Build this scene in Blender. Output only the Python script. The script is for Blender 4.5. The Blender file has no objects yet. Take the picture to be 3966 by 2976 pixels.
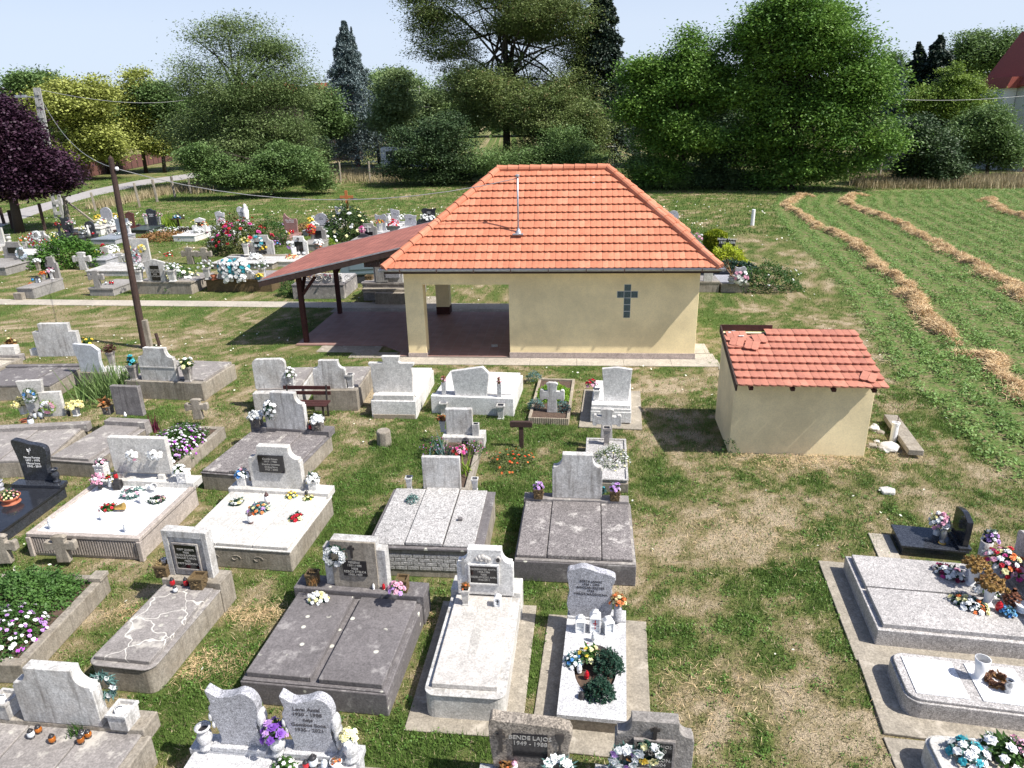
import bpy, bmesh, math, random
import numpy as np
from mathutils import Vector, Matrix
R = random.Random(7); NR = np.random.RandomState(11)
sc = bpy.context.scene
# ---------------------------------------------------------------- camera
F_PX, PITCH, ROLL, CAM_H = 2760.19, 0.3642, 0.0217, 6.9743
cd = bpy.data.cameras.new("camera"); cam = bpy.data.objects.new("camera", cd)
sc.collection.objects.link(cam); sc.camera = cam
cd.sensor_width = 36.0; cd.lens = 36.0 * F_PX / 3966.0; cd.clip_start = 0.1; cd.clip_end = 6000
cam.location = (0, 0, CAM_H)
_f = Vector((0, math.cos(PITCH), -math.sin(PITCH))); _u = Vector((0, math.sin(PITCH), math.cos(PITCH))); _r = Vector((1, 0, 0))
_r2 = _r * math.cos(ROLL) - _u * math.sin(ROLL); _u2 = _r * math.sin(ROLL) + _u * math.cos(ROLL)
cam.rotation_euler = Matrix((_r2, _u2, -_f)).transposed().to_euler()
sc.render.resolution_x = 1024; sc.render.resolution_y = 768
# ---------------------------------------------------------------- world, sun, exposure
SUN = Vector((0.7305, -0.3067, 1.0)).normalized()
w = bpy.data.worlds.new("World"); sc.world = w; w.use_nodes = True
nt = w.node_tree; nt.nodes.clear()
sky = nt.nodes.new('ShaderNodeTexSky'); sky.sky_type = 'NISHITA'; sky.sun_disc = False
sky.sun_elevation = math.asin(SUN.z); sky.sun_rotation = math.atan2(SUN.x, SUN.y)
sky.air_density = 0.6; sky.dust_density = 1.5; sky.ozone_density = 4.0
bg = nt.nodes.new('ShaderNodeBackground'); bg.inputs[1].default_value = 0.125
wo = nt.nodes.new('ShaderNodeOutputWorld')
hz = nt.nodes.new('ShaderNodeMix'); hz.data_type = 'RGBA'; hz.inputs[7].default_value = (4.05, 4.54, 5.28, 1)   # pale summer haze low over the horizon, clear blue above
tcw = nt.nodes.new('ShaderNodeTexCoord'); sep = nt.nodes.new('ShaderNodeSeparateXYZ'); mr = nt.nodes.new('ShaderNodeMapRange'); nt.links.new(tcw.outputs['Generated'], sep.inputs[0]); nt.links.new(sep.outputs[2], mr.inputs[0])
for k_, v_ in ((1, 0.10), (2, 0.45), (3, 0.8), (4, 0.0)): mr.inputs[k_].default_value = v_
nt.links.new(mr.outputs[0], hz.inputs[0])
nt.links.new(sky.outputs[0], hz.inputs[6]); nt.links.new(hz.outputs[2], bg.inputs[0]); nt.links.new(bg.outputs[0], wo.inputs[0])
sl = bpy.data.lights.new("sun", 'SUN'); sl.energy = 4.7; sl.angle = math.radians(0.5); sl.color = (1.0, 0.955, 0.88)
so = bpy.data.objects.new("sun", sl); sc.collection.objects.link(so)
so.rotation_euler = SUN.to_track_quat('Z', 'Y').to_euler(); so.location = (20, -10, 40)
sc.view_settings.view_transform = 'Standard'; sc.view_settings.look = 'None'
sc.view_settings.exposure = 0.62; sc.view_settings.gamma = 1
# ---------------------------------------------------------------- survey: measured photo points -> metres on a level plane
CR = {'A':(0,2100,1.895),'B':(900,1900,1.543),'C':(1800,1900,1.543),'D':(3100,1850,1.4746),'E':(0,1500,2.212),'F':(700,1500,2.212),'G':(1400,1600,2.0109),'H':(0,1200,2.0109),'I':(0,750,3.16),'J':(600,750,3.6867),'K':(1100,750,3.6867),'L':(900,1300,2.0109),'M':(1900,1300,2.212),'N':(2600,800,3.6867),'O':(2600,1200,2.212),'P':(3000,600,2.0745),'Q':(0,0,1.844),'R':(1000,0,1.844),'S':(2000,0,1.058),'T':(3000,0,1.1905),'U':(1000,600,1.19),'W':(1900,600,1.1895),'V':(0,0,0.55774),'Z':(0,0,1.0),'X':(600,2600,1.41),'Y':(1850,2750,1.41)}
def ray(c, x, y):
    a, b, s = CR[c]; X = a + x / s - 1983; Y = 1488 - (b + y / s)
    cr, sr = math.cos(ROLL), math.sin(ROLL); xi = cr * X + sr * Y; yi = -sr * X + cr * Y
    c_, s_ = math.cos(PITCH), math.sin(PITCH)
    return Vector((xi, F_PX * c_ + yi * s_, -F_PX * s_ + yi * c_))
def at(c, x, y, z=0.0):
    d = ray(c, x, y); t = (z - CAM_H) / d.z
    return Vector((d.x * t, d.y * t, z))
def up(c, x, y, base):          # height of the photo point standing above / below ground point `base`
    d = ray(c, x, y); t = math.hypot(base[0], base[1]) / math.hypot(d.x, d.y)
    return CAM_H + d.z * t
def on_plane(c, x, y, p, n):    # point of the ray on a vertical plane
    d = ray(c, x, y); t = (n[0] * p[0] + n[1] * p[1]) / (n[0] * d.x + n[1] * d.y)
    return Vector((d.x * t, d.y * t, CAM_H + d.z * t))
# ---------------------------------------------------------------- node materials
MATS = {}
def newmat(name):
    m = bpy.data.materials.new(name); m.use_nodes = True; n = m.node_tree; n.nodes.clear()
    o = n.nodes.new('ShaderNodeOutputMaterial'); p = n.nodes.new('ShaderNodeBsdfPrincipled')
    n.links.new(p.outputs[0], o.inputs[0]); MATS[name] = m
    return m, n, p, o
def c4(c): return (c[0], c[1], c[2], 1.0)
def coord(n, sc_=(1, 1, 1), rnd=True, kind='Object'):
    t = n.nodes.new('ShaderNodeTexCoord'); mp = n.nodes.new('ShaderNodeMapping'); mp.inputs['Scale'].default_value = sc_
    n.links.new(t.outputs[kind], mp.inputs[0])
    if rnd:
        oi = n.nodes.new('ShaderNodeObjectInfo'); mu = n.nodes.new('ShaderNodeMath'); mu.operation = 'MULTIPLY'; mu.inputs[1].default_value = 37.0
        n.links.new(oi.outputs['Random'], mu.inputs[0]); n.links.new(mu.outputs[0], mp.inputs['Location'])
    return mp.outputs[0]
def noise(n, vec, s, d=4, r=0.6):
    t = n.nodes.new('ShaderNodeTexNoise'); t.inputs['Scale'].default_value = s; t.inputs['Detail'].default_value = d; t.inputs['Roughness'].default_value = r
    n.links.new(vec, t.inputs['Vector']); return t.outputs[0]
def ramp(n, fac, stops):
    r = n.nodes.new('ShaderNodeValToRGB'); e = r.color_ramp.elements
    while len(e) < len(stops): e.new(0.5)
    for k, (p, c) in enumerate(stops):
        e[k].position = p; e[k].color = c4(c) if hasattr(c, '__len__') else (c, c, c, 1)
    n.links.new(fac, r.inputs[0]); return r.outputs[0]
def mix(n, fac, a, b, mode='MIX'):
    m = n.nodes.new('ShaderNodeMix'); m.data_type = 'RGBA'; m.blend_type = mode
    for sock, v in ((m.inputs[0], fac), (m.inputs[6], a), (m.inputs[7], b)):
        if hasattr(v, 'is_output') or hasattr(v, 'links'): n.links.new(v, sock)
        elif hasattr(v, '__len__'): sock.default_value = c4(v)
        else: sock.default_value = v
    return m.outputs[2]
def bump(n, p, h, st, dist=0.02):
    b = n.nodes.new('ShaderNodeBump'); b.inputs['Strength'].default_value = st; b.inputs['Distance'].default_value = dist
    n.links.new(h, b.inputs['Height']); n.links.new(b.outputs[0], p.inputs['Normal'])
def stone(name, base, dark, stain=0.5, speck=0.0, speck_s=90, lich=0.0, streak=0.0, rough=0.85, bmp=0.4, light=None, mid=0.6):
    m, n, p, o = newmat(name); v = coord(n)
    col = mix(n, ramp(n, noise(n, v, 2.6, 7, 0.68), [(0.5 - 0.22 * stain - .06, dark), (0.62 - 0.12 * stain, base)]), dark, base)
    g = ramp(n, noise(n, v, 1.1, 3), [(0.35, 0.86), (0.65, 1.08)]); col = mix(n, 1.0, col, g, 'MULTIPLY')
    col = mix(n, mid, col, ramp(n, noise(n, v, 11, 5, 0.75), [(0.32, 0.62), (0.68, 1.3)]), 'MULTIPLY')
    fine = noise(n, v, 38, 3, 0.7); col = mix(n, 0.8 if mid > .3 else .25, col, ramp(n, fine, [(0.3, 0.6), (0.7, 1.35)]), 'MULTIPLY')
    if streak:
        sv = coord(n, (9, 9, 0.8)); col = mix(n, ramp(n, noise(n, sv, 1.4, 4, 0.65), [(0.5, 0.0), (0.72, streak)]), col, tuple(x * 0.45 for x in dark))
    if light:
        col = mix(n, ramp(n, noise(n, v, 3.3, 5, 0.7), [(0.56, 0.0), (0.66, 0.8)]), col, light)
    if lich:
        vo = n.nodes.new('ShaderNodeTexVoronoi'); vo.inputs['Scale'].default_value = 4.6; n.links.new(v, vo.inputs['Vector'])
        s1 = ramp(n, vo.outputs[0], [(0.14, 1.0), (0.17, 0.0)]); s2 = ramp(n, noise(n, v, 2.2, 2), [(0.5, 0.0), (0.56, lich)])
        col = mix(n, mix(n, 1.0, s1, s2, 'MULTIPLY'), col, (0.56, 0.55, 0.47))
    if speck:
        vo = n.nodes.new('ShaderNodeTexVoronoi'); vo.inputs['Scale'].default_value = speck_s; n.links.new(v, vo.inputs['Vector'])
        col = mix(n, speck, col, ramp(n, vo.outputs['Color'], [(0.15, 0.25), (0.5, 0.85), (0.85, 1.5)]), 'MULTIPLY')
    n.links.new(col, p.inputs['Base Color']); p.inputs['Roughness'].default_value = rough
    bump(n, p, fine, bmp, 0.01)
    return m
def plain(name, col, rough=0.6, var=0.25, metal=0.0, sc_=12, trans=0.0, bmp=0.0, spec=None):
    m, n, p, o = newmat(name); v = coord(n)
    f = noise(n, v, sc_, 4)
    c = mix(n, 1.0, ramp(n, f, [(0.3, 1 - var), (0.7, 1 + var)]), col, 'MULTIPLY')
    n.links.new(c, p.inputs['Base Color']); p.inputs['Roughness'].default_value = rough; p.inputs['Metallic'].default_value = metal
    if spec is not None: p.inputs['Specular IOR Level'].default_value = spec
    if trans: p.inputs['Transmission Weight'].default_value = trans
    if bmp: bump(n, p, f, bmp)
    return m
def leafmat(name, c1, c2, c3=None, s=0.5, trans=0.25, rough=0.55, fs=9):
    m, n, p, o = newmat(name)
    t = n.nodes.new('ShaderNodeTexCoord'); v = t.outputs['Object']
    a = noise(n, v, s, 3, 0.7); b = noise(n, v, fs, 2, 0.8)
    col = ramp(n, a, [(0.36, c1), (0.64, c2)])
    col = mix(n, 0.85, col, ramp(n, b, [(0.3, 0.55), (0.7, 1.5)]), 'MULTIPLY')
    if c3: col = mix(n, ramp(n, noise(n, v, fs * .6, 2, .7), [(0.62, 0.0), (0.68, 0.9)]), col, c3)
    n.links.new(col, p.inputs['Base Color']); p.inputs['Roughness'].default_value = rough; p.inputs['Specular IOR Level'].default_value = 0.3
    tr = n.nodes.new('ShaderNodeBsdfTranslucent'); n.links.new(col, tr.inputs[0]); mx = n.nodes.new('ShaderNodeMixShader'); mx.inputs[0].default_value = trans
    n.links.new(p.outputs[0], mx.inputs[1]); n.links.new(tr.outputs[0], mx.inputs[2]); n.links.new(mx.outputs[0], o.inputs[0])
    return m
# stones
CRK = None
CON = stone('weathered_concrete', (0.38, 0.355, 0.335), (0.20, 0.18, 0.17), 0.55, lich=0.5, light=(0.50, 0.47, 0.42))
COND = stone('dark_concrete', (0.225, 0.208, 0.212), (0.13, 0.118, 0.118), 0.5, lich=0.95, light=(0.32, 0.30, 0.29))
CONW = stone('whitewashed_concrete', (0.68, 0.68, 0.67), (0.33, 0.30, 0.265), 0.25, streak=0.7)
CONB = stone('buff_concrete', (0.48, 0.42, 0.33), (0.27, 0.225, 0.165), 0.5)
SIDE = stone('stained_render', (0.47, 0.435, 0.38), (0.20, 0.165, 0.12), 0.5, streak=0.6)
TERR = stone('pale_terrazzo', (0.52, 0.51, 0.50), (0.38, 0.36, 0.345), 0.3, speck=0.6, speck_s=60)
TERRD = stone('dark_terrazzo', (0.285, 0.262, 0.255), (0.19, 0.17, 0.165), 0.5, speck=0.6, speck_s=60, light=(0.48, 0.45, 0.42))
CONG = stone('grey_weathered_stone', (0.42, 0.41, 0.39), (0.22, 0.20, 0.185), 0.4, streak=0.5)
WHT = stone('white_stone', (0.74, 0.73, 0.71), (0.56, 0.54, 0.51), 0.2, bmp=0.15, rough=0.6)
WHTW = stone('weathered_white_stone', (0.66, 0.65, 0.62), (0.42, 0.39, 0.35), 0.4, bmp=0.3)
MARB = stone('cream_marble', (0.60, 0.57, 0.53), (0.47, 0.44, 0.41), 0.45, bmp=0.15, rough=0.5)
GRA = stone('grey_granite', (0.46, 0.46, 0.49), (0.39, 0.39, 0.42), 0.3, speck=0.75, speck_s=130, rough=0.45, bmp=0.05)
GRAL = stone('light_granite', (0.60, 0.595, 0.60), (0.52, 0.515, 0.52), 0.3, speck=0.45, speck_s=110, rough=0.4, bmp=0.05)
GRAB = stone('beige_granite', (0.50, 0.475, 0.455), (0.43, 0.405, 0.39), 0.3, speck=0.6, speck_s=90, rough=0.5, bmp=0.08)
BLK = stone('black_granite', (0.035, 0.038, 0.045), (0.025, 0.027, 0.033), 0.3, rough=0.14, bmp=0.0)
BLKS = stone('dark_blue_granite', (0.07, 0.077, 0.09), (0.04, 0.044, 0.055), 0.4, speck=0.5, speck_s=60, rough=0.2, bmp=0.0)
PINKG = stone('pink_granite', (0.42, 0.26, 0.235), (0.34, 0.2, 0.18), 0.3, speck=0.4, rough=0.3, bmp=0.05)
REDG = stone('red_granite', (0.16, 0.055, 0.05), (0.1, 0.035, 0.03), 0.3, rough=0.25, bmp=0.05)
APR = stone('apron_concrete', (0.40, 0.36, 0.295), (0.27, 0.235, 0.185), 0.5, light=(0.48, 0.43, 0.36))
APRL = stone('path_concrete', (0.52, 0.47, 0.40), (0.36, 0.32, 0.26), 0.35)
PLQ = plain('black_glass_plaque', (0.012, 0.012, 0.014), 0.12, 0.2)
WPLQ = plain('white_plaque', (0.7, 0.7, 0.68), 0.4, 0.1)
LETG = plain('grey_lettering', (0.32, 0.31, 0.29), 0.5, 0.1)
LETW = plain('pale_lettering', (0.75, 0.75, 0.75), 0.5, 0.1)
LETD = plain('dark_lettering', (0.06, 0.055, 0.06), 0.6, 0.1)
IRON = plain('dark_iron', (0.035, 0.03, 0.028), 0.5, 0.3)
WHP = plain('white_plastic', (0.8, 0.8, 0.8), 0.4, 0.06)
CHROME = plain('grey_metal', (0.45, 0.46, 0.48), 0.35, 0.15, 0.7)
GOLDM = plain('gold_metal', (0.55, 0.36, 0.1), 0.35, 0.15, 0.8)
LIDB = plain('dark_lid', (0.03, 0.028, 0.03), 0.4, 0.2)
GRED = plain('red_glass', (0.42, 0.012, 0.02), 0.12, 0.15)
GAMB = plain('amber_glass', (0.33, 0.10, 0.012), 0.12, 0.3)
GCLR = plain('clear_glass', (0.62, 0.65, 0.68), 0.1, 0.1)
GBLU = plain('blue_glass', (0.05, 0.25, 0.5), 0.12, 0.1)
SOILM = plain('planting_soil', (0.09, 0.058, 0.04), 0.95, 0.4, sc_=20, bmp=0.8)
TERRA = plain('terracotta_pot', (0.38, 0.12, 0.06), 0.7, 0.2)
GRAVW = stone('white_gravel', (0.86, 0.86, 0.86), (0.7, 0.7, 0.71), 0.3, speck=0.35, speck_s=70, bmp=1.0)
GRAVP = stone('pale_gravel', (0.62, 0.57, 0.48), (0.5, 0.44, 0.35), 0.3, speck=0.6, speck_s=45, bmp=1.0)
OCHRE = stone('ochre_planter', (0.25, 0.18, 0.075), (0.10, 0.065, 0.03), 0.5, bmp=0.8)
PLANT = stone('planter_concrete', (0.27, 0.25, 0.22), (0.12, 0.105, 0.095), 0.5, bmp=0.8)
# plants
LG = leafmat('leaf_green', (0.035, 0.085, 0.018), (0.07, 0.15, 0.03), s=6, fs=40)
LD = leafmat('leaf_dark', (0.012, 0.04, 0.022), (0.025, 0.07, 0.045), s=6, fs=50, trans=0.1)
LB = leafmat('leaf_bluegreen', (0.06, 0.13, 0.12), (0.12, 0.22, 0.20), s=6, fs=40, trans=0.1)
LL = leafmat('leaf_lime', (0.15, 0.26, 0.03), (0.30, 0.42, 0.05), s=6, fs=40)
LDRY = leafmat('dry_leaf', (0.16, 0.075, 0.025), (0.32, 0.18, 0.07), s=8, fs=40, trans=0.1)
def petal(nm, c): return plain('petal_' + nm, c, 0.6, 0.12, sc_=30)
PW = petal('white', (0.82, 0.83, 0.82)); PY = petal('yellow', (0.82, 0.62, 0.08)); PC = petal('cream', (0.8, 0.76, 0.42)); PP = petal('pink', (0.68, 0.36, 0.47))
PR = petal('red', (0.50, 0.012, 0.03)); PV = petal('violet', (0.16, 0.05, 0.34)); PL = petal('lilac', (0.50, 0.30, 0.62)); PM = petal('magenta', (0.50, 0.04, 0.22))
PB = petal('blue', (0.08, 0.28, 0.62)); PO = petal('orange', (0.75, 0.2, 0.05)); PT = petal('turquoise', (0.04, 0.35, 0.42)); PBW = petal('burgundy', (0.16, 0.01, 0.05))
BARK = stone('bark', (0.10, 0.075, 0.055), (0.045, 0.032, 0.025), 0.5, bmp=1.0)
BARKR = stone('red_bark', (0.15, 0.06, 0.045), (0.07, 0.03, 0.025), 0.5, bmp=1.0)
WOOD = stone('weathered_wood', (0.11, 0.065, 0.05), (0.05, 0.028, 0.022), 0.5, streak=0.5, bmp=0.8)
WOODR = stone('red_brown_wood', (0.105, 0.022, 0.018), (0.055, 0.014, 0.012), 0.4, streak=0.4, bmp=0.5)
# ---------------------------------------------------------------- objects
COL = sc.collection
def tag(o, label=None, cat=None, group=None, kind=None):
    if label: o['label'] = label
    if cat: o['category'] = cat
    if group: o['group'] = group
    if kind: o['kind'] = kind
    return o
def thing(name, label, cat, loc=(0, 0, 0), rz=0.0, group=None):
    o = bpy.data.objects.new(name, None); o.empty_display_size = 0.2; COL.objects.link(o)
    o.location = loc; o.rotation_euler = (0, 0, rz); return tag(o, label, cat, group)
class MB:
    def __init__(s): s.v = []; s.f = []; s.m = []; s.k = 0
    def add(s, vs, fs):
        b = len(s.v); s.v += [tuple(x) for x in vs]; s.f += [[b + i for i in f] for f in fs]; s.m += [s.k] * len(fs); return s
    def box(s, x0, x1, y0, y1, z0, z1):
        return s.add([(x0,y0,z0),(x1,y0,z0),(x1,y1,z0),(x0,y1,z0),(x0,y0,z1),(x1,y0,z1),(x1,y1,z1),(x0,y1,z1)],
              [(0,3,2,1),(4,5,6,7),(0,1,5,4),(1,2,6,5),(2,3,7,6),(3,0,4,7)])
    def beam(s, a, b, wd, hh=None, upv=(0, 0, 1)):
        a = Vector(a); b = Vector(b); d = (b - a).normalized(); hh = hh or wd; u = Vector(upv)
        if abs(d.dot(u)) > 0.95: u = Vector((1, 0, 0))
        sx = d.cross(u).normalized() * wd / 2; sy = sx.cross(d).normalized() * hh / 2
        vs = [p + i * sx + j * sy for p in (a, b) for i, j in ((-1,-1),(1,-1),(1,1),(-1,1))]
        return s.add(vs, [(0,1,2,3),(7,6,5,4),(0,4,5,1),(1,5,6,2),(2,6,7,3),(3,7,4,0)])
    def prism(s, pts, y0, y1):      # polygon in xz, extruded along y
        n = len(pts); a = sum(pts[i][0] * pts[(i+1) % n][1] - pts[(i+1) % n][0] * pts[i][1] for i in range(n))
        if a < 0: pts = pts[::-1]
        return s.add([(x, y0, z) for x, z in pts] + [(x, y1, z) for x, z in pts],
              [tuple(range(n)), tuple(range(2*n-1, n-1, -1))] + [(i, n+i, n+(i+1) % n, (i+1) % n) for i in range(n)])
    def prismz(s, pts, z0, z1, hole=None):
        n = len(pts); a = sum(pts[i][0] * pts[(i+1) % n][1] - pts[(i+1) % n][0] * pts[i][1] for i in range(n))
        if a < 0: pts = pts[::-1]
        return s.add([(x, y, z0) for x, y in pts] + [(x, y, z1) for x, y in pts],
              [tuple(range(n-1, -1, -1)), tuple(range(n, 2*n))] + [(i, (i+1) % n, n+(i+1) % n, n+i) for i in range(n)])
    def lathe(s, prof, n=12, c=(0, 0, 0), rot=0.0, sq=1.0):
        k = len(prof); vs = []; fs = []
        for r, z in prof:
            for i in range(n):
                t = rot + 2 * math.pi * i / n; vs.append((c[0] + r * math.cos(t), c[1] + sq * r * math.sin(t), c[2] + z))
        for j in range(k - 1):
            for i in range(n):
                fs.append((j*n+i, j*n+(i+1) % n, (j+1)*n+(i+1) % n, (j+1)*n+i))
        fs.append(tuple(range(n-1, -1, -1))); fs.append(tuple((k-1)*n+i for i in range(n)))
        return s.add(vs, fs)
    def tube(s, path, rad, n=6):
        path = [Vector(p) for p in path]; k = len(path); vs = []; fs = []
        if not hasattr(rad, '__len__'): rad = [rad] * k
        for j, p in enumerate(path):
            d = (path[min(j+1, k-1)] - path[max(j-1, 0)]).normalized(); u = Vector((0, 0, 1)) if abs(d.z) < 0.9 else Vector((1, 0, 0))
            a = d.cross(u).normalized(); b = a.cross(d)
            for i in range(n):
                t = 2 * math.pi * i / n; vs.append(p + rad[j] * (a * math.cos(t) + b * math.sin(t)))
        for j in range(k - 1):
            for i in range(n): fs.append((j*n+i, (j+1)*n+i, (j+1)*n+(i+1) % n, j*n+(i+1) % n))
        fs.append(tuple(range(n))); fs.append(tuple((k-1)*n+i for i in range(n-1, -1, -1)))
        return s.add(vs, fs)
    def build(s, name, mat, parent=None, bev=0.0, smooth=False, loc=None, label=None):
        me = bpy.data.meshes.new(name); me.from_pydata(s.v, [], s.f)
        mats = mat if isinstance(mat, (list, tuple)) else [mat]
        for m in mats: me.materials.append(m)
        if len(mats) > 1: me.polygons.foreach_set('material_index', [min(i, len(mats)-1) for i in s.m])
        if smooth: me.polygons.foreach_set('use_smooth', [True] * len(me.polygons))
        me.update(); o = bpy.data.objects.new(name, me); COL.objects.link(o)
        if parent: o.parent = parent
        if loc is not None: o.location = loc
        if bev:
            b = o.modifiers.new('bevel', 'BEVEL'); b.width = bev; b.segments = 2; b.limit_method = 'ANGLE'; b.angle_limit = math.radians(35)
        if label: o['label'] = label
        return o
def fast(name, V, nper, mat, parent=None, midx=None):
    V = np.ascontiguousarray(V, dtype=np.float32); N = len(V); nf = N // nper
    me = bpy.data.meshes.new(name); me.vertices.add(N); me.vertices.foreach_set('co', V.ravel())
    me.loops.add(N); me.loops.foreach_set('vertex_index', np.arange(N, dtype=np.int32))
    me.polygons.add(nf); me.polygons.foreach_set('loop_start', np.arange(0, N, nper, dtype=np.int32)); me.polygons.foreach_set('loop_total', np.full(nf, nper, dtype=np.int32))
    for m in (mat if isinstance(mat, (list, tuple)) else [mat]): me.materials.append(m)
    if midx is not None: me.polygons.foreach_set('material_index', midx.astype(np.int32))
    me.update(calc_edges=True); o = bpy.data.objects.new(name, me); COL.objects.link(o)
    if parent: o.parent = parent
    return o
def unit(a): return a / (np.linalg.norm(a, axis=1, keepdims=True) + 1e-9)
def leaves(C, size, wid, bias=0.6, dirs=None, hang=0.0, rs=NR):
    """diamond leaves: C (N,3) centres"""
    N = len(C); nrm = rs.normal(size=(N, 3)); nrm[:, 2] = np.abs(nrm[:, 2]) + bias; nrm = unit(nrm)
    d = rs.normal(size=(N, 3)) if dirs is None else dirs + 0.35 * rs.normal(size=(N, 3)); d[:, 2] -= hang
    d = unit(d - nrm * (d * nrm).sum(1, keepdims=True)); s = np.cross(nrm, d)
    L = size * rs.uniform(0.6, 1.3, (N, 1)); Wd = wid * rs.uniform(0.7, 1.3, (N, 1))
    q = np.stack([C - d * L / 2, C + s * Wd / 2, C + d * L / 2, C - s * Wd / 2], 1)
    return q.reshape(-1, 3)
def blades(P, h, wd, lean=0.5, rs=NR):
    N = len(P); a = rs.uniform(0, 2 * math.pi, N); b = rs.uniform(0, 2 * math.pi, N)
    H = h * rs.uniform(0.5, 1.3, N) if not hasattr(h, '__len__') else h
    s = np.stack([np.cos(a), np.sin(a), np.zeros(N)], 1) * (wd / 2 if not hasattr(wd, '__len__') else wd[:, None] / 2)
    t = np.stack([np.cos(b) * lean * H * rs.uniform(0, 1, N), np.sin(b) * lean * H * rs.uniform(0, 1, N), H], 1)
    return np.stack([P - s, P + s, P + t], 1).reshape(-1, 3)
# exclusion rectangles (no grass grows there) : cx, cy, hx, hy, rz
EXC = []
def excl(cx, cy, hx, hy, rz): EXC.append((cx, cy, hx, hy, rz))
def excluded(P):
    m = np.zeros(len(P), bool)
    for cx, cy, hx, hy, rz in EXC:
        c, s = math.cos(-rz), math.sin(-rz); dx, dy = P[:, 0] - cx, P[:, 1] - cy
        m |= (np.abs(dx * c - dy * s) < hx) & (np.abs(dx * s + dy * c) < hy)
    return m
# ================================================================ GROUND
def vnoise(x, y, s, seed):
    rs = np.random.RandomState(seed); T = rs.rand(64, 64)
    u = x * s; v = y * s; i = np.floor(u).astype(int); j = np.floor(v).astype(int); f = u - i; g = v - j
    f = f * f * (3 - 2 * f); g = g * g * (3 - 2 * g); i0, i1, j0, j1 = i % 64, (i + 1) % 64, j % 64, (j + 1) % 64
    return (T[i0, j0] * (1-f) + T[i1, j0] * f) * (1-g) + (T[i0, j1] * (1-f) + T[i1, j1] * f) * g
PATCH = []   # x, y, radius, amount (>0 barer)
for px, py, r, a in [ (750,930,.7,.5),(800,870,.7,.45),(730,1000,.6,.4),(1300,850,.7,.5),(1450,850,.8,.45),(1440,900,.6,.5),(1540,1090,1.1,.35),(1600,1180,1.0,.35),
        (1450,1200,.6,.4),(1500,1300,.6,.4),(1700,1400,.7,.3),(1750,1600,.6,.35),(1650,1500,.6,.25),(560,1290,.5,.5),(520,1400,.35,.5),(290,1330,.5,.5),(330,1560,.3,.5),(430,1560,.3,.3),(1000,880,.5,.2),
        (1060,1000,.5,.25),(1700,985,.7,.45),(1800,990,.5,.4),(1900,640,1.2,.3),(1720,560,2.5,.25),(1660,640,1.5,.25),(1850,720,1.2,.2),(600,880,.6,.35),(560,840,.5,.3),(100,620,2,.2),
        (480,870,.6,.35),(1560,1000,.5,.25),(1300,1270,.4,.5),(960,1250,.4,.5),(540,690,1.5,.1),(1540,800,.5,.3),(2120,1090,1,.25),(1990,1010,.8,.3),(820,1300,.3,.4),(1500,700,1,.15),
        (850,980,.8,-.4),(780,1050,.7,-.45),(1000,930,.7,-.3),(1150,930,.9,-.35),(1120,1060,.7,-.35),(420,1520,.55,-.8),(500,1430,.4,-.7),(350,1580,.4,-.7),(560,1380,.3,-.5),(640,1280,.3,-.5),
        (1400,1340,.45,-.5),(1380,1400,.45,-.4),(1400,1050,.6,-.45),(1430,1130,.5,-.3),(1150,1270,.25,-.6),(1160,1440,.25,-.8),(950,1600,.6,-.7),(850,1600,.5,-.6),(1290,1590,.4,-.6),(720,1130,.5,-.5),
        (600,790,1.2,-.35),(700,800,.8,-.3),(1450,800,.8,-.4),(1560,690,1.2,-.4),(1850,1300,.6,-.3),(1860,1400,.4,-.4),(1690,1250,.5,-.3),(1560,1400,.5,-.15),(1620,1600,.5,-.2),(1450,1450,.5,-.35),
        (250,720,2,.08),(440,630,2,-.3),(620,640,2,-.2),(1150,1130,.4,-.4),(2100,1150,.8,-.15),(1800,1050,.8,-.3),(1500,600,2,-.1),(650,1080,.4,-.4),(30,1200,.8,-.2),(230,1380,.3,-.4),(380,840,1,-.2),(80,870,1,-.3),(1640,1030,.6,-.2) ]:
    p = at('V', px, py); PATCH.append((p.x, p.y, r, a))
FLD = [(p.x, p.y) for p in (at('V', *q) for q in [(1690,425),(1665,450),(1700,500),(1760,560),(1830,640),(1880,720),(1950,820),(2040,900),(2130,985),(2212,1040)])]
def field_dist(x, y):     # >0 inside the alfalfa field (to the right of its edge)
    xs = np.interp(y, [q[1] for q in FLD][::-1], [q[0] for q in FLD][::-1])
    d = x - xs; far = FLD[0][1] + 3.0
    return np.minimum(d, far - y)
def dryness(x, y):
    n1 = vnoise(x, y, 0.55, 1); n2 = vnoise(x, y, 1.7, 2); n3 = vnoise(x, y, 4.5, 3)
    d = 0.42 + 0.40 * (n1 - .5) + 0.5 * (n2 - .5) + 0.6 * (n3 - .5) + 0.5 * (vnoise(x, y, 8.5, 4) - .5)
    for cx, cy, r, a in PATCH:
        d = d + (a * .62 if a > 0 else a * .8) * np.exp(-(((x - cx) ** 2 + (y - cy) ** 2) / (r * r)))
    return np.clip(d - 0.12 * np.clip((y - 22) / 20, 0, 1), 0, 1)
xs = np.concatenate([[-2500, -900, -400, -200, -110, -75], np.arange(-60, 60.1, 0.45), [75, 110, 200, 400, 900, 2500]])
xs = np.unique(np.concatenate([xs, np.arange(-12, 12, 0.15)])); ys = np.concatenate([[-60, -10, 0, 2], np.arange(3, 26, 0.16), np.arange(26, 120, 0.6), [130, 150, 200, 300, 500, 900, 1600, 3000]])
gx, gy = np.meshgrid(xs, ys); nx, ny = len(xs), len(ys)
dr = dryness(gx.ravel(), gy.ravel()); fd = field_dist(gx.ravel(), gy.ravel())
me = bpy.data.meshes.new('ground'); V = np.stack([gx.ravel(), gy.ravel(), np.zeros(gx.size)], 1)
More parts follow.
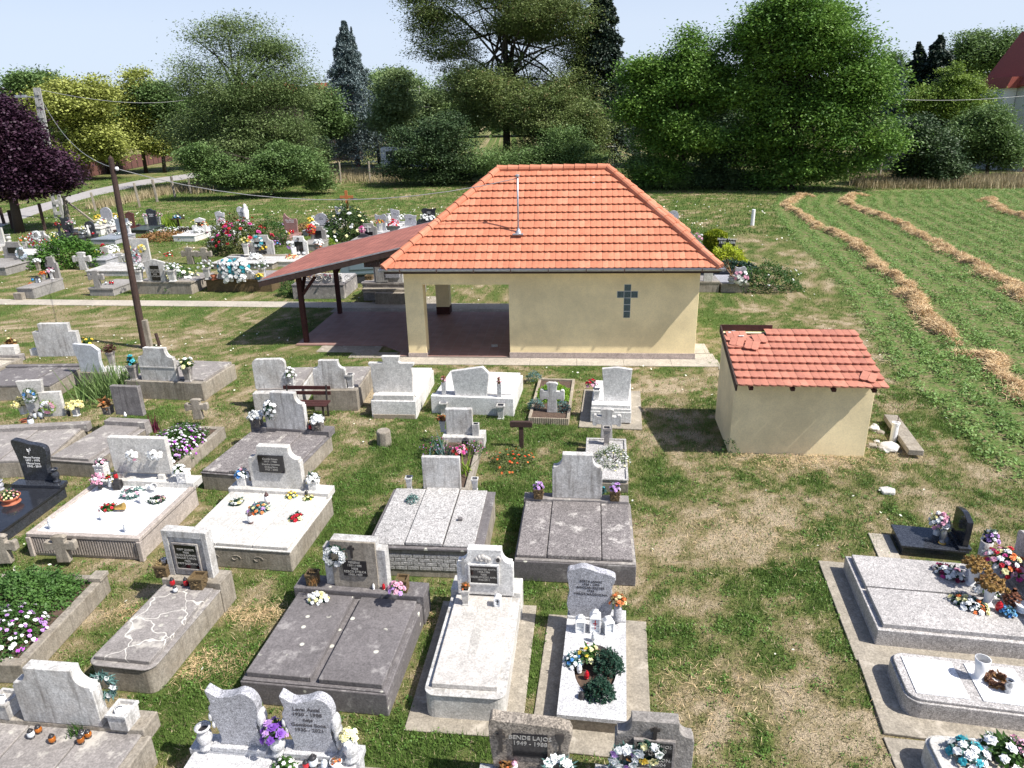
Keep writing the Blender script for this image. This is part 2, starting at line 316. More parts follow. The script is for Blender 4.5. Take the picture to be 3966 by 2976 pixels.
ii = (np.arange(ny-1)[:, None] * nx + np.arange(nx-1)[None, :]).ravel(); Q = np.stack([ii, ii+1, ii+nx+1, ii+nx], 1)
me.vertices.add(len(V)); me.vertices.foreach_set('co', V.astype(np.float32).ravel()); me.loops.add(Q.size); me.loops.foreach_set('vertex_index', Q.astype(np.int32).ravel())
me.polygons.add(len(Q)); me.polygons.foreach_set('loop_start', np.arange(0, Q.size, 4, dtype=np.int32)); me.polygons.foreach_set('loop_total', np.full(len(Q), 4, dtype=np.int32)); me.update(calc_edges=True)
for nm, arr in (('dry', dr), ('field', np.clip(fd / 0.6 + 0.5, 0, 1))):
    a = me.attributes.new(nm, 'FLOAT', 'POINT'); a.data.foreach_set('value', arr.astype(np.float32))
m, n, p, o = newmat('ground'); v = coord(n, rnd=False)
at1 = n.nodes.new('ShaderNodeAttribute'); at1.attribute_name = 'dry'; at2 = n.nodes.new('ShaderNodeAttribute'); at2.attribute_name = 'field'
f1 = noise(n, v, 14, 5, 0.75); f2 = noise(n, v, 60, 3, 0.7); f3 = noise(n, v, 3.0, 5, 0.7)
md = n.nodes.new('ShaderNodeMath'); md.operation = 'MULTIPLY_ADD'; n.links.new(f1, md.inputs[0]); md.inputs[1].default_value = 0.9; n.links.new(at1.outputs['Fac'], md.inputs[2])
md2 = n.nodes.new('ShaderNodeMath'); md2.operation = 'SUBTRACT'; n.links.new(md.outputs[0], md2.inputs[0]); md2.inputs[1].default_value = 0.45
col = ramp(n, md2.outputs[0], [(0.10, (0.075, 0.115, 0.028)), (0.36, (0.135, 0.145, 0.05)), (0.60, (0.225, 0.185, 0.10)), (0.88, (0.37, 0.30, 0.205))])
col = mix(n, 0.9, col, ramp(n, f2, [(0.32, 0.35), (0.68, 1.75)]), 'MULTIPLY')
fcol = ramp(n, f3, [(0.3, (0.09, 0.16, 0.04)), (0.48, (0.12, 0.17, 0.05)), (0.6, (0.2, 0.17, 0.09)), (0.75, (0.32, 0.26, 0.17))])
fcol = mix(n, 0.9, fcol, ramp(n, f1, [(0.3, 0.5), (0.7, 1.5)]), 'MULTIPLY')
col = mix(n, at2.outputs['Fac'], col, fcol); n.links.new(col, p.inputs['Base Color']); p.inputs['Roughness'].default_value = 0.95; p.inputs['Specular IOR Level'].default_value = 0.1
bump(n, p, f1, 1.0, 0.05)
me.materials.append(m); g = bpy.data.objects.new('ground', me); COL.objects.link(g); tag(g, 'dry mown grass and bare soil ground of the cemetery', kind='structure')
# ================================================================ PROFILES (x,z)
def mirror(h): return h + [(-x, z) for x, z in reversed(h)]
def baroque(w, h, sh=0.66, tw=0.30, cap=1):
    hw = w / 2; x1 = hw - 0.05 * w; x0 = tw * w; z0 = sh * h + 0.06 * h; z1 = 0.93 * h
    r = [(hw, 0), (hw, sh * h), (hw - .02 * w, sh * h), (hw - .02 * w, z0), (x1, z0)]
    for k in range(1, 9):
        t = k * math.pi / 16; r.append((x1 - (x1 - x0) * math.sin(t), z1 - (z1 - z0) * math.cos(t)))
    return mirror(r + [(x0, h)])
def stepped(w, h): return mirror([(w*.5, 0), (w*.5, h*.76), (w*.34, h*.76), (w*.34, h)])
def rectp(w, h): return mirror([(w/2, 0), (w/2, h)])
def roundc(w, h, r=.16):
    pts = [(w/2, 0)]
    for k in range(7):
        t = k * math.pi / 12; pts.append((w/2 - r*w + r*w*math.cos(t), h - r*w + r*w*math.sin(t)))
    return mirror(pts)
def archp(w, h):
    pts = [(w*.5, 0), (w*.5, h - w*.42)]
    for k in range(1, 10):
        t = k * math.pi / 20; pts.append((w/2*math.cos(t), h - w*.42 + w*.42*math.sin(t)))
    return mirror(pts + [(0.001, h)])
def gable(w, h): return mirror([(w*.42, 0), (w*.5, h*.8), (w*.54, h*.8), (w*.54, h*.86), (0.001, h)])
def cm(pts, w, h, k=4):
    out = []; n = len(pts)
    for i in range(n - 1):
        p0 = pts[max(i-1, 0)]; p1 = pts[i]; p2 = pts[i+1]; p3 = pts[min(i+2, n-1)]
        for j in range(k):
            t = j / k
            out.append(tuple(0.5 * (2*p1[a] + (p2[a]-p0[a])*t + (2*p0[a]-5*p1[a]+4*p2[a]-p3[a])*t*t + (3*p1[a]-p0[a]-3*p2[a]+p3[a])*t**3) for a in (0, 1)))
    out.append(pts[-1]); return [(x * w, z * h) for x, z in out]
WAVE = [(-.36,0),(-.38,.18),(-.44,.5),(-.44,.7),(-.5,.9),(-.46,1),(-.25,.93),(0,.93),(.22,1),(.40,.96),(.5,.8),(.42,.55),(.36,.3),(.40,.12),(.47,0)]
def wave(w, h): return cm(WAVE, w, h)
def wavem(w, h): return [(-x, z) for x, z in wave(w, h)]
def wave2(w, h): return cm([(-.42,0),(-.48,.2),(-.42,.5),(-.5,.85),(-.46,.93),(-.2,1),(0,.995),(.25,.9),(.5,.88),(.44,.6),(.47,.3),(.42,0)], w, h)
def wave3(w, h): return cm([(-.4,0),(-.42,.5),(-.5,.97),(-.3,1),(0,.93),(.3,.9),(.5,.82),(.5,.6),(.4,.3),(.5,0)], w, h)
def pent(w, h): return [(-w*.42, 0), (w*.42, 0), (w*.5, h*.78), (w*.33, h), (-w*.5, h*.82)]
def flare(w, h): return [(-w*.42, 0), (w*.42, 0), (w*.5, h*.97), (0, h), (-w*.5, h*.97)]
def cutc(w, h): return cm([(-.44,0),(-.42,.3),(-.5,.75),(-.5,1)], w, h) + [(w*.25, h*.97), (w*.5, h*.8), (w*.44, h*.4), (w*.5, 0)]
def crossp(w, h, arm=.62, aw=.13, ah=.10, lobe=.05):
    aw *= w * 2; ah *= h * 1.3; zc = arm * h
    return mirror([(aw*.8, 0), (aw*.7, zc-ah), (w*.34, zc-ah), (w*.36, zc-ah-lobe*h), (w*.46, zc-ah-lobe*h), (w*.5, zc-ah), (w*.5, zc+ah), (w*.46, zc+ah+lobe*h), (w*.36, zc+ah+lobe*h), (w*.34, zc+ah),
             (aw*.7, zc+ah), (aw*.75, h*.9), (aw*.9, h*.92), (aw*.9, h*.96), (aw*.5, h)])
def crosstop(w, h): return mirror([(w*.44, 0), (w*.44, h*.3), (w*.46, h*.5), (w*.44, h*.72), (w*.5, h*.76), (w*.5, h*.82), (w*.2, h*.82), (w*.17, h*.86), (w*.19, h*.96), (w*.2, h)])
# ================================================================ GRAVES
def text_mesh(txt, size, ext=0.002):
    cu = bpy.data.curves.new('inscription', 'FONT'); cu.body = txt; cu.align_x = 'CENTER'; cu.align_y = 'CENTER'; cu.size = size; cu.extrude = ext; cu.space_line = 1.05; cu.resolution_u = 2; cu.offset = size * 0.012
    o = bpy.data.objects.new('t', cu); COL.objects.link(o); dg = bpy.context.evaluated_depsgraph_get(); me = bpy.data.meshes.new_from_object(o.evaluated_get(dg)); bpy.data.objects.remove(o); me.name = 'inscription'
    return me
def inscribe(txt, size, mat, parent, x, y, z, face=-1, rz=0.0):
    me = text_mesh(txt, size); me.materials.clear(); me.materials.append(mat); o = bpy.data.objects.new('inscription', me); COL.objects.link(o); o.parent = parent
    o.location = (x, y, z); o.rotation_euler = (math.pi/2, 0, rz); return o
class Grave:
    n = 0
    def __init__(g, label, c, h, fl, fr, bk, side='R', W=None, L=None, name='grave', cat='grave', apron=0.0, group=None, yaw=None, exc=0.0, back=False):
        if back:    # only a back corner is seen: bk + yaw + W + L
            k = at(c, *bk, h); v = Vector((-math.sin(yaw), math.cos(yaw), 0)); u = Vector((v.y, -v.x, 0)); q = k - v * L
            a, b = (q - u * W, q) if side == 'R' else (q, q + u * W)
        else:
            a, b, k = (at(c, *fl, h) if fl else at(c, *fr, h)), (at(c, *fr, h) if fr else at(c, *fl, h)), (at(c, *bk, h) if bk else None)
        if k is not None:
            s = b if side == 'R' else a; v = (k - s); v.z = 0; l = v.length; v.normalize()
        else: v = Vector((-math.sin(yaw), math.cos(yaw), 0)); l = L
        if yaw is not None: v = Vector((-math.sin(yaw), math.cos(yaw), 0))
        u = Vector((v.y, -v.x, 0)); g.W = W or (b - a).dot(u); g.L = L or l; g.h = h
        base = b - u * g.W / 2 if side == 'R' else a + u * g.W / 2
        g.rz = math.atan2(v.y, v.x) - math.pi / 2; g.c = base + v * g.L / 2; g.c.z = 0; g.u = u; g.vv = v
        g.root = thing(name, label, cat, g.c, g.rz, group); e = apron + exc
        excl(g.c.x, g.c.y, g.W/2 + e, g.L/2 + e, g.rz)
        if apron:
            Grave.n += 1; MB().box(-g.W/2-apron, g.W/2+apron, -g.L/2-apron, g.L/2+apron*.6, 0.002, 0.022 + .0021 * (Grave.n % 9)).build('apron', APR, g.root, 0.008)
    def X(g, f): return (f - .5) * g.W
    def Y(g, f): return (f - .5) * g.L
    def loc(g, p): d = Vector((p[0]-g.c.x, p[1]-g.c.y, 0)); return d.dot(g.u), d.dot(g.vv)
    def wpt(g, x, y, z=0): q = g.c + g.u * x + g.vv * y; q.z = z; return q
    def box(g, name, x0, x1, y0, y1, z0, z1, mat, bev=0.01, label=None):
        return MB().box(g.X(x0), g.X(x1), g.Y(y0), g.Y(y1), z0, z1).build(name, mat, g.root, bev, label=label)
    def rbox(g, name, x0, x1, y0, y1, z0, z1, mat, r, corners=(1, 1, 0, 0), bev=0.01):   # rounded: FL, FR, BR, BL
        X0, X1, Y0, Y1 = g.X(x0), g.X(x1), g.Y(y0), g.Y(y1); pts = []
        for (cx, cy, t0, on) in ((X0, Y0, 180, corners[0]), (X1, Y0, 270, corners[1]), (X1, Y1, 0, corners[2]), (X0, Y1, 90, corners[3])):
            if not on: pts.append((cx, cy)); continue
            ox = cx + (r if cx == X0 else -r); oy = cy + (r if cy == Y0 else -r)
            for k in range(6):
                t = math.radians(t0 + 18 * k); pts.append((ox + r*math.cos(t), oy + r*math.sin(t)))
        return MB().prismz(pts, z0, z1).build(name, mat, g.root, bev)
    def frame(g, name, b, z0, z1, mat, bev=0.01, x0=0, x1=1, y0=0, y1=1):   # kerb ring, b in metres
        X0, X1, Y0, Y1 = g.X(x0), g.X(x1), g.Y(y0), g.Y(y1); m = MB()
        m.box(X0, X1, Y0, Y0+b, z0, z1); m.box(X0, X1, Y1-b, Y1, z0, z1); m.box(X0, X0+b, Y0+b, Y1-b, z0, z1); m.box(X1-b, X1, Y0+b, Y1-b, z0, z1)
        return m.build(name, mat, g.root, bev)
    def slabs(g, cuts, y0, y1, z0, z1, mat, gap=0.006, alt=0.0, names='slab'):
        for k in range(len(cuts) - 1):
            dz = alt if k % 2 else 0
            MB().box(g.X(cuts[k]) + gap, g.X(cuts[k+1]) - gap, g.Y(y0), g.Y(y1), z0 + dz * .3, z1 + dz).build(names, mat, g.root, 0.012)
    def stone(g, c, L, Rr, T, z0, prof, t, mat, name='headstone', edge=None, bev=0.008, yoff=0.0, w=None, parent=None):
        """L,Rr: bottom corners of the visible face at height z0, T: a point on its top edge"""
        a, b = at(c, *L, z0), at(c, *Rr, z0); la, lb = g.loc(a), g.loc(b); xc = (la[0]+lb[0])/2; y = (la[1]+lb[1])/2 + yoff; w_ = w or abs(lb[0]-la[0])
        top = on_plane(c, T[0], T[1], g.wpt(xc, y), g.vv); h = top.z - z0
        o = MB().prism([(xc + x, z0 + z) for x, z in prof(w_, h)], y, y + t).build(name, mat, parent or g.root, bev)
        if edge: g.edge(xc, y, z0, prof, w_, h, t, edge)
        return dict(x=xc, y=y, z=z0, w=w_, h=h, t=t, o=o)
    def plaque(g, s, x0, x1, z0, z1, mat=PLQ, txt=None, size=0.05, lm=LETG, th=0.02, frame=None, proud=0.0, name='plaque', off=0.0):
        y = s['y'] - proud; X0 = s['x'] + (x0-.5)*s['w']; X1 = s['x'] + (x1-.5)*s['w']; Z0 = s['z'] + z0*s['h']; Z1 = s['z'] + z1*s['h']
        if frame:
            b = 0.03; m = MB()
            for q in ((X0-b, X1+b, Z0-b, Z0), (X0-b, X1+b, Z1, Z1+b), (X0-b, X0, Z0, Z1), (X1, X1+b, Z0, Z1)): m.box(q[0], q[1], y-th-.012, y+.002, q[2], q[3])
            m.build('plaque_frame', frame, g.root, 0.004)
        o = MB().box(X0, X1, y-th, y+.004, Z0, Z1).build(name, mat, g.root, 0.003)
        if txt: inscribe(txt, size, lm, o, (X0+X1)/2 + off, y-th-.003, (Z0+Z1)/2)
        return o
def relief_panels(o_parent, w, h, mat, z0=0.0):
    for k in range(4):
        m = MB(); a = k * math.pi/2; c, s = math.cos(a), math.sin(a)
        for (px, pz, rr) in ((0, .5, .16), (-.18, .72, .09), (.18, .72, .09), (-.18, .28, .09), (.18, .28, .09)):
            x, y = px * w, -w/2; X, Y = x*c - y*s, x*s + y*c
            m.lathe([(rr*w*.6, -.5*rr*w), (rr*w, 0), (rr*w*.6, .5*rr*w)], 6, (X, Y, z0 + pz*h))
        m.build('relief', mat, o_parent, 0)
# ---------------------------------------------------------------- items standing on things
def planter(label, p, w=0.22, h=0.24, mat=PLANT, rz=-0.12, relief=True, group=None, taper=1.0, foot=False, name='stone_planter'):
    r = thing(name, label, 'planter', p, rz, group); m = MB(); q = math.pi/4; k = math.sqrt(2)/2
    pr = [(w*k*.78, 0), (w*k*.8, .03)] if foot else []
    b0 = .05 if foot else 0
    if foot: MB().lathe([(w*k*.85, 0), (w*k*.85, .03), (w*k*.5, .05)], 4, rot=q).build('foot', mat, r, 0.004)
    m.lathe([(w*k*taper*.92, b0), (w*k*.96, h-.04), (w*k*1.06, h-.035), (w*k*1.06, h), (w*k*.8, h), (w*k*.78, h-.05)], 4, rot=q); b = m.build('body', mat, r, 0.004)
    if relief: relief_panels(b, w*.95, h, mat)
    return r, h
def vase(label, p, r0=0.07, h=0.26, mat=GRA, group=None, kind='round', rz=0.0, name='grave_vase', cat='vase'):
    r = thing(name, label, cat, p, rz, group)
    if kind == 'round':
        pr = [(r0*.85, 0), (r0*.9, .03*h/.26), (r0*.55, .05*h/.26), (r0*.75, .3*h), (r0, .5*h), (r0*.9, .68*h), (r0*.6, .8*h), (r0*.75, .9*h), (r0*1.05, .97*h), (r0*1.05, h), (r0*.75, h), (r0*.6, .85*h)]; nn = 14; rot = 0
    elif kind == 'sq':
        pr = [(r0*.9, 0), (r0*.9, .05*h), (r0*.7, .1*h), (r0*1.0, .85*h), (r0*1.2, .88*h), (r0*1.2, h), (r0*.85, h), (r0*.8, .85*h)]; nn = 4; rot = math.pi/4
    elif kind == 'box':
        pr = [(r0, 0), (r0, h), (r0*.7, h), (r0*.65, .85*h)]; nn = 4; rot = math.pi/4
    elif kind == 'cup':
        pr = [(r0*.9, 0), (r0*.85, .03*h), (r0*.55, .08*h), (r0*.7, .5*h), (r0, h), (r0*.9, h), (r0*.7, .7*h)]; nn = 14; rot = 0
    elif kind == 'cyl':
        pr = [(r0*.85, 0), (r0*.85, .03*h), (r0*.9, h), (r0*.7, h), (r0*.65, .9*h)]; nn = 14; rot = 0
    m = MB(); m.lathe(pr[:-1], nn, rot=rot); m.v = m.v; m.f.pop(); b = m.build('body', mat, r, 0, smooth=(nn > 6))
    MB().lathe([(pr[-1][0]*1.02, pr[-1][1]-.01), (pr[-1][0]*1.02, pr[-1][1])], nn, rot=rot).build('inside', LIDB if mat is not WHP else WHP, r)
    return r, h
def candle(label, p, h=0.2, r0=0.045, glass=GCLR, lid=LIDB, group='grave lanterns'):
    r = thing('grave_lantern', label, 'lantern', p, 0, group)
    MB().lathe([(r0*.8, 0), (r0*.85, .06*h), (r0*.6, .1*h)], 10).build('base', lid, r, smooth=True)
    MB().lathe([(r0*.6, .1*h), (r0*.95, .22*h), (r0, .4*h), (r0*.85, .6*h), (r0*.7, .66*h)], 10).build('glass', glass, r, smooth=True)
    MB().lathe([(r0*.8, .66*h), (r0*.85, .7*h), (r0*.6, .82*h), (r0*.25, .9*h), (r0*.3, .95*h), (r0*.1, h)], 10).build('lid', lid, r, smooth=True)
    return r
def house_lantern(label, p, w=0.12, h=0.26, mat=WHP, glass=None, rz=-0.1, cross=None):
    r = thing('house_lantern', label, 'lantern', p, rz); hw = w/2; m = MB()
    m.box(-hw, hw, -hw, hw, 0, .03)
    for sx in (-1, 1):
        for sy in (-1, 1): m.box(sx*hw*.95-.01, sx*hw*.95+.01, sy*hw*.95-.01, sy*hw*.95+.01, .03, h*.68)
    for sx in (-1, 1): m.box(sx*hw*.9-.002, sx*hw*.9+.002, -hw*.9, hw*.9, h*.30, h*.33); m.box(-hw*.9, hw*.9, sx*hw*.9-.002, sx*hw*.9+.002, h*.30, h*.33)
    m.build('frame', mat, r, 0.003)
    MB().lathe([(hw*1.6, h*.68), (hw*1.6, h*.71), (hw*.7, h*.84), (hw*.7, h*.9), (hw*.9, h*.9), (hw*.2, h)], 4, rot=math.pi/4).build('roof', mat, r, 0.003)
    MB().box(-hw*.8, hw*.8, -hw*.8, hw*.8, .03, h*.66).build('pane', glass or GCLR, r)
    if cross: MB().box(-.008, .008, -hw*.83, -hw*.8, h*.2, h*.6).box(-.03, .03, -hw*.83, -hw*.8, h*.42, h*.46).build('cross', cross, r)
    return r
def rosette(c, r, nrm, rs, ball=False):
    """petals as quads around centre; returns verts (k,3)"""
    out = []; nrm = np.array(nrm, float); nrm /= np.linalg.norm(nrm); a = np.cross(nrm, [0.3, 0.2, 1.0]); a /= np.linalg.norm(a); b = np.cross(nrm, a)
    for ring, (k, r1, lift, w) in enumerate(((7, 1.0, 0.12, .42), (5, .65, .40, .36), (3, .32, .6, .3)) if not ball else ((8, .95, -.15, .35), (8, .95, .35, .35), (6, .7, .75, .3), (4, .3, 1.0, .3))):
        ph = rs.uniform(0, 6.28)
        for i in range(k):
            t = ph + 2*math.pi*i/k; d = a*math.cos(t) + b*math.sin(t); s = -a*math.sin(t) + b*math.cos(t); e = r*r1*rs.uniform(.85, 1.15)
            base = c + nrm*r*lift*.6; mid = base + d*e*.6 + nrm*r*(.12); tip = base + d*e + nrm*r*(lift*.5)
            out += [base, mid - s*r*w, tip, mid + s*r*w]
    return out
def bouquet(label, p, r=0.15, h=0.15, cols=(PW,), leaf=LD, n=14, fr=0.04, ball=False, kind='dome', rz=0.0, tilt=0.0, nl=120, group=None, name='flower_bouquet', cat='flowers', ax=(1, 1), ll=0.09):
    """kind: dome (bunch in a vase or pot), flat (arrangement lying), ring (wreath)"""
    rs = np.random.RandomState(abs(hash(label)) % 99991 if False else sum(ord(q)*(i+1) for i, q in enumerate(label)) % 99991)
    o = thing(name, label, cat, p, rz, group); o.rotation_euler = (tilt, 0, rz); n = int(n * 1.35)
    if kind == 'ring':
        t = rs.uniform(0, 6.28, nl*2); rr = r*.75 + r*.22*rs.normal(size=nl*2)*.6; C = np.stack([rr*np.cos(t)*ax[0], rr*np.sin(t)*ax[1], np.abs(rs.normal(size=nl*2))*h*.35 + .01], 1)
        D = np.stack([np.cos(t+rs.uniform(-1, 1, nl*2)), np.sin(t+rs.uniform(-1, 1, nl*2)), rs.uniform(-.3, .6, nl*2)], 1)
        fast('foliage', leaves(C, ll, .022, 0.4, D, rs=rs), 4, leaf, o)
        tt = rs.uniform(0, 6.28, n) if n > 10 else np.linspace(0, 6.28, n+1)[:n]; P = np.stack([r*.72*np.cos(tt)*ax[0], r*.72*np.sin(tt)*ax[1], np.full(n, h*.6)], 1); N = np.stack([.3*np.cos(tt), .3*np.sin(tt), np.ones(n)], 1)
    else:
        d = unit(rs.normal(size=(nl, 3))); d[:, 2] = np.abs(d[:, 2]) * (1 if kind == 'dome' else .5); C = d * np.array([r*ax[0], r*ax[1], h]) * rs.uniform(.3, 1, (nl, 1)) * .95
        if kind == 'dome': C[:, 2] += 0.01
        fast('foliage', leaves(C + [0, 0, .01], ll, ll*.4, 0.5, d, rs=rs), 4, leaf, o)
        i = np.arange(n) + .5; ph = np.arccos(1 - i / n * (.95)); th = math.pi * (1 + 5**.5) * i; s_ = np.sin(ph)
        P = np.stack([np.cos(th)*s_*r*ax[0], np.sin(th)*s_*r*ax[1], np.cos(ph)*h], 1) * rs.uniform(.8, 1.05, (n, 1)); N = P / np.array([r, r, h]) + [0, 0, .4]
    vs = []; mi = []
    for k in range(n):
        q = rosette(P[k], fr*rs.uniform(.75, 1.2), N[k], rs, ball); vs += q; mi += [k % len(cols) if rs.rand() < .7 else rs.randint(len(cols))] * (len(q)//4)
    fast('blossoms', np.array(vs), 4, list(cols), o, np.array(mi))
    return o
def bush(label, p, r, h, leaf=LG, n=1500, ls=0.05, name='shrub', cat='shrub', flowers=None, nf=0, fr=0.03, stem=True, ax=(1, 1), rz=0.0, group=None, up_=False, hang=0.0):
    rs = np.random.RandomState(sum(ord(q)*(i+1) for i, q in enumerate(label)) % 99991)
    o = thing(name, label, cat, p, rz, group); d = unit(rs.normal(size=(n, 3))); d[:, 2] = np.abs(d[:, 2])
    k = rs.uniform(.55, 1, (n, 1)) ** .5; lump = 1 + .16*np.sin(5*d[:, :1]*3 + 1) * np.cos(4*d[:, 1:2]*3) + .1*np.sin(9*d[:, 2:3] + d[:, :1]*8)
    C = d * np.array([r*ax[0], r*ax[1], h]) * k * lump + [0, 0, .02]
    fast('foliage', leaves(C, ls, ls*.5, .5, d, rs=rs, hang=hang), 4, leaf, o)
    if stem:
        m = MB()
        for q in range(5):
            t = q * 1.3; m.tube([(0, 0, 0), (.3*r*math.cos(t), .3*r*math.sin(t), h*.4), (.5*r*math.cos(t), .5*r*math.sin(t), h*.75)], [.015, .01, .005], 5)
        m.build('stem', BARK, o)
    if nf:
        vs = []; mi = []
        for q in range(nf):
            e = rs.normal(size=3); e[2] = abs(e[2]) + .2; e /= np.linalg.norm(e); P = e * np.array([r*ax[0], r*ax[1], h]) * rs.uniform(.9, 1.1) * (1 + .0)
            g_ = rosette(P, fr*rs.uniform(.7, 1.2), e + [0, 0, .5], rs); vs += g_; mi += [rs.randint(len(flowers))] * (len(g_)//4)
        fast('blossoms', np.array(vs), 4, list(flowers), o, np.array(mi))
    return o
def tuft(label, p, r, h, mat=LG, n=120, wd=0.02, name='leafy_plant', cat='plant', lean=.6):
    rs = np.random.RandomState(sum(ord(q)*(i+1) for i, q in enumerate(label)) % 99991)
    P = np.stack([rs.normal(size=n)*r*.4, rs.normal(size=n)*r*.4, np.zeros(n)], 1); o = fast(name, blades(P, h, wd, lean, rs), 3, mat); o.location = p
    return tag(o, label, cat)
# ================================================================ FOREGROUND GRAVES
CR['a'] = (600, 2000, 2.538); CR['b'] = (1250, 2050, 1.493); CR['d'] = (3500, 1900, 1.9034)
def cross_on(g, s, fx, z0, z1, w, mat=IRON, th=.018, proud=0.012):
    x = s['x'] + (fx-.5)*s['w']; Z0 = s['z']+z0*s['h']; Z1 = s['z']+z1*s['h']; y = s['y']-proud; hh = Z1-Z0
    return MB().box(x-th, x+th, y-.012, y+.004, Z0, Z1).box(x-w/2, x-th-.0005, y-.012, y+.004, Z0+hh*.66, Z0+hh*.66+2*th).box(x+th+.0005, x+w/2, y-.012, y+.004, Z0+hh*.66, Z0+hh*.66+2*th).build('cross', mat, g.root)
def P3(c, x, y, z): return at(c, x, y, z)
def cnd(label, c, x, y, z, yt, glass=GCLR, lid=LIDB, r=.04):
    p = at(c, x, y, z); return candle(label, p, max(.1, up(c, x, yt, p) - z), r, glass, lid)
def Hh(c, x, y, z, yt): p = at(c, x, y, z); return p, up(c, x, yt, p) - z

def cracked():
    m = CON.copy(); m.name = 'cracked_concrete'; n = m.node_tree; p = [q for q in n.nodes if q.type == 'BSDF_PRINCIPLED'][0]; src = p.inputs['Base Color'].links[0].from_socket
    t = n.nodes.new('ShaderNodeTexCoord'); nz = n.nodes.new('ShaderNodeTexNoise'); nz.inputs['Scale'].default_value = 3; n.links.new(t.outputs['Object'], nz.inputs[0]); mx = mix(n, .3, (0, 0, 0), (0, 0, 0)); mx = n.nodes[-1]
    n.links.new(t.outputs['Object'], mx.inputs[6]); n.links.new(nz.outputs[1], mx.inputs[7]); vo = n.nodes.new('ShaderNodeTexVoronoi'); vo.feature = 'DISTANCE_TO_EDGE'; vo.inputs['Scale'].default_value = 3.0; n.links.new(mx.outputs[2], vo.inputs['Vector'])
    f = ramp(n, vo.outputs['Distance'], [(0.008, .75), (0.022, 0.0)]); n.links.new(mix(n, f, src, (.72, .69, .62)), p.inputs['Base Color']); return m
# --- long single slab, framed headstone
g = Grave('long single grey slab with cracked top and framed headstone with black plaque of three names', 'A', .40, (628,905), (1112,945), (1648,318), exc=.05)
g.rbox('base', 0, 1, 0, .93, 0, .39, SIDE, .14); g.rbox('kerb', -.012, 1.012, -.01, .93, .39, .415, CON, .15)
g.box('slab', .07, .93, .04, .90, .415, .475, cracked()); g.box('plinth', -.02, 1.02, .93, 1.12, 0, .52, SIDE)
s = g.stone('a', (150,575), (600,588), (320,146), .52, rectp, .13, CONW)
m = MB(); sx, sy, w_, h_ = s['x'], s['y'], s['w'], s['h']
for q in ((-.5,-.38,0,1),(.38,.5,0,1),(-.38,.38,.86,1)): m.box(sx+q[0]*w_, sx+q[1]*w_, sy-.03, sy+.002, .52+q[2]*h_, .52+q[3]*h_)
m.build('raised_border', CONW, s['o'], .006); g.plaque(s, .22, .72, .17, .70, PLQ, 'PAPP GABOR\nNEJE\nBUZS JULIANNA\nMACSAI KAROLY\nNEJE\nPAPP JULIANNA', .047, LETG, frame=CON)
planter('ochre square stone planter with white pot and dry stems left of the framed headstone', at('a',100,575,.5), .2, .21, OCHRE, -.1)
vase('small white cup in the ochre planter left of the framed headstone', at('a',100,470,.62)+Vector((0,0,-.02)), .05, .12, WHP, kind='cyl')
tuft('bunch of dry straw stems hanging over the ochre planter', at('a',45,470,.68), .1, .12, plain('straw_stem', (.5,.38,.18), .8), 60, .008, lean=1.5, name='dry_stems')
planter('empty ochre square stone planter on slab right of the framed headstone', at('a',440,690,.475), .2, .2, OCHRE, -.1)
cnd('red glass grave candle with black lid, left one of the pair before the framed headstone', 'a', 178,685,.475,590, GRED)
cnd('red glass grave candle with black lid beside the empty ochre planter', 'a', 310,685,.475,590, GRED)
cnd('small clear candle with black lid in front of two red ones on the cracked slab', 'a', 205,750,.475,672, GCLR, r=.035)

# --- double dark slab with winged headstone
g = Grave('dark double slab grave spotted with pale lichen, winged headstone and black plaque', 'B', .37, (38,1140), (922,1215), (1150,640), exc=.03)
g.box('base', 0, 1, 0, .92, 0, .35, COND, .015); g.box('kerb', .012, .988, .008, .92, .35, .375, COND)
g.slabs([.03,.475,.475], .035, .90, .375, .45, COND); MB().box(g.X(.535), g.X(.965), g.Y(.03), g.Y(.90), .375, .45).build('slab', COND, g.root, .012)
MB().box(g.X(.04), g.X(.465), g.Y(.035), g.Y(.9), .374, .448)
g.box('plinth', -.015, 1.015, .92, 1.1, 0, .50, COND, .015)
def winged(w, h): return mirror([(w*.5,0),(w*.5,h*.83),(w*.36,h*.83),(w*.36,h)])
s = g.stone('b', (22,322), (383,335), (190,68), .50, winged, .16, CONW)
MB().box(s['x']-.36*s['w'], s['x']+.36*s['w'], s['y']-.035, s['y']+.002, .50, .50+s['h']-.002).build('centre_panel', SIDE, s['o'], .006)
g.plaque(s, .32, .70, .27, .60, PLQ, 'S... FERENC\n1901-1988\nNEJE\nSZECSI ETELKA\n1905-1989'.replace('S... ', ''), .05, LETG, proud=.035)
cross_on(g, s, .48, .66, .93, .1, proud=.035)
bouquet('dark fir wreath with white flowers hung on left of the winged headstone', g.wpt(s['x']-.27*s['w'], s['y']-.07, .50+.74*s['h']), .17, .08, (PW,), LD, 22, .05, True, 'ring', g.rz, math.pi/2, 160, ll=.07)
planter('rough square concrete planter with withered stems left on the double slab plinth', at('B',485,555,.50), .17, .2, OCHRE, -.12)
tuft('withered grey stems in the planter left of the winged headstone', at('B',485,555,.68), .08, .1, LDRY, 40, .012, name='dry_stems')
planter('rough mossy planter holding pink roses right of the winged headstone', at('B',1020,595,.50), .17, .22, OCHRE, -.12)
bouquet('pink artificial roses in the mossy planter right of winged headstone', at('B',1005,595,.70)+Vector((-.05,-.02,0)), .11, .13, (PP, PL), LG, 12, .045)
bouquet('white flower arrangement lying at the head of the left dark slab', at('B',510,655,.45), .15, .1, (PW, PW, PC), LD, 18, .035, ball=True, kind='flat', nl=140, ax=(1,.8))
cnd('tiny red candle glass on the plinth below the winged headstone', 'B', 905,590,.50,565, GRED, GRED, r=.025)
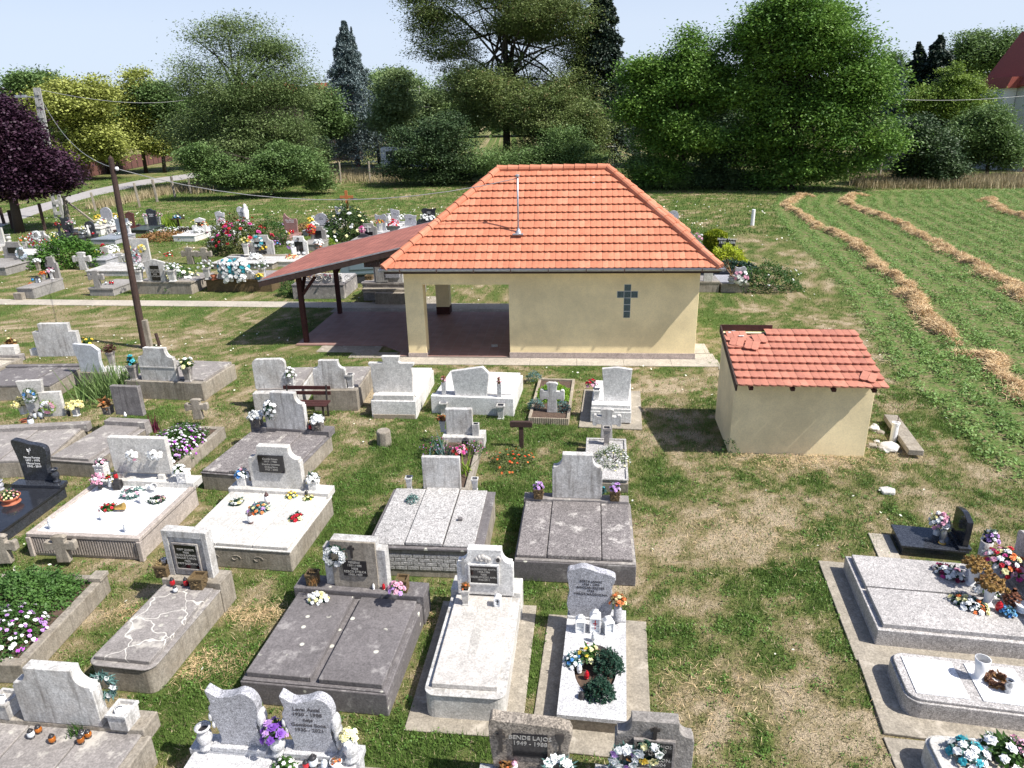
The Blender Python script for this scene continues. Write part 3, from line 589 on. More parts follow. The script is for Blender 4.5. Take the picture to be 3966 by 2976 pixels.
cnd('tiny white candle cup on the plinth left of the tiny red candle', 'B', 845,590,.50,568, WHP, WHP, r=.02)

# --- cream marble single with white baroque headstone
g = Grave('cream marble slab grave with rounded base, faint cross on lid and white curved headstone', 'B', .40, (1148,1195), (1626,1242), (1724,592), apron=.22)
g.rbox('base', 0, 1, 0, .93, 0, .38, WHTW, .12); g.rbox('kerb', -.01, 1.01, -.01, .93, .38, .40, CONW, .13)
g.box('slab', .08, .9, .045, .88, .40, .47, MARB); g.box('slab_cross', .44, .56, .3, .82, .47, .473, stone('rubbed_marble', (.5,.475,.44), (.43,.41,.38), .4), .0)
g.box('slab_cross_arm', .25, .437, .62, .69, .47, .473, MATS['rubbed_marble'], 0); g.box('slab_cross_arm', .563, .75, .62, .69, .47, .473, MATS['rubbed_marble'], 0)
g.box('plinth', -.02, 1.02, .9, 1.07, 0, .50, WHTW, .015)
s = g.stone('b', (783,372), (1104,388), (940,120), .50, baroque, .13, WHT)
g.plaque(s, .24, .72, .28, .66, PLQ, 'VECSERNYES ANTAL\n1923-1986\nNEJE\nVESZELOVSZKI ANNA\n1930-2011', .042, LETG, frame=WHT)
m = MB()
for (dx, dz, r_) in ((-.13,.80,.035),(-.08,.83,.045),(-.03,.84,.05),(.02,.82,.045),(.07,.8,.04),(.03,.77,.035),(-.06,.78,.035)):
    m.lathe([(r_*.3,0),(r_,.008),(r_*.7,.02),(r_*.2,.028)], 8, (0,0,0)); k = len(m.v)-32
    m.v[k:] = [(s['x']+dx*s['w']*1.0+v_[0], s['y']-v_[2], s['z']+dz*s['h']+v_[1]) for v_ in m.v[k:]]
m.build('flower_relief', MARB, s['o'], 0, True)
m = MB(); m.lathe([(.042,0),(.042,.012),(.03,.016)], 16); m.v = [(s['x']+.24*s['w']+a_, s['y']-c_, s['z']+.80*s['h']+b_*1.25) for a_, b_, c_ in m.v]; m.build('oval_portrait', MARB, s['o'])
m = MB(); m.lathe([(.028,0),(.028,.019)], 16); m.v = [(s['x']+.24*s['w']+a_, s['y']-c_, s['z']+.80*s['h']+b_*1.25) for a_, b_, c_ in m.v]; m.build('portrait_photo', LIDB, s['o'])
cross_on(g, s, .12, .45, .82, .11, CHROME)
p, h = Hh('b', 828,432,.47,320); vase('white footed vase on cream marble slab before the curved white headstone', p, .075, .26, WHTW, kind='sq', rz=g.rz)
bouquet('dry brown leaves in the white footed vase on marble slab', p+Vector((0,0,.26)), .07, .09, (PO,), LDRY, 4, .02, nl=70, ll=.06)
p, h = Hh('b', 1012,440,.47,350); house_lantern('small white house lantern on the cream marble slab', p, .085, .2, WHP, rz=g.rz, cross=LIDB)

# --- granite grave with oval planting
g = Grave('light granite grave with oval planting hole and wavy grey headstone', 'C', .27, (550,1335), (967,1380), (963,740), apron=.3)
g.box('base', .015, .985, .02, .98, 0, .215, CONB)
m = MB(); N_ = 40; cx, cy, rx, ry = g.X(.52), g.Y(.42), .27, .44; o_, i_ = [], []
for k in range(N_):
    t = 2*math.pi*k/N_; c_, s_ = math.cos(t), math.sin(t); i_.append((cx+rx*c_, cy+ry*s_)); f_ = min((g.W/2 - (cx if c_ > 0 else -cx)) / max(abs(c_), 1e-6), (g.L/2 - (cy if s_ > 0 else -cy)) / max(abs(s_), 1e-6)); o_.append((cx+f_*c_, cy+f_*s_))
for (X_, Y_) in ((1,1),(-1,1),(-1,-1),(1,-1)):
    j = min(range(N_), key=lambda k: (o_[k][0]-X_*g.W/2)**2 + (o_[k][1]-Y_*g.L/2)**2); o_[j] = (X_*g.W/2, Y_*g.L/2)
vs = [(x, y, z) for z in (.27, .215) for ring in (o_, i_) for x, y in ring]; fs = []
for k in range(N_):
    j = (k+1) % N_; fs += [(k, j, N_+j, N_+k), (2*N_+j, 2*N_+k, k, j)[::-1], (N_+k, N_+j, 3*N_+j, 3*N_+k)]
m.add(vs, fs); m.build('slab', GRAL, g.root)
MB().lathe([(.26, .0), (.26, .004)], 30, (cx, cy, .2155), sq=1.63).build('planting_soil', SOILM, g.root)
g.box('plinth', .0, 1, .9, 1.02, .271, .31, GRAL)
def wave4(w, h): return cm([(-.42,0),(-.5,.22),(-.45,.5),(-.5,.88),(-.35,.95),(-.15,1),(.1,.94),(.5,.84),(.44,.6),(.47,.25),(.40,0)], w, h)
s = g.stone('C', (608,752), (890,762), (715,462), .31, wave4, .12, GRA)
inscribe('BERTA JANOS\n1928 - 1999\nBOCSARI ESZTER\n1933\nVARGA MAGDOLNA', .05, LETD, s['o'], s['x'], s['y']-.002, s['z']+.6*s['h'])
p = at('C',690,838,.27); house_lantern('left white house lantern of the three on light granite', p, .12, .27, WHP, rz=-.1)
p = at('C',778,838,.27); house_lantern('tall middle white house lantern with red cross on light granite', p, .135, .36, WHP, rz=-.1, cross=GRED)
p = at('C',855,845,.27); house_lantern('right white house lantern of the three on light granite', p, .125, .27, WHP, rz=.25)
cnd('small silver angel candle in front of the tall white lantern', 'C', 770,902,.27,838, GCLR, WHP, r=.035)
p, h = Hh('C', 912,775,.31,665); vase('cylindrical granite vase with dried flowers right of wavy headstone', p, .065, h, GRA, kind='cyl')
bouquet('dried peach flowers in the cylindrical granite vase', p+Vector((0,0,h)), .12, .1, (PC, PO, petal('peach', (.7,.45,.22))), LDRY, 16, .03)
bush('upper dark green dwarf conifer in the oval planting', at('C',855,1060,.25), .2, .22, LD, 1800, .04, name='dwarf_conifer', cat='conifer')
bush('lower dark green dwarf conifer in the oval planting', at('C',805,1225,.25), .17, .2, LD, 1500, .04, name='dwarf_conifer', cat='conifer', ax=(1.1,1))
bouquet('blue and white flowers at left of the oval planting', at('C',655,1030,.27), .13, .12, (PW, PT, PW, PB), LB, 16, .03)
bouquet('yellow lilies with pink roses at top of the oval planting', at('C',745,1010,.27), .16, .2, (PY, PP, PC), LG, 12, .04, nl=60, ll=.12)
cnd('white angel lantern inside the oval planting', 'C', 685,1085,.25,1035, WHP, WHP, r=.035)
cnd('black lantern between the two dwarf conifers', 'C', 808,1150,.3,1098, LIDB, LIDB, r=.05)
cnd('black lantern on soil at lower left of the oval planting', 'C', 697,1250,.24,1200, LIDB, LIDB, r=.045)
cnd('red candle glass on soil in the oval planting', 'C', 728,1120,.24,1075, GRED, GRED, r=.035)

# --- terrazzo triple slab with rectangular headstone, brick pattern front
g = Grave('pale terrazzo grave of three slabs with brick patterned front and plain rectangular headstone', 'G', .58, (25,1050), (945,1066), (1045,608), exc=.06)
g.box('base', .01, .99, .02, 1, 0, .52, SIDE); g.box('kerb', 0, 1, 0, 1, .52, .565, COND)
g.slabs([.025,.33,.655,.925], .03, .99, .565, .60, TERR, .008, .035)
m = MB(); bw = (g.W-.1)/9.0
for r_ in range(4):
    for k in range(-1, 10):
        x0 = g.X(0)+.05+(k+(r_ % 2)*.5)*bw; x1 = min(x0+bw-.014, g.X(1)-.05); x0 = max(x0, g.X(0)+.05)
        if x1-x0 > .03: m.box(x0, x1, g.Y(.02)-.012, g.Y(.02)+.002, .14+r_*.075, .14+r_*.075+.062)
m.build('brick_panel', TERR, g.root, .003)
s = g.stone('G', (482,592), (772,604), (620,347), .60, rectp, .09, CONW, yoff=.02)
for nm, x, y, yt in (('left', 375,588,482), ('right', 885,600,492)):
    vase('empty square tapered stone vase %s of the rectangular headstone' % nm, at('G', x, y, .56), .075, .24, CONW, kind='sq', rz=g.rz)
bush('small pale green succulent weed in the joint of the terrazzo slabs', at('G',400,690,.6), .12, .1, LB, 260, .04, name='weed', cat='plant', flowers=(PW,), nf=8, fr=.015, stem=False)
MB().box(-.04,.04,-.03,.03,0,.05).build('pebble', COND, None, .01, loc=at('G',770,835,.605)); tag(bpy.context.scene.collection.objects[-1], 'small broken stone lying on the right terrazzo slab', 'stone')

# --- dark triple slab with baroque headstone
g = Grave('dark three part slab grave with pale curved shoulder headstone and two carved planters', 'G', .40, (1186,1142), (2142,1184), (2096,702), exc=.03)
g.box('base', 0, 1, 0, 1, 0, .375, COND, .015); g.box('kerb', .006, .994, .006, 1, .375, .395, CON)
g.slabs([.015,.27,.72,.975], .035, .93, .395, .45, TERRD, .006, .018); g.box('plinth', -.0, .98, .93, 1.05, .3, .5, CON)
s = g.stone('G', (1486,658), (1872,672), (1680,328), .50, baroque, .14, CONW)
for nm, x, y in (('left', 1380,668), ('right', 1975,684)):
    planter('carved fan pattern planter with lilac flowers %s of the shouldered headstone' % nm, at('G', x, y, .5)+Vector((0,.05,0)), .17, .2, OCHRE, -.1)
    bouquet('lilac artificial flowers in the %s carved planter of the shouldered headstone' % nm, at('G', x, y, .5)+Vector((0,.05,.19)), .09, .13, (PL, PW, PL), LG, 9, .04, nl=30)
bouquet('turquoise spruce sprig behind the right carved planter', at('G',1885,640,.5)+Vector((0,.05,0)), .05, .16, (PT,), LB, 3, .02, nl=50)

# --- white three part slab with black plaque
g = Grave('white painted slab grave with curved headstone, black script plaque and many flower arrangements', 'F', .42, (-35,1352), (932,1400), (1292,922), exc=.05)
g.box('base', 0, 1, 0, 1, 0, .37, SIDE, .015); g.box('kerb', -.006, 1.006, -.006, 1, .37, .40, WHTW)
g.slabs([.01,.34,.66,.985], .01, .92, .40, .46, WHTW, .006); g.box('plinth', -.01, 1.0, .92, 1.1, .38, .52, WHTW)
s = g.stone('F', (618,848), (1046,884), (800,513), .52, baroque, .14, WHTW)
g.plaque(s, .215, .70, .40, .80, PLQ, 'Csonka Istvan\n1917 - 1988\nCsonka Istvanne\nOrdog Ilona\n1923 - 2003', .052, LETG, th=.04)
m = MB()
for k in range(3):
    cx_ = g.X(.3+.2*k)
    m.tube([(cx_+.10*math.cos(t*.6)*(1-t/14), g.Y(0)-.003, .2+.07*math.sin(t*.6)*(1-t/14)) for t in range(12)], .006, 4)
m.build('scroll_relief', SIDE, g.root)
pw = [('left', 525,848,'pink and white flowers in the white box planter', (PP, PW, PW, PB)), ('right', 1135,888,'white freesias in the white box planter', (PW,))]
for nm, x, y, t_, cols in pw:
    p = at('F', x, y, .52)+Vector((0,.08,0)); planter('white box planter %s of the black script plaque' % nm, p, .17, .19, WHT, -.1, relief=False)
    bouquet(t_ + ' %s of the black script plaque' % nm, p+Vector((0,0,.17)), .13, .16, cols, LD, 16, .04)
z = .462
bouquet('white roses on dark ring, left on the white slab', at('F',480,995,z), .12, .07, (PW, PW, PC), LD, 7, .04, kind='ring', nl=90)
bouquet('large teal wreath with orange and lilac flowers on the white slab', at('F',670,1060,z), .2, .13, (PO, PL, petal('apricot',(.75,.36,.12)), PC), LB, 14, .04, kind='dome', nl=260, ax=(1,.8))
bouquet('yellow flowers on teal moss under the headstone of the white slab', at('F',948,935,z), .11, .08, (PY, PC), LB, 9, .035, kind='flat', nl=90)
bouquet('cream bunch lying at the right end of the white slab', at('F',1090,955,z), .1, .06, (PC, PY), LG, 6, .03, kind='flat', nl=60)
bouquet('red and white roses in a round arrangement on the white slab', at('F',995,1125,z), .13, .08, (PR, PW, PC), LD, 9, .045, kind='dome', nl=110)
cnd('frosted white lantern with brown lid near the headstone of the white slab', 'F', 745,998,z,893, WHP, plain('brown_lid',(.1,.055,.05),.4), r=.05)
cnd('frosted white lantern with brown lid before the teal wreath', 'F', 603,1165,z,1060, WHP, MATS['brown_lid'], r=.05)
cnd('dark lantern behind the cream bunch on the white slab', 'F', 1080,925,z,885, LIDB, LIDB, r=.035)

# --- white gravel grave with ribbed front
g = Grave('beige framed grave filled with white gravel, ribbed front and blank rectangular headstone', 'E', .44, (255,1230), (1192,1302), (1692,830), exc=.08)
BEI = stone('beige_artstone', (.50,.44,.40), (.36,.31,.27), .35, streak=.25)
g.box('base', .015, .985, .015, .985, 0, .38, BEI); g.frame('frame', .1, .38, .45, BEI); g.box('gravel_bed', .05, .95, .05, .93, .38, .415, GRAVW, .0)
m = MB(); n_ = 40; 
for k in range(n_):
    x0 = g.X(.04)+(g.W*.92)*k/n_; m.box(x0, x0+g.W*.92/n_*.55, g.Y(.015)-.02, g.Y(.015)+.001, .06, .36)
m.build('ribbed_panel', BEI, g.root, .003)
for f0, f1 in ((-.005,.035),(.965,1.005)): g.box('corner_post', f0, f1, -.012, .03, 0, .379, BEI)
g.box('plinth', -.0, 1.0, .93, 1.1, .38, .53, WHTW)
s = g.stone('E', (992,722), (1462,752), (1180,438), .62, rectp, .12, WHTW)
for fx in (.12, .83): MB().box(s['x']+(fx-.5)*s['w']-.06, s['x']+(fx-.5)*s['w']+.06, s['y']-.06, s['y']+.08, .53, .62).build('headstone_foot', WHTW, g.root, .006)
bouquet('white rose cluster hung on left half of the blank headstone', g.wpt(s['x']-.08*s['w'], s['y']-.06, s['z']+.55*s['h']), .12, .09, (PW, PW, PP), WHTW, 12, .045, kind='dome', rz=g.rz, tilt=math.pi/2, nl=30)
bouquet('white lily cluster hung on right half of the blank headstone', g.wpt(s['x']+.30*s['w'], s['y']-.06, s['z']+.58*s['h']), .12, .08, (PW,), WHTW, 12, .045, kind='dome', rz=g.rz, tilt=math.pi/2, nl=30, ax=(1.3,.8))
p = at('E',1572,812,.53)+Vector((0,.05,0)); planter('carved white planter at the right end of the white gravel grave', p, .2, .22, WHT, g.rz)
bouquet('white flowers with dry twigs in the carved planter of the white gravel grave', p+Vector((-.06,0,.2)), .11, .14, (PW,), LG, 9, .05)
p = at('E',872,800,.5)+Vector((0,.1,0)); planter('carved white planter at the left end of the white gravel grave', p, .2, .32, WHT, g.rz)
bouquet('white blossoms on top of the left carved planter of the gravel grave', p+Vector((0,0,.3)), .1, .12, (PW, PP), LD, 9, .045)
p = at('E',862,865,.45); vase('dark vase holding pink flowers at head of the gravel grave', p, .05, .16, LIDB); bouquet('big pink bouquet at left head of the white gravel grave', p+Vector((0,0,.13)), .12, .16, (PP, PP, PW), LG, 20, .04, ball=True)
bouquet('red and yellow flowers between pink bouquet and black lantern', at('E',945,800,.53), .12, .1, (PR, PY, PW), LG, 12, .035)
house_lantern('black square lantern at head of the white gravel grave', at('E',1015,870,.42), .13, .22, LIDB, glass=LIDB, rz=.1)
cnd('silver lantern beside the black square lantern', 'E', 955,865,.42,775, CHROME, CHROME, r=.05)
cnd('red lidded lantern behind the black square lantern', 'E', 1000,800,.53,705, GRED, LIDB, r=.04)
z = .418
o = bouquet('large white rose bouquet lying on teal wreath in white gravel', at('E',1135,925,z), .2, .12, (PW, PW, PP), LB, 16, .045, kind='ring', nl=150); 
vase('white plastic vase lying among roses in white gravel', at('E',1270,880,z)+Vector((0,0,.06)), .06, .22, WHP, kind='cup')[0].rotation_euler = (0, 1.25, -.5)
bouquet('dark wreath with small cream flowers at right in white gravel', at('E',1348,975,z), .14, .07, (PW, PC, PP), LD, 12, .04, kind='ring', nl=130)
bouquet('red roses and fern bouquet lying in white gravel', at('E',930,1045,z), .16, .12, (PR,), LG, 9, .03, kind='flat', nl=90, ax=(1.1,.8), ll=.13)
m = MB(); m.lathe([(.035,0),(.07,.16)], 12); o = m.build('gold_wrapper', GOLDM, None, loc=at('E',985,1065,z)+Vector((.02,0,.07))); o.rotation_euler = (0, 1.4, .1); tag(o, 'gold paper cone wrapping the stems of red roses in white gravel', 'wrapper')
for x, y, yt, t_ in ((443,1212,1108,'left front corner of'), (1085,1238,1140,'right front corner of'), (882,1135,1050,'the middle of')):
    cnd('clear glass lantern with white lid near %s the white gravel' % t_, 'E', x, y, z, yt, GCLR, WHP, r=.045)
m = MB(); m.lathe([(.05,0),(.055,.08),(.035,.16),(.03,.2),(.035,.23),(.01,.26)], 10); o = m.build('angel_figurine', WHP, None, smooth=True, loc=at('E',1225,990,z)); tag(o, 'white angel figurine standing in white gravel between two wreaths', 'figurine')

# --- dark granite with leaning wavy stone
g = Grave('polished dark granite slab grave with dark wavy headstone lettered in white', 'E', .26, None, (-75,1298), (572,832), W=1.05, exc=.05)
g.box('base', .02, .98, .02, .98, 0, .21, BLKS); g.box('slab', 0, 1, 0, 1, .21, .26, BLK, .008); g.box('plinth', .02, 1.01, .9, 1.02, .26, .33, BLKS)
s = g.stone('E', (190,792), (452,806), (260,462), .33, wave3, .12, BLKS)
inscribe('Nacsa Ferenc\n1897 - 1975\nNacsa Imre\n1942 - 2019', .062, LETW, s['o'], s['x']+.02, s['y']-.002, s['z']+.47*s['h'])
m = MB(); m.tube([(s['x']-.02, s['y']-.003, s['z']+.66*s['h']), (s['x']+.0, s['y']-.003, s['z']+.74*s['h']), (s['x']+.03, s['y']-.003, s['z']+.80*s['h'])], .004, 4)
for k in range(4): m.tube([(s['x']+.0, s['y']-.003, s['z']+(.72+.02*k)*s['h']), (s['x']+(.04 if k % 2 else -.04), s['y']-.003, s['z']+(.76+.02*k)*s['h'])], .006, 4)
m.build('engraved_rose', LETW, s['o'])
p, h = Hh('E', 490,812,.33,692); vase('black granite baluster vase right of the white lettered headstone', p, .075, h, BLKS)
vase('grey stone vase at the left picture edge on the dark granite plinth', at('E',5,880,.3), .08, .2, GRA)
p = at('E',95,985,.26); vase('wide terracotta bowl on the polished dark slab', p, .19, .13, TERRA, kind='cup', name='flower_bowl', cat='bowl'); bouquet('pink flowering plant in the terracotta bowl', p+Vector((0,0,.11)), .16, .14, (PP, petal('salmon',(.75,.4,.35)), PC), LG, 24, .022, nl=200, ll=.05)

# --- planted kerb grave, front left
g = Grave('concrete kerb grave overgrown by green bush and petunias at the left edge', 'A', .31, None, (155,905), (788,240), W=1.9, exc=.02)
g.frame('kerb', .14, 0, .31, SIDE, .015); g.box('planting_soil', .06, .94, .06, .94, .0, .26, SOILM, 0); g.box('corner_block', .9, 1.01, .9, 1.01, .31, .38, SIDE)
bush('dense green groundcover bush in the left kerb grave', g.wpt(-.05,.48,.22), .85, .36, leafmat('bush_green', (.055,.125,.028), (.10,.20,.045), s=3, fs=30), 9000, .055, ax=(1,.6))
bush('white and violet petunias filling the front of the left kerb grave', g.wpt(.1,-.42,.2), .75, .34, LG, 5200, .05, name='petunia_bed', cat='flower bed', flowers=(PW,PW,PW,PL,PL,petal('purple',(.42,.08,.5))), nf=230, fr=.032, ax=(1,.85))
for x, y, yt, t_ in ((60,1500,1240,'left old stone cross with lobed arms behind the groundcover bush'), (560,1490,1250,'right old stone cross with lobed arms behind the groundcover bush')):
    p, h = Hh('E', x, y, .1, yt); MB().prism(crossp(.52, h), -.05, .05).build('stone_cross', SIDE, None, .012, loc=p, label=t_)['category'] = 'cross'

# --- bottom left double grave
g = Grave('wide grey slab grave at the lower left with blank whitewashed curved headstone', 'A', .42, None, None, (1112,1418), W=2.25, L=2.1, yaw=-.12, back=True)
g.box('base', 0, 1, 0, 1, 0, .42, SIDE, .015); g.slabs([.03,.34,.655,.96], .03, .99, .42, .455, CON, .008); g.box('plinth', -.01, .975, .985, 1.12, .3, .52, SIDE, .015)
s = g.stone('A', (182,1308), (748,1364), (370,940), .52, baroque, .14, CONW)
for nm, p in (('right', at('A',905,1360,.52)), ('left', at('A',40,1275,.52))):
    planter('square framed planter %s of the blank whitewashed headstone' % nm, p+Vector((0,.06,0)), .24, .23, CONW, -.15, relief=False); vase('white plastic pot sunk in the %s square framed planter' % nm, p+Vector((-.02,.04,.1)), .055, .14, WHP, kind='cyl')
bouquet('teal wreath leaning behind right edge of the blank whitewashed headstone', g.wpt(s['x']+.5*s['w'], s['y']+.2, .52+.55*s['h']), .17, .07, (PW,), LB, 5, .04, kind='ring', tilt=1.4, rz=g.rz, nl=150)
for i, (x, y, yt, gl, t_) in enumerate(((235,1435,1355,GCLR,'leftmost clear'),(288,1398,1330,GAMB,'second from left brown'),(390,1470,1395,GAMB,'middle amber'),(600,1475,1400,GAMB,'pale amber'),(652,1432,1365,GAMB,'rightmost amber'),(606,1425,1368,GCLR,'small yellowish'))):
    cnd('%s glass candle in the row on the lower left slab' % t_, 'A', x, y, .457, yt, gl, r=.04)
tuft('grass tuft growing between headstone and slab beside the amber candles', at('A',560,1400,.46), .1, .14, LG, 60, .012)

# --- double granite, bottom
g = Grave('speckled grey granite double grave with two scroll edged headstones', 'X', .40, None, None, (1150,425), W=1.95, L=2.0, yaw=-.115, back=True, apron=.15)
g.box('base', .01, .99, .0, .99, 0, .35, GRAL); g.slabs([.02,.5,.98], .0, .9, .35, .40, GRAL, .003); g.box('plinth', 0, 1, .895, 1.01, .35, .44, GRAL)
def scroll(w, h): return cm([(-.40,0),(-.36,.15),(-.46,.5),(-.5,.68),(-.44,.78),(-.5,1),(-.42,.98),(-.25,.9),(.0,.93),(.22,1),(.42,.92),(.5,.72),(.44,.5),(.42,.3),(.5,.06),(.47,0)], w, h)
for (L_, R_, T_, b0, b1, txt, nm) in (((330,398),(600,412),(430,122),(318,420),(648,440),None,'x'), ((725,432),(1000,448),(830,150),(712,450),(1035,470),'Levai Antal\n1930 - 1988\nneje\nGombos Ilona\n1935 - 2021','y')):
    s = g.stone('X', L_, R_, T_, .50, scroll, .12, GRA)
    for kk, (dx, dz, rr) in enumerate(((.5,.50,.07),(.52,.32,.06),(.53,.16,.05),(-.5,.5,.04),(-.46,.36,.035))):
        m = MB(); m.lathe([(rr*.5,-.07),(rr,-.05),(rr,.05),(rr*.5,.07)], 10); k = len(m.v)-40; m.v[k:] = [(s['x']+dx*s['w']+a_*.6, s['y']+.06+c_, s['z']+dz*s['h']+b_*1.6) for a_, b_, c_ in m.v[k:]]; m.build('scroll_edge', GRAL, s['o'], 0, True)
    MB().box(s['x']-.56*s['w'], s['x']+.56*s['w'], s['y']-.05, s['y']+.14, .44, .50).build('headstone_foot', GRAL, g.root, .006)
    if txt: inscribe(txt, .068, LETD, s['o'], s['x'], s['y']-.002, s['z']+.60*s['h'])
vz = [(285,415,285,'left empty'), (680,450,340,'middle'), (1078,482,352,'right')]
for x, y, yt, t_ in vz:
    p, h = Hh('X', x, y, .44, yt); h = min(h, .3); vase('%s granite baluster vase of the double granite grave' % t_, p, .085, h, GRAL)
    if t_ == 'middle': bouquet('violet and lilac roses between the two granite headstones', p+Vector((-.02,0,h)), .15, .16, (PV, PL, PV), LG, 9, .055, nl=40)
    if t_ == 'right': bouquet('pale yellow roses in the right vase of the double granite grave', p+Vector((0,0,h)), .09, .11, (PC, PC, PW), LG, 8, .05, nl=30)
bouquet('white and green arrangement at the bottom edge on granite slab', at('X',710,525,.4), .13, .1, (PW,), LG, 10, .03)
cnd('red lantern with black lid on the granite slab at the bottom edge', 'X', 828,528,.41,480, GRED)
cnd('larger clear lantern with black lid on the granite slab at the bottom edge', 'X', 868,518,.41,450, GCLR, r=.055)
cnd('plain clear candle glass right of the larger clear lantern', 'X', 928,526,.41,480, GCLR, GCLR)
p = at('X',992,528,.41); vase('white bowl of dried petals on the granite slab', p, .07, .1, WHP, kind='cup', name='flower_bowl', cat='bowl'); bouquet('dried brown petals in the white bowl', p+Vector((0,0,.09)), .05, .03, (PO,), LDRY, 3, .02, nl=30, ll=.03)

# --- two headstones cut by the bottom edge
g = Grave('grey terrazzo grave with sloping topped headstone at the bottom edge right of centre', 'Y', .35, None, None, (515,330), W=1.0, L=2.0, yaw=-.12, back=True, apron=.1)
g.box('base', 0, 1, 0, 1, 0, .35, TERR); g.box('slab', .06, .94, .03, .85, .35, .41, TERR)
def slopet(w, h): return cm([(-.46,0),(-.5,.5),(-.5,1),(-.35,1.0),(0,.98),(.5,.90),(.49,.5),(.5,0)], w, h, 3)
s = g.stone('Y', (70,322), (500,330), (280,76), .38, slopet, .15, stone('mossy_terrazzo',(.36,.33,.31),(.24,.2,.15),.4,speck=.7,speck_s=60))
g.plaque(s, .29, .73, .30, .78, PLQ, 'BENDE LAJOS\n1949 - 1988\n \n ', .075, LETG); cross_on(g, s, .14, .38, .85, .1)
m = MB(); m.lathe([(.035,0),(.012,.05),(.012,.12),(.045,.2),(.05,.27)], 8); m.v = [(s['x']+.38*s['w']+a_, s['y']-.012+b_*.2, s['z']+.42*s['h']+c_) for a_, b_, c_ in m.v]; m.build('chalice_relief', IRON, s['o'])
bouquet('teal wreath with white daisies under the sloping headstone', at('Y',435,310,.42)+Vector((0,-.1,.06)), .17, .1, (PW,), LB, 8, .055, kind='ring', nl=150, tilt=.9)
cnd('small white and pink lantern before the sloping headstone', 'Y', 200,318,.42,285, WHP, PP, r=.04)
bouquet('dry brown leaves before the sloping headstone', at('Y',160,318,.42), .1, .06, (PO,), LDRY, 3, .02, nl=60)
g = Grave('grey roughcast grave with curved shoulder headstone at the bottom edge, right one', 'Y', .35, None, None, (1180,335), W=1.05, L=2.0, yaw=-.12, back=True, apron=.1)
g.box('base', 0, 1, 0, 1, 0, .35, TERR); g.box('slab', .06, .94, .03, .85, .35, .41, TERR)
s = g.stone('Y', (745,324), (1166,334), (955,66), .38, baroque, .14, stone('roughcast', (.38,.36,.34),(.22,.2,.18),.35,speck=.3,speck_s=30,bmp=1.0))
g.plaque(s, .27, .73, .07, .62, PLQ, 'BENDE LAJOS\n1918-1990\nNEJE\nBORUSZ ILONA\n1923-2004', .06, LETG, frame=CON); cross_on(g, s, .5, .68, .92, .1)
g.plaque(s, .3, .68, -.12, .04, WPLQ, 'BENDE ISTVAN', .045, LETD, th=.06)
bouquet('wreath of white and lilac daisies left of the black plaque at the bottom edge', g.wpt(s['x']-.38*s['w'], s['y']-.08, s['z']+.42*s['h']), .16, .08, (PW, PL, PW), LB, 7, .06, kind='ring', tilt=1.5, rz=g.rz, nl=140)
bouquet('dark wreath with one yellow rose over the black plaque at the bottom edge', g.wpt(s['x']-.08*s['w'], s['y']-.1, s['z']+.58*s['h']), .14, .08, (PY, PW, PC), LD, 5, .055, kind='ring', tilt=1.5, rz=g.rz, nl=120)
bouquet('brown dry leaves below the wreaths at the bottom edge', at('Y',810,312,.42)+Vector((0,-.05,0)), .12, .12, (PO,), LDRY, 2, .02, nl=70, ll=.1)
# ================================================================ MIDDLE ROWS
# two headed slab grave, far left of second row
g = Grave('lichen spotted double slab grave with flared and rectangular white headstones', 'E', .40, None, (412,612), (738,332), W=2.0, exc=.03)
g.box('base', 0, 1, 0, 1, 0, .34, SIDE); g.slabs([0,.34,.5,.97], .0, .93, .34, .40, CON, .006, .02); g.box('plinth', 0, 1.04, .93, 1.06, .3, .49, CON)
s = g.stone('H', (205,835), (385,838), (290,552), .47, lambda w, h: [(-w*.28,0),(w*.28,0),(w*.5,h),(-w*.5,h)], .1, WHTW)
s2 = g.stone('H', (352,828), (500,836), (430,642), .47, rectp, .1, WHTW)
bouquet('white and green rose wreath on the flared headstone', g.wpt(s['x'], s['y']-.06, s['z']+.62*s['h']), .17, .07, (PW, PW, PB), LG, 12, .045, kind='ring', tilt=1.5, rz=g.rz)
bouquet('pink and green rose wreath on the rectangular white headstone', g.wpt(s2['x']-.05, s2['y']-.06, s2['z']+.45*s2['h']), .17, .07, (PP, PW, PP), LL, 12, .045, kind='ring', tilt=1.5, rz=g.rz)
for nm, x, y in (('left', 178,815), ('right', 590,830)):
    p = at('H', x, y, .49)+Vector((0,.05,0)); vase('white fluted vase with yellow chrysanthemums %s of the two white headstones' % nm, p, .1, .22, WHT, kind='sq', rz=-.1); bouquet('pale yellow chrysanthemum ball bunch in the %s white fluted vase' % nm, p+Vector((0,0,.22)), .15, .13, (petal('pale_yellow' + nm, (.82,.75,.36)),), LG, 9, .075, ball=True)
cnd('round glass lantern with black lid on the lichen spotted slab', 'H', 248,905,.42,815, GCLR, r=.07); cnd('glass lantern with black lid between the two white headstones', 'H', 328,850,.45,758, GCLR, r=.06); cnd('small glass lantern with black lid left between the white headstones', 'H', 278,852,.45,778, GCLR, r=.04); cnd('dark glass lantern beside the right fluted vase', 'H', 540,828,.49,762, LIDB, r=.04)
vase('shallow terracotta dish on the lichen spotted slab', at('H',193,872,.44), .1, .06, TERRA, kind='cup', name='flower_bowl', cat='bowl')
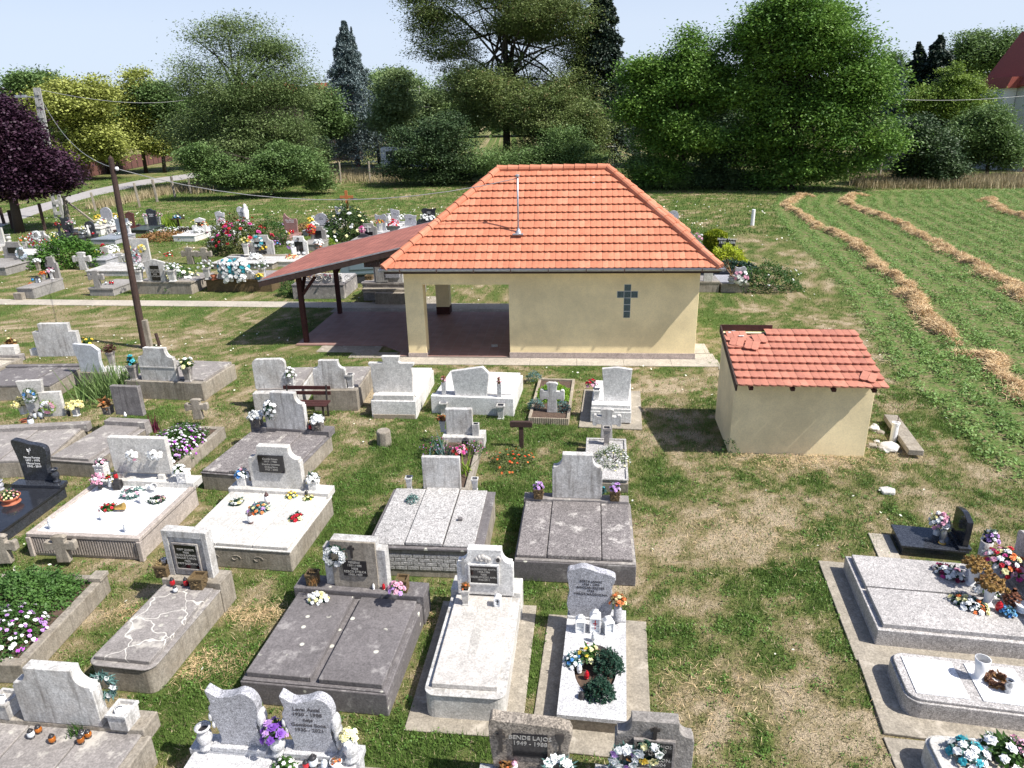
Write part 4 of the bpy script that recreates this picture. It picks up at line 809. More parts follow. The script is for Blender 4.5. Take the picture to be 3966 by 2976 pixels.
# grey slab with streaked rectangular headstone
g = Grave('grey slab grave with dark streaked rectangular headstone', 'E', .38, (432,612), (795,640), (1268,335), exc=.03)
g.box('base', 0, 1, 0, 1, 0, .33, SIDE); g.box('kerb', -.01, 1.01, -.005, 1, .33, .36, CON); g.box('slab', .0, .88, .02, .93, .36, .42, CON); g.box('plinth', 0, 1.02, .93, 1.05, .2, .52, CON)
s = g.stone('H', (902,818), (1118,828), (978,600), .52, rectp, .12, stone('streaked_stone', (.42,.40,.38), (.13,.115,.11), .5, streak=.9))
p = at('H',840,815,.5)+Vector((0,.05,0)); planter('carved grey planter left of the dark streaked headstone', p, .19, .2, PLANT, -.1); bouquet('orange brown dried palm in the planter left of streaked headstone', p+Vector((-.05,0,.18)), .12, .2, (PO,), LDRY, 2, .03, nl=60, ll=.2)
m = MB(); m.lathe([(.03,0),(.035,.05),(.02,.09),(.01,.12)], 8); o = m.build('angel_figurine', WHP, None, smooth=True, loc=at('H',985,828,.52)+Vector((0,-.04,0))); tag(o, 'tiny white angel figurine before the dark streaked headstone', 'figurine')
# petunia bed with lobed cross
g = Grave('concrete kerb grave overflowing with white and violet petunias below a lobed cross', 'E', .3, None, None, (1925,338), W=1.15, L=2.0, yaw=-.12, back=True)
g.frame('kerb', .12, 0, .3, SIDE, .012); g.box('planting_soil', .08, .92, .05, .95, 0, .26, SOILM, 0)
bush('white and violet petunias under the lobed stone cross', g.wpt(-.05,.0,.2), .62, .38, LG, 6500, .05, name='petunia_bed', cat='flower bed', flowers=(PW,PW,PW,PL,MATS['petal_purple']), nf=300, fr=.033, ax=(.95,1.5))
tuft('dark red spiky stalk among the petunias', at('H',1225,950,.4), .12, .45, plain('dark_red_leaf', (.1,.01,.03), .5), 16, .03, lean=.3, name='red_stalk')
p, h = Hh('H', 1550,850,.2,690); o = MB().prism(crossp(.55, h), -.06, .06).build('stone_cross', SIDE, None, .012, loc=p); tag(o, 'lobed stone cross standing behind the petunia grave', 'cross')
# triple slab with wreathed headstone
g = Grave('grey three part slab grave with raised cross, curved headstone and white bouquets', 'F', .40, (198,704), (908,782), (1290,402), exc=.04)
g.box('base', 0, 1, 0, 1, 0, .36, SIDE); g.box('kerb', -.008, 1.008, -.006, 1, .36, .385, COND); g.slabs([.01,.33,.67,.98], .01, .93, .385, .43, TERRD, .004, .035)
g.box('slab_cross', .475, .525, .35, .85, .465, .48, CON); g.box('slab_cross_arm', .37, .472, .58, .63, .465, .48, CON, 0); g.box('slab_cross_arm', .528, .63, .58, .63, .465, .48, CON, 0); g.box('plinth', 0, 1.01, .93, 1.08, .36, .52, COND)
s = g.stone('F', (732,352), (1080,366), (870,50), .52, baroque, .14, CONW)
bouquet('dark wreath with white lilies hung on the curved headstone above raised cross slab', g.wpt(s['x']-.32*s['w'], s['y']-.07, s['z']+.55*s['h']), .18, .1, (PW,), LD, 12, .05, kind='dome', tilt=1.5, rz=g.rz, ax=(.8,1.3))
for nm, x, y in (('left', 645,342), ('right', 1172,372)):
    p = at('F', x, y, .52)+Vector((0,.08,0)); planter('dark carved planter %s of the wreathed curved headstone' % nm, p, .22, .2, PLANT, -.1); bouquet('white chrysanthemums in the %s dark carved planter' % nm, p+Vector((0,0,.19)), .14, .13, (PW,), LD, 16, .055, ball=True)
cnd('small dark red lantern beside the right dark carved planter', 'F', 1110,365,.52,300, GRED, r=.035)
# small bed grave
g = Grave('small kerb grave with grey rectangular headstone and magenta flowers', 'G', .24, None, (838,598), (944,196), W=.85, exc=.02)
g.frame('kerb', .1, 0, .24, SIDE, .012); g.box('planting_soil', .1, .9, .05, .95, 0, .18, SOILM, 0); g.box('plinth', -.05, 1.05, .95, 1.14, 0, .30, CONW)
s = g.stone('L', (1668,768), (1872,774), (1770,576), .30, rectp, .12, CONW)
p, h = Hh('L', 1638,752,.3,660); vase('white tapered vase with brown dried flowers left of small headstone', p+Vector((0,.05,0)), .08, .26, WHT, kind='sq', rz=-.1); bouquet('brown dried flowers in the white tapered vase', p+Vector((-.03,.05,.26)), .12, .13, (PO,), LDRY, 6, .035, nl=90)
p, h = Hh('L', 1898,780,.3,690); vase('square ribbed vase right of the small grey headstone', p+Vector((0,.05,0)), .1, .27, CONW, kind='box', rz=-.1)
bouquet('magenta and crimson roses in the small kerb grave', at('G',765,300,.3), .17, .14, (PM, PR, PP), LG, 14, .055)
bush('mound with tiny violet flowers at left of the small kerb grave', at('G',575,300,.12), .35, .3, LG, 900, .035, name='flower_mound', cat='plant', flowers=(PM, PL), nf=45, fr=.018)
bush('mound with tiny violet flowers at right of the small kerb grave', at('G',880,330,.12), .3, .3, LG, 900, .035, name='flower_mound', cat='plant', flowers=(PM, PL), nf=45, fr=.018)
tuft('pale variegated iris leaves behind the rectangular headstone', at('G',635,345,.2), .3, .42, LB, 40, .035, lean=.8); tuft('yellow green blade leaves right of the rectangular headstone', at('G',800,470,.2), .2, .45, LL, 24, .035, lean=1.2)
house_lantern('round black lantern in the small kerb grave', at('G',810,250,.24), .12, .18, LIDB, glass=LIDB)
# white cross and granite bed
g = Grave('granite kerb grave with whitewashed stone cross and white wildflowers', 'M', .26, (800,1238), (1182,1250), (1160,895), exc=.02)
g.box('base', 0, 1, 0, 1, 0, .2, SIDE); g.box('slab', .02, .98, .02, .98, .2, .26, TERR); g.frame('frame', .05, .26, .29, TERR)
p = at('M', 992,892,.26); s = g.stone('M', (940,892), (1044,894), (995,634), .26, lambda w, h: crossp(w, h), .12, CONW, w=.62, name='stone_cross', yoff=.03)
vase('tapered grey stone vase before the whitewashed cross', at('M',992,932,.26), .1, .4, CON, kind='sq', rz=-.1)
bush('loose plant with white flowers over the granite kerb grave', at('M',1045,1090,.2), .42, .3, leafmat('sage_leaf', (.08,.13,.05), (.15,.19,.08), s=5, fs=40), 1100, .04, name='wildflowers', cat='plant', flowers=(PW, PW, PC), nf=75, fr=.022, ax=(.9,1.1))
# green bed with cross
g = Grave('green planted bed with ribbed concrete edge and weathered cross', 'M', .14, (322,698), (672,722), (722,372), exc=.02)
g.frame('kerb', .07, 0, .14, CONB); g.box('planting_soil', .06, .94, .04, .96, 0, .1, SOILM, 0)
m = MB()
for k in range(22): m.lathe([(.022, 0), (.022, .17)], 8, (g.X(.03)+k*g.W*.94/21, g.Y(0)-.008, 0))
m.build('ribbed_edge', CONB, g.root)
s = g.stone('M', (492,660), (560,662), (530,406), .1, lambda w, h: crossp(w, h, arm=.58), .1, CONW, w=.6, name='stone_cross')
LIME = leafmat('lime_cover', (.10,.24,.02), (.22,.36,.03), s=2.5, fs=30)
bush('bright green creeping cover filling the ribbed bed', g.wpt(.02,.25,.06), .5, .22, LIME, 7000, .045, name='ground_cover', cat='plant', ax=(.85,1.25), stem=False)
for t_, x, y in (('left front', 390,620), ('right front', 610,640), ('back left', 375,380)):
    bush('blue green spurge clump at %s of the ribbed bed' % t_, at('M', x, y, .08), .22, .22, LB, 500, .045, name='spurge', cat='plant', stem=False)
# modern white headstone with steps
g = Grave('white stepped grave with tall blank tapered headstone beside the ribbed bed', 'M', .36, (856,640), (1206,652), (1202,392), apron=.26)
g.box('base', 0, 1, 0, 1, .06, .33, WHT); g.box('footing', .03, .97, .03, .97, 0, .06, CONB); g.box('slab', .04, .96, .14, .97, .33, .38, WHT)
g.box('plinth', .01, .99, .01, .14, .33, .40, WHT); g.box('plinth_step', .02, .98, .03, .15, .40, .48, WHT)
s = g.stone('M', (948,560), (1204,568), (1075,275), .48, lambda w, h: [(-w*.40,0),(w*.40,0),(w*.5,h*.95),(0,h),(-w*.5,h*.95)], .1, WHT)
p, h = Hh('M', 906,562,.46,460); vase('white faceted vase left of the tall tapered headstone', p, .1, h, WHT, kind='sq', rz=-.1); bouquet('red artificial flowers in the white faceted vase', p+Vector((-.12,0,h+.08)), .14, .18, (PR, PR, PP), LD, 10, .045, nl=50)
# concrete headstone row, backs to camera, slabs running away
def backrow(label, c, h, fl, fr, bk, mat, hs, prof, hmat, slabmat, zt=.02, slabs=(.03,.97), W=None, side='R', bl=None):
    g = Grave(label, c, h, fl, fr, bk, side, W=W, exc=.03)
    g.box('base', 0, 1, .12, 1, 0, h-.06, mat); g.box('plinth', -.01, 1.01, 0, .12, 0, h, mat)
    g.box('slab', slabs[0], slabs[1], .14, .98, h-.06, h+zt, slabmat)
    s = g.stone(c, hs[0], hs[1], hs[2], h, prof, .13, hmat); return g, s
g, s = backrow('white grave with cross topped headstone beside the pentagon one', 'L', .47, (1088,498), (1422,514), (1566,252), WHT, ((1082,440), (1424,456), (1240,165)), crosstop, WHTW, WHT)
g.box('footing', .02, .98, -.005, .01, 0, .12, CONB); MB().box(g.X(.04), g.X(.96), g.Y(.02), g.Y(.1), .47, .60).build('headstone_foot', WHTW, g.root, .008)
g, s = backrow('wide white grave with irregular pentagon headstone', 'L', .47, (1548,474), (2182,494), (2262,292), WHT, ((1712,468), (2004,478), (1950,248)), pent, WHT, WHT, W=None)
for x, y, yt, t_ in ((1650,458,362,'left of'), (2080,476,376,'right of')):
    p, h = Hh('L', x, y, .47, yt); vase('thin speckled box vase %s the pentagon headstone' % t_, p, .07, h, GRAL, kind='box', rz=-.1)
    bouquet('dried brown stems in the thin vase %s the pentagon headstone' % t_, p+Vector((0,0,h)), .06, .16, (PBW, PP), LDRY, 6, .025, nl=30)
for x, y, yt, t_ in ((1650,612,518,'left'), (2092,645,540,'right')):
    p, h = Hh('L', x, y, .0, yt); vase('%s concrete urn on the ground before the pentagon headstone grave' % t_, p, .12, h, CONW, kind='sq', rz=-.1, name='stone_urn', cat='urn')
g, s = backrow('stained concrete grave with small curved headstone behind the brown bench', 'L', .56, (636,416), (962,428), (1090,242), SIDE, ((645,410), (888,418), (745,196)), baroque, CONW, CON)
p, h = Hh('L', 922,412,.56,305); vase('footed stone vase on the stained grave right of small curved headstone', p+Vector((0,.06,0)), .11, h, CONW, kind='sq', rz=-.1)
g, s = backrow('concrete grave with round cornered white headstone and white tulips', 'L', .55, (188,420), (505,446), (645,246), CONW, ((188,412), (428,420), (290,186)), roundc, CONW, CON)
p, h = Hh('L', 460,414,.55,310); planter('carved footed planter holding white tulips', p+Vector((0,.06,0)), .18, .3, CONW, -.1, foot=True); bouquet('white tulips in the carved footed planter', p+Vector((0,.06,.3)), .14, .26, (PW,), LG, 9, .05, nl=60)
g, s = backrow('wide concrete grave with banded curved headstone and two footed vases', 'H', .50, (968,555), (1562,576), (1826,408), SIDE, ((1108,548), (1380,560), (1205,300)), baroque, CONW, CON)
MB().box(s['x']-s['w']*.5-.006, s['x']+s['w']*.5+.006, s['y']-.012, s['y']-.001, s['z']+.40*s['h'], s['z']+.43*s['h']).build('band', WHTW, s['o'])
for x, y, yt, t_ in ((1045,548,440,'left'), (1468,562,462,'right')):
    p, h = Hh('H', x, y, .5, yt); vase('%s footed square vase of the banded headstone' % t_, p+Vector((0,.05,0)), .14, .42, CON, kind='sq', rz=-.1)
    bouquet('flowers in the %s footed vase of the banded headstone' % t_ if t_ == 'left' else 'white lily and palm bouquet in the right footed vase of the banded headstone', p+Vector((0,.05,.42)), .2 if t_ == 'right' else .08, .25, (PW, PC) if t_ == 'right' else (PT,), LG, 8, .06, nl=60, ll=.2)
g = Grave('low base grave with small bluish white cut corner headstone', 'H', .45, (618,494), (816,502), (1020,402), exc=.03); g.box('base', 0, 1, .12, 1, 0, .3, WHTW); g.box('plinth', -.01, 1.01, 0, .12, 0, .47, SIDE)
s = g.stone('H', (612,484), (806,490), (690,272), .47, cutc, .11, stone('bluish_stone', (.56,.58,.62), (.42,.42,.42), .3))
p, h = Hh('H', 878,430,.3,345); vase('stone vase with dead brown plant beside the cut corner headstone', p, .12, .4, CON, kind='sq'); bouquet('dead brown plant in the stone vase beside the cut corner headstone', p+Vector((0,0,.4)), .22, .25, (PBW,), leafmat('dead_leaf',(.05,.02,.015),(.1,.04,.03),s=8,fs=40), 4, .03, nl=160)
g = Grave('dark slab grave with large stepped headstone at far left', 'H', .42, None, (385,590), (648,438), W=2.2, exc=.03); g.box('base', 0, 1, 0, 1, 0, .37, SIDE); g.slabs([0,.3,.7,1], 0, .94, .37, .42, COND, .005, .02); g.box('plinth', 0, 1, .94, 1.06, .3, .47, COND)
s = g.stone('H', (322,356), (614,374), (440,110), .47, stepped, .16, CONW)
p = at('H',300,358,.47)+Vector((0,.08,0)); MB().box(-.22,.22,-.1,.1,0,.2).build('ribbed_planter', WHTW, None, .01, loc=p); tag(COL.objects[-1], 'ribbed rectangular planter left of the large stepped headstone', 'planter')
bouquet('yellow flowers behind the large stepped headstone', at('H',680,262,.0), .2, .2, (PY,), LG, 5, .07)
g = Grave('concrete kerb grave cut by the left picture edge with ribbed planter', 'H', .4, None, None, (172,382), W=1.6, L=1.9, yaw=-.12, back=True); g.box('base', 0, 1, 0, 1, 0, .34, SIDE); g.frame('frame', .12, .34, .42, SIDE); g.box('gravel_bed', .06, .94, .06, .94, .34, .38, GRAVP, 0); g.box('plinth', .1, .95, 1, 1.12, .3, .5, CON)
MB().box(-.25,.25,-.12,.12,0,.26).build('ribbed_planter', WHTW, None, .01, loc=at('H',62,352,.5)+Vector((0,.1,0))); tag(COL.objects[-1], 'ribbed rectangular planter at the left picture edge', 'planter')
bouquet('dry straw plant behind the planter at the left picture edge', at('H',35,300,.5)+Vector((0,.3,0)), .15, .25, (PC,), LDRY, 4, .04, nl=60, ll=.2)
tuft('tall iris clump with grey green sword leaves before the banded headstone', at('H',900,650), 1.0, .75, leafmat('iris_leaf', (.09,.16,.045), (.20,.28,.10), s=4, fs=25), 420, .05, lean=.7, name='iris_clump')
# bench, marker, stump, poppies
b = thing('park_bench', 'brown slatted bench behind the wreathed curved headstone', 'bench', at('L',585,640,0), -.09)
for z0 in (.40,.40,.40): pass
m = MB(); [m.box(-.6,.6,-.25+k*.13,-.14+k*.13,.40,.43) for k in range(3)]; m.build('seat', WOODR, b, .004)
m = MB(); [m.box(-.6,.6,.16+.02*k,.19+.02*k,.55+k*.13,.64+k*.13) for k in range(2)]; m.build('backrest', WOODR, b, .004)
for sx in (-.5, .5): MB().box(sx-.02,sx+.02,-.22,-.18,0,.4).box(sx-.02,sx+.02,.1,.14,0,.4).beam((sx,.12,.38),(sx,.2,.8),.035).build('leg', IRON, b)
p, h = Hh('M', 265,962,0,735); t_ = thing('grave_marker', 'dark brown wooden T shaped grave marker in the grass', 'grave marker', p, -.1)
MB().box(-.05,.05,-.03,.03,-.02,h-.13).build('post', WOOD, t_, .006); MB().prism([(-.24,h-.13),(.24,h-.13),(.25,h-.02),(.2,h),(-.2,h),(-.25,h-.02)], -.045,.045).build('board', WOOD, t_, .006)
p, h = Hh('L', 1185,850,0,735); o = MB().lathe([(.17,-.02),(.165,h*.9),(.15,h)], 8, rot=.4).build('stone_stump', SIDE, None, .02, loc=p); tag(o, 'low square stone stump standing alone in the dry grass', 'stone post')
bush('poppy patch with small orange red flowers in the grass', at('M',190,1100), .5, .25, leafmat('weed_green',(.06,.10,.03),(.14,.16,.06),s=5,fs=40), 900, .05, name='poppy_patch', cat='flowers', flowers=(PO, petal('poppy',(.7,.07,.02))), nf=34, fr=.028, stem=False)
# ================================================================ RIGHT GROUP
def side_stone(g, x0, t, yc, w, z0, prof, h, mat, name='headstone'):
    o = MB(); o.prism(prof(w, h), 0, t); o.v = [(x0 + y, yc - x, z0 + z) for x, y, z in o.v]; return o.build(name, mat, g.root, .008)
g = Grave('small polished dark urn grave with black side facing headstone', 'D', .2, (577,388), (952,402), (516,266), side='L', exc=.1); g.box('base', .03, .97, .03, .97, 0, .16, BLKS); g.box('slab', 0, 1, 0, 1, .16, .2, BLKS, .006)
MB().box(g.X(.84), g.X(1.03), g.Y(.02), g.Y(.98), .2, .25).build('plinth', BLKS, g.root, .006); side_stone(g, g.X(.90), .09, 0, g.L*.8, .25, lambda w, h: cm([(-.5,0),(-.5,.8),(-.45,.9),(-.2,.97),(0,1),(.2,.97),(.45,.9),(.5,.8),(.5,0)], w, h), .5, BLK)
g.box('concrete_pad', -.35, -.01, -.3, .9, 0, .03, APRL)
p = at('d',240,325,.2); vase('white pot under the pink and white flowers on the dark urn grave', p, .06, .1, WHP, kind='cyl'); bouquet('large pink and white bouquet on the dark urn grave', p+Vector((.02,0,.16)), .17, .24, (PP, PW, PC, PW), LD, 26, .045, ball=True)
p, h = Hh('d', 282,388,.2,265); GV_ = vase('silver and gold grave vase beside the pink bouquet', p, .05, h, CHROME)[0]; MB().lathe([(.06,0),(.05,.02)], 12).build('foot_ring', GOLDM, GV_)
g = Grave('wide beige granite double grave with curved side headstone and many flowers', 'D', .34, (445,852), None, (258,432), side='L', W=2.5, apron=.33); g.box('base', 0, 1, 0, 1, 0, .29, GRAB, .012)
MB().box(g.X(.03), g.X(.86), g.Y(.03), g.Y(.495), .29, .36).build('slab', GRAB, g.root, .01); MB().box(g.X(.03), g.X(.86), g.Y(.515), g.Y(.97), .29, .36).build('slab', GRAB, g.root, .01)
g.box('plinth', .86, 1.02, -.0, 1.0, .25, .42, GRAB); side_stone(g, g.X(.93), .12, 0, g.L*.95, .42, lambda w, h: cm([(-.5,0),(-.5,.6),(-.5,.95),(-.3,1),(0,.95),(.3,.8),(.5,.7),(.5,0)], w, h)[::-1], .62, GRAB)
for x, y, t_, fx in ((498,688,'far'), (612,832,'near')) and [(498,690,'far',0),(612,835,'near',0)]:
    p = at('d', x, y, .36); vase('tall white plastic cup vase, %s one of two on the beige granite grave' % t_, p, .085, .3, WHP, kind='cup'); bouquet('withered golden flowers in the %s white cup vase' % t_, p+Vector((0,0,.3)), .17, .13, (petal('withered' + t_,(.30,.18,.05)),), LDRY, 20, .045, nl=160, ball=True)
bouquet('oval arrangement of white and burgundy flowers on the far beige slab', at('d',330,620,.36), .22, .13, (PW, PBW, PP, PW, PM), LD, 24, .045, kind='dome', ax=(1,.7), rz=-.9, nl=200)
bouquet('oval arrangement of white and orange flowers on the near beige slab', at('d',480,850,.36), .24, .12, (PW, PW, PO, PC), LD, 26, .045, kind='dome', ax=(1.1,.6), rz=-.8, nl=200)
bouquet('large mixed bouquet of red, cream and purple roses by the curved headstone', at('d',700,640,.42)+Vector((0,0,.2)), .26, .28, (PR, PC, PW, PM, PP, PO), LD, 34, .05, nl=220)
bouquet('bouquet of red and pink tulips at the right picture edge', at('d',810,690,.42)+Vector((0,0,.12)), .18, .2, (PR, PM, PP), LG, 18, .05, nl=120)
bouquet('white and violet bouquet at the top of the curved headstone', at('d',645,480,.42)+Vector((0,.1,.2)), .11, .2, (PW, PL), LD, 12, .045, nl=100)
p = at('d',590,480,.40); vase('speckled round granite vase behind the white cup vases', p, .1, .26, GRAB, kind='cyl')
bouquet('small bright blue flower ball on the beige granite grave', at('d',765,905,.38), .09, .08, (PB, petal('sky',(.2,.5,.8))), LB, 14, .03, ball=True)
cnd('dark red lantern between cup vase and blue flowers', 'd', 697,880,.38,810, GRED, GRED, r=.05)
m = MB()
for k in range(60):
    t = k*2.4; z = k/60; r_ = .1*math.sin(math.pi*min(1, z+.15)); m.box(r_*math.cos(t)-.018, r_*math.cos(t)+.018, r_*math.sin(t)-.018, r_*math.sin(t)+.018, z*.26, z*.26+.02)
o = m.build('pinecone_ornament', plain('cone_brown',(.16,.06,.03),.7), None, loc=at('d',790,845,.38)); tag(o, 'brown pinecone ornament below the curved headstone', 'ornament')
bouquet('white lilies between the two white cup vases', at('d',620,740,.38), .16, .1, (PW,), LG, 7, .06)
p = at('d',865,900,.38); vase('white bowl with red candle at the right picture edge', p+Vector((0,0,.04)), .1, .1, WHP, kind='cup', name='flower_bowl', cat='bowl')
g = Grave('grey kerb grave with rounded corners filled with white gravel squares', 'D', .3, (612,1268), None, (496,986), side='L', W=2.4, apron=.3)
g.rbox('base', 0, 1, 0, 1, 0, .27, GRAB, .17, (1,0,0,1)); g.rbox('kerb', .012, .99, .03, .97, .27, .31, GRAB, .15, (1,0,0,1))
for x0, x1 in ((.055,.30),(.36,.60),(.66,.9)): g.box('gravel_bed', x0, x1, .13, .87, .31, .322, GRAVW, .0)
p, h = Hh('D', 1015,1145,.32,1005); vase('tall white plastic cup standing in the white gravel squares', p, .09, min(h,.3), WHP, kind='cup')
bouquet('pinecone wreath with gold ribbon on the gravel squares', at('D',1118,1170,.32), .14, .08, (plain('conewood',(.2,.1,.06),.7),), LDRY, 16, .04, kind='ring', ball=True)
p, h = Hh('D', 1180,1225,.32,1150); vase('small silver grave vase beside the pinecone wreath', p, .045, h, CHROME)
g = Grave('cream rounded kerb grave with beige pebbles at the lower right corner', 'D', .34, None, None, (690,1448), side='L', W=2.3, L=1.1, yaw=-.15, back=True, apron=.3)
g.rbox('base', 0, 1, 0, 1, 0, .3, WHTW, .16, (1,0,0,1)); g.rbox('kerb', .012, .99, .03, .97, .3, .34, WHTW, .15, (1,0,0,1)); g.rbox('gravel_bed', .09, .9, .14, .86, .34, .352, GRAVP, .1, (1,0,0,1), 0)
bouquet('white lilies on blue green wreath on the beige pebbles', at('D',960,1590,.36), .2, .14, (PW, PW, PT), LB, 14, .06, nl=200); bouquet('fern and white lily bouquet on the beige pebbles', at('D',1150,1580,.36), .24, .16, (PW,), LG, 8, .07, nl=260, ll=.12); bouquet('pink and red roses at the lower right picture corner', at('D',1250,1570,.36), .12, .18, (PM, PP), LG, 8, .06)
m = MB(); m.prismz([(-.14,-.1),(.08,-.14),(.16,.02),(.05,.13),(-.12,.1)], 0, .07); o = m.build('stone', WHTW, None, .02, loc=at('D',495,85)); tag(o, 'white stone lying alone in the grass above the dark urn grave', 'stone')
# ================================================================ CHAPEL
CY_A = -0.0897
PLAST = stone('yellow_plaster', (.87,.72,.43), (.85,.70,.41), .3, rough=.9, bmp=.1, mid=.08)
PLASTS = stone('pale_yellow_plaster', (.86,.72,.45), (.84,.70,.43), .3, rough=.9, bmp=.1, mid=.08)
def tilemat(name, c1, c2, c3):
    m, n, p, o = newmat(name); a = n.nodes.new('ShaderNodeAttribute'); a.attribute_name = 'rnd'; v = coord(n, rnd=False)
    col = ramp(n, a.outputs['Fac'], [(0, c1), (.6, c2), (1, c3)]); col = mix(n, .8, col, ramp(n, noise(n, v, 9, 5, .7), [(.3,.8),(.7,1.15)]), 'MULTIPLY'); col = mix(n, ramp(n, noise(n, v, 1.2, 4, .7), [(.5,0),(.75,.35)]), col, tuple(q*.6 for q in c1))
    n.links.new(col, p.inputs['Base Color']); p.inputs['Roughness'].default_value = .75; bump(n, p, noise(n, v, 60, 2), .2, .01); return m
TILE = tilemat('terracotta_tile', (.47,.165,.09), (.54,.20,.112), (.60,.245,.145)); TILES = tilemat('aged_terracotta_tile', (.38,.145,.10), (.47,.185,.125), (.56,.235,.16))
ZINC = plain('zinc', (.42,.43,.46), .45, .2, .6); BRNM = plain('brown_metal', (.09,.05,.035), .5, .2)
def setrnd(o, vals):
    a = o.data.attributes.new('rnd', 'FLOAT', 'FACE'); a.data.foreach_set('value', np.array(vals, dtype=np.float32))
def tile_plane(name, O, U, Vv, L, run, li, ri, rows, mat, parent, tw=.165, skip=None, sag=0.028, seed=1):
    """O eave corner, U unit along the eave, Vv unit up the slope; li, ri inset per unit run of the hips"""
    rs = np.random.RandomState(seed); O, U, Vv = Vector(O), Vector(U), Vector(Vv); Nn = U.cross(Vv).normalized(); vs, fs, rn = [], [], []; rh = run/rows; nc = int(math.ceil(L/tw)); K = 4; base = 0
    for r in range(rows):
        for c in range(nc):
            if skip and skip(r, c): continue
            v0, v1 = r*rh, (r+1)*rh; x0, x1 = c*tw, (c+1)*tw; ch = rs.rand() * .75 + .25*((c//2*7+r*3) % 5)/5
            if x1 < li*v0+.01 or x0 > L-ri*v0-.01: continue
            pts = []; gx_ = .0025 if c % 2 == 0 else 0; gx1 = .0025 if c % 2 else 0; lift = .058 + rs.rand()*.008
            for (v, up_, sg) in ((v1+.02, .006, 0), (v0, lift, 1), (v0, lift-.036, 1)):
                for k in range(K+1):
                    f = k/K; x = x0+gx_+(x1-x0-gx_-gx1)*f; q = v - (sag*math.sin(math.pi*f) if sg else 0); bul = .006*math.sin(math.pi*f)
                    x = min(max(x, li*min(v, run)), L-ri*min(v, run)); pts.append(O+U*x+Vv*q+Nn*(up_+bul))
            vs += pts
            for k in range(K):
                a = base+k; fs.append((a+K+1, a+K+2, a+1, a)); fs.append((a+2*K+2, a+2*K+3, a+K+2, a+K+1)); rn += [ch, ch]
            base += 3*(K+1)
    m = MB(); m.add(vs, fs); o = m.build(name, mat, parent); setrnd(o, rn)
    return o
def cap_run(name, a, b, r, mat, parent, step=.36, seed=3):
    a, b = Vector(a), Vector(b); d = (b-a); n_ = max(1, round(d.length/step)); d = d/n_; m = MB(); rs = np.random.RandomState(seed); rn = []; b0 = 0
    for k in range(n_):
        p0 = a+d*k; p1 = a+d*(k+1.12); m.tube([p0, p0+d*.12, p1], [r*1.08, r*1.05, r*.86], 12); nf = len(m.f)-b0; b0 = len(m.f); rn += [rs.rand()]*nf
    o = m.build(name, mat, parent); setrnd(o, rn); return o
ch = thing('chapel', 'yellow mortuary chapel with orange hipped tile roof, open porch and glass cross window', 'chapel', (-3.1377, 20.7782, 0), CY_A)
T_ = .42; W_, ZT, DY = 8.6, 2.70, 5.35
MB().prism([(0,0),(.56,0),(.56,2.27),(3.11,2.27),(3.11,0),(W_,0),(W_,ZT),(0,ZT)], 0, T_).build('front_wall', PLAST, ch, .01)
MB().box(3.11, 3.45, T_, DY-.4, 0, ZT).box(W_-.35, W_, T_, DY-.4, 0, ZT).build('side_wall', PLAST, ch); MB().box(3.11, W_, DY-.4, DY, 0, ZT).build('back_wall', PLAST, ch)
MB().box(0, .42, T_, 4.82, 2.27, ZT).box(0, 3.11, 4.82, DY, 2.27, ZT).build('lintel', PLAST, ch); MB().box(-.02, .46, 4.84, 5.30, .32, 2.27).build('back_column', PLAST, ch, .01); MB().box(-.03, .47, 4.83, 5.31, 0, .32).build('column_plinth', WOODR, ch, .008)
PLI = stone('plinth_stone', (.50,.42,.38), (.40,.33,.30), .4)
MB().box(3.11-.012, W_+.015, -.018, .0, 0, .19).box(W_, W_+.015, 0, DY, 0, .19).build('plinth', PLI, ch, .004); MB().box(-.015, .575, -.018, .0, 0, .15).box(.56, .575, 0, T_, 0, .15).box(-.015, 0, 0, T_, 0, .15).build('column_plinth', PLI, ch, .004)
FLT = plain('floor_tile', (.17,.095,.08), .35, .2)
m_, n_, p_, o_ = newmat('red_floor_tiles'); v_ = coord(n_, rnd=False); br = n_.nodes.new('ShaderNodeTexBrick'); br.offset = 0; br.inputs['Scale'].default_value = 1; br.inputs['Brick Width'].default_value = .3; br.inputs['Row Height'].default_value = .3; br.inputs['Mortar Size'].default_value = .006
br.inputs['Color1'].default_value = c4((.28,.155,.13)); br.inputs['Color2'].default_value = c4((.32,.185,.155)); br.inputs['Mortar'].default_value = c4((.30,.25,.22)); n_.links.new(v_, br.inputs['Vector']); n_.links.new(mix(n_, .6, br.outputs[0], ramp(n_, noise(n_, v_, 2.5, 5), [(.3,.75),(.7,1.2)]), 'MULTIPLY'), p_.inputs['Base Color']); p_.inputs['Roughness'].default_value = .6
MB().prismz([(-.35,.45),(-.35,-.0),(0,-.0),(3.11,-.0),(3.11,5.2),(-4.0,5.2),(-4.0,1.1),(-1.05,1.1)], 0, .045).build('floor', m_, ch, .004)
MB().box(3.12, W_-.36, T_+.01, DY-.41, 2.62, 2.68).box(.43, 3.10, T_+.01, 4.81, 2.62, 2.68).build('ceiling', WHT, ch)
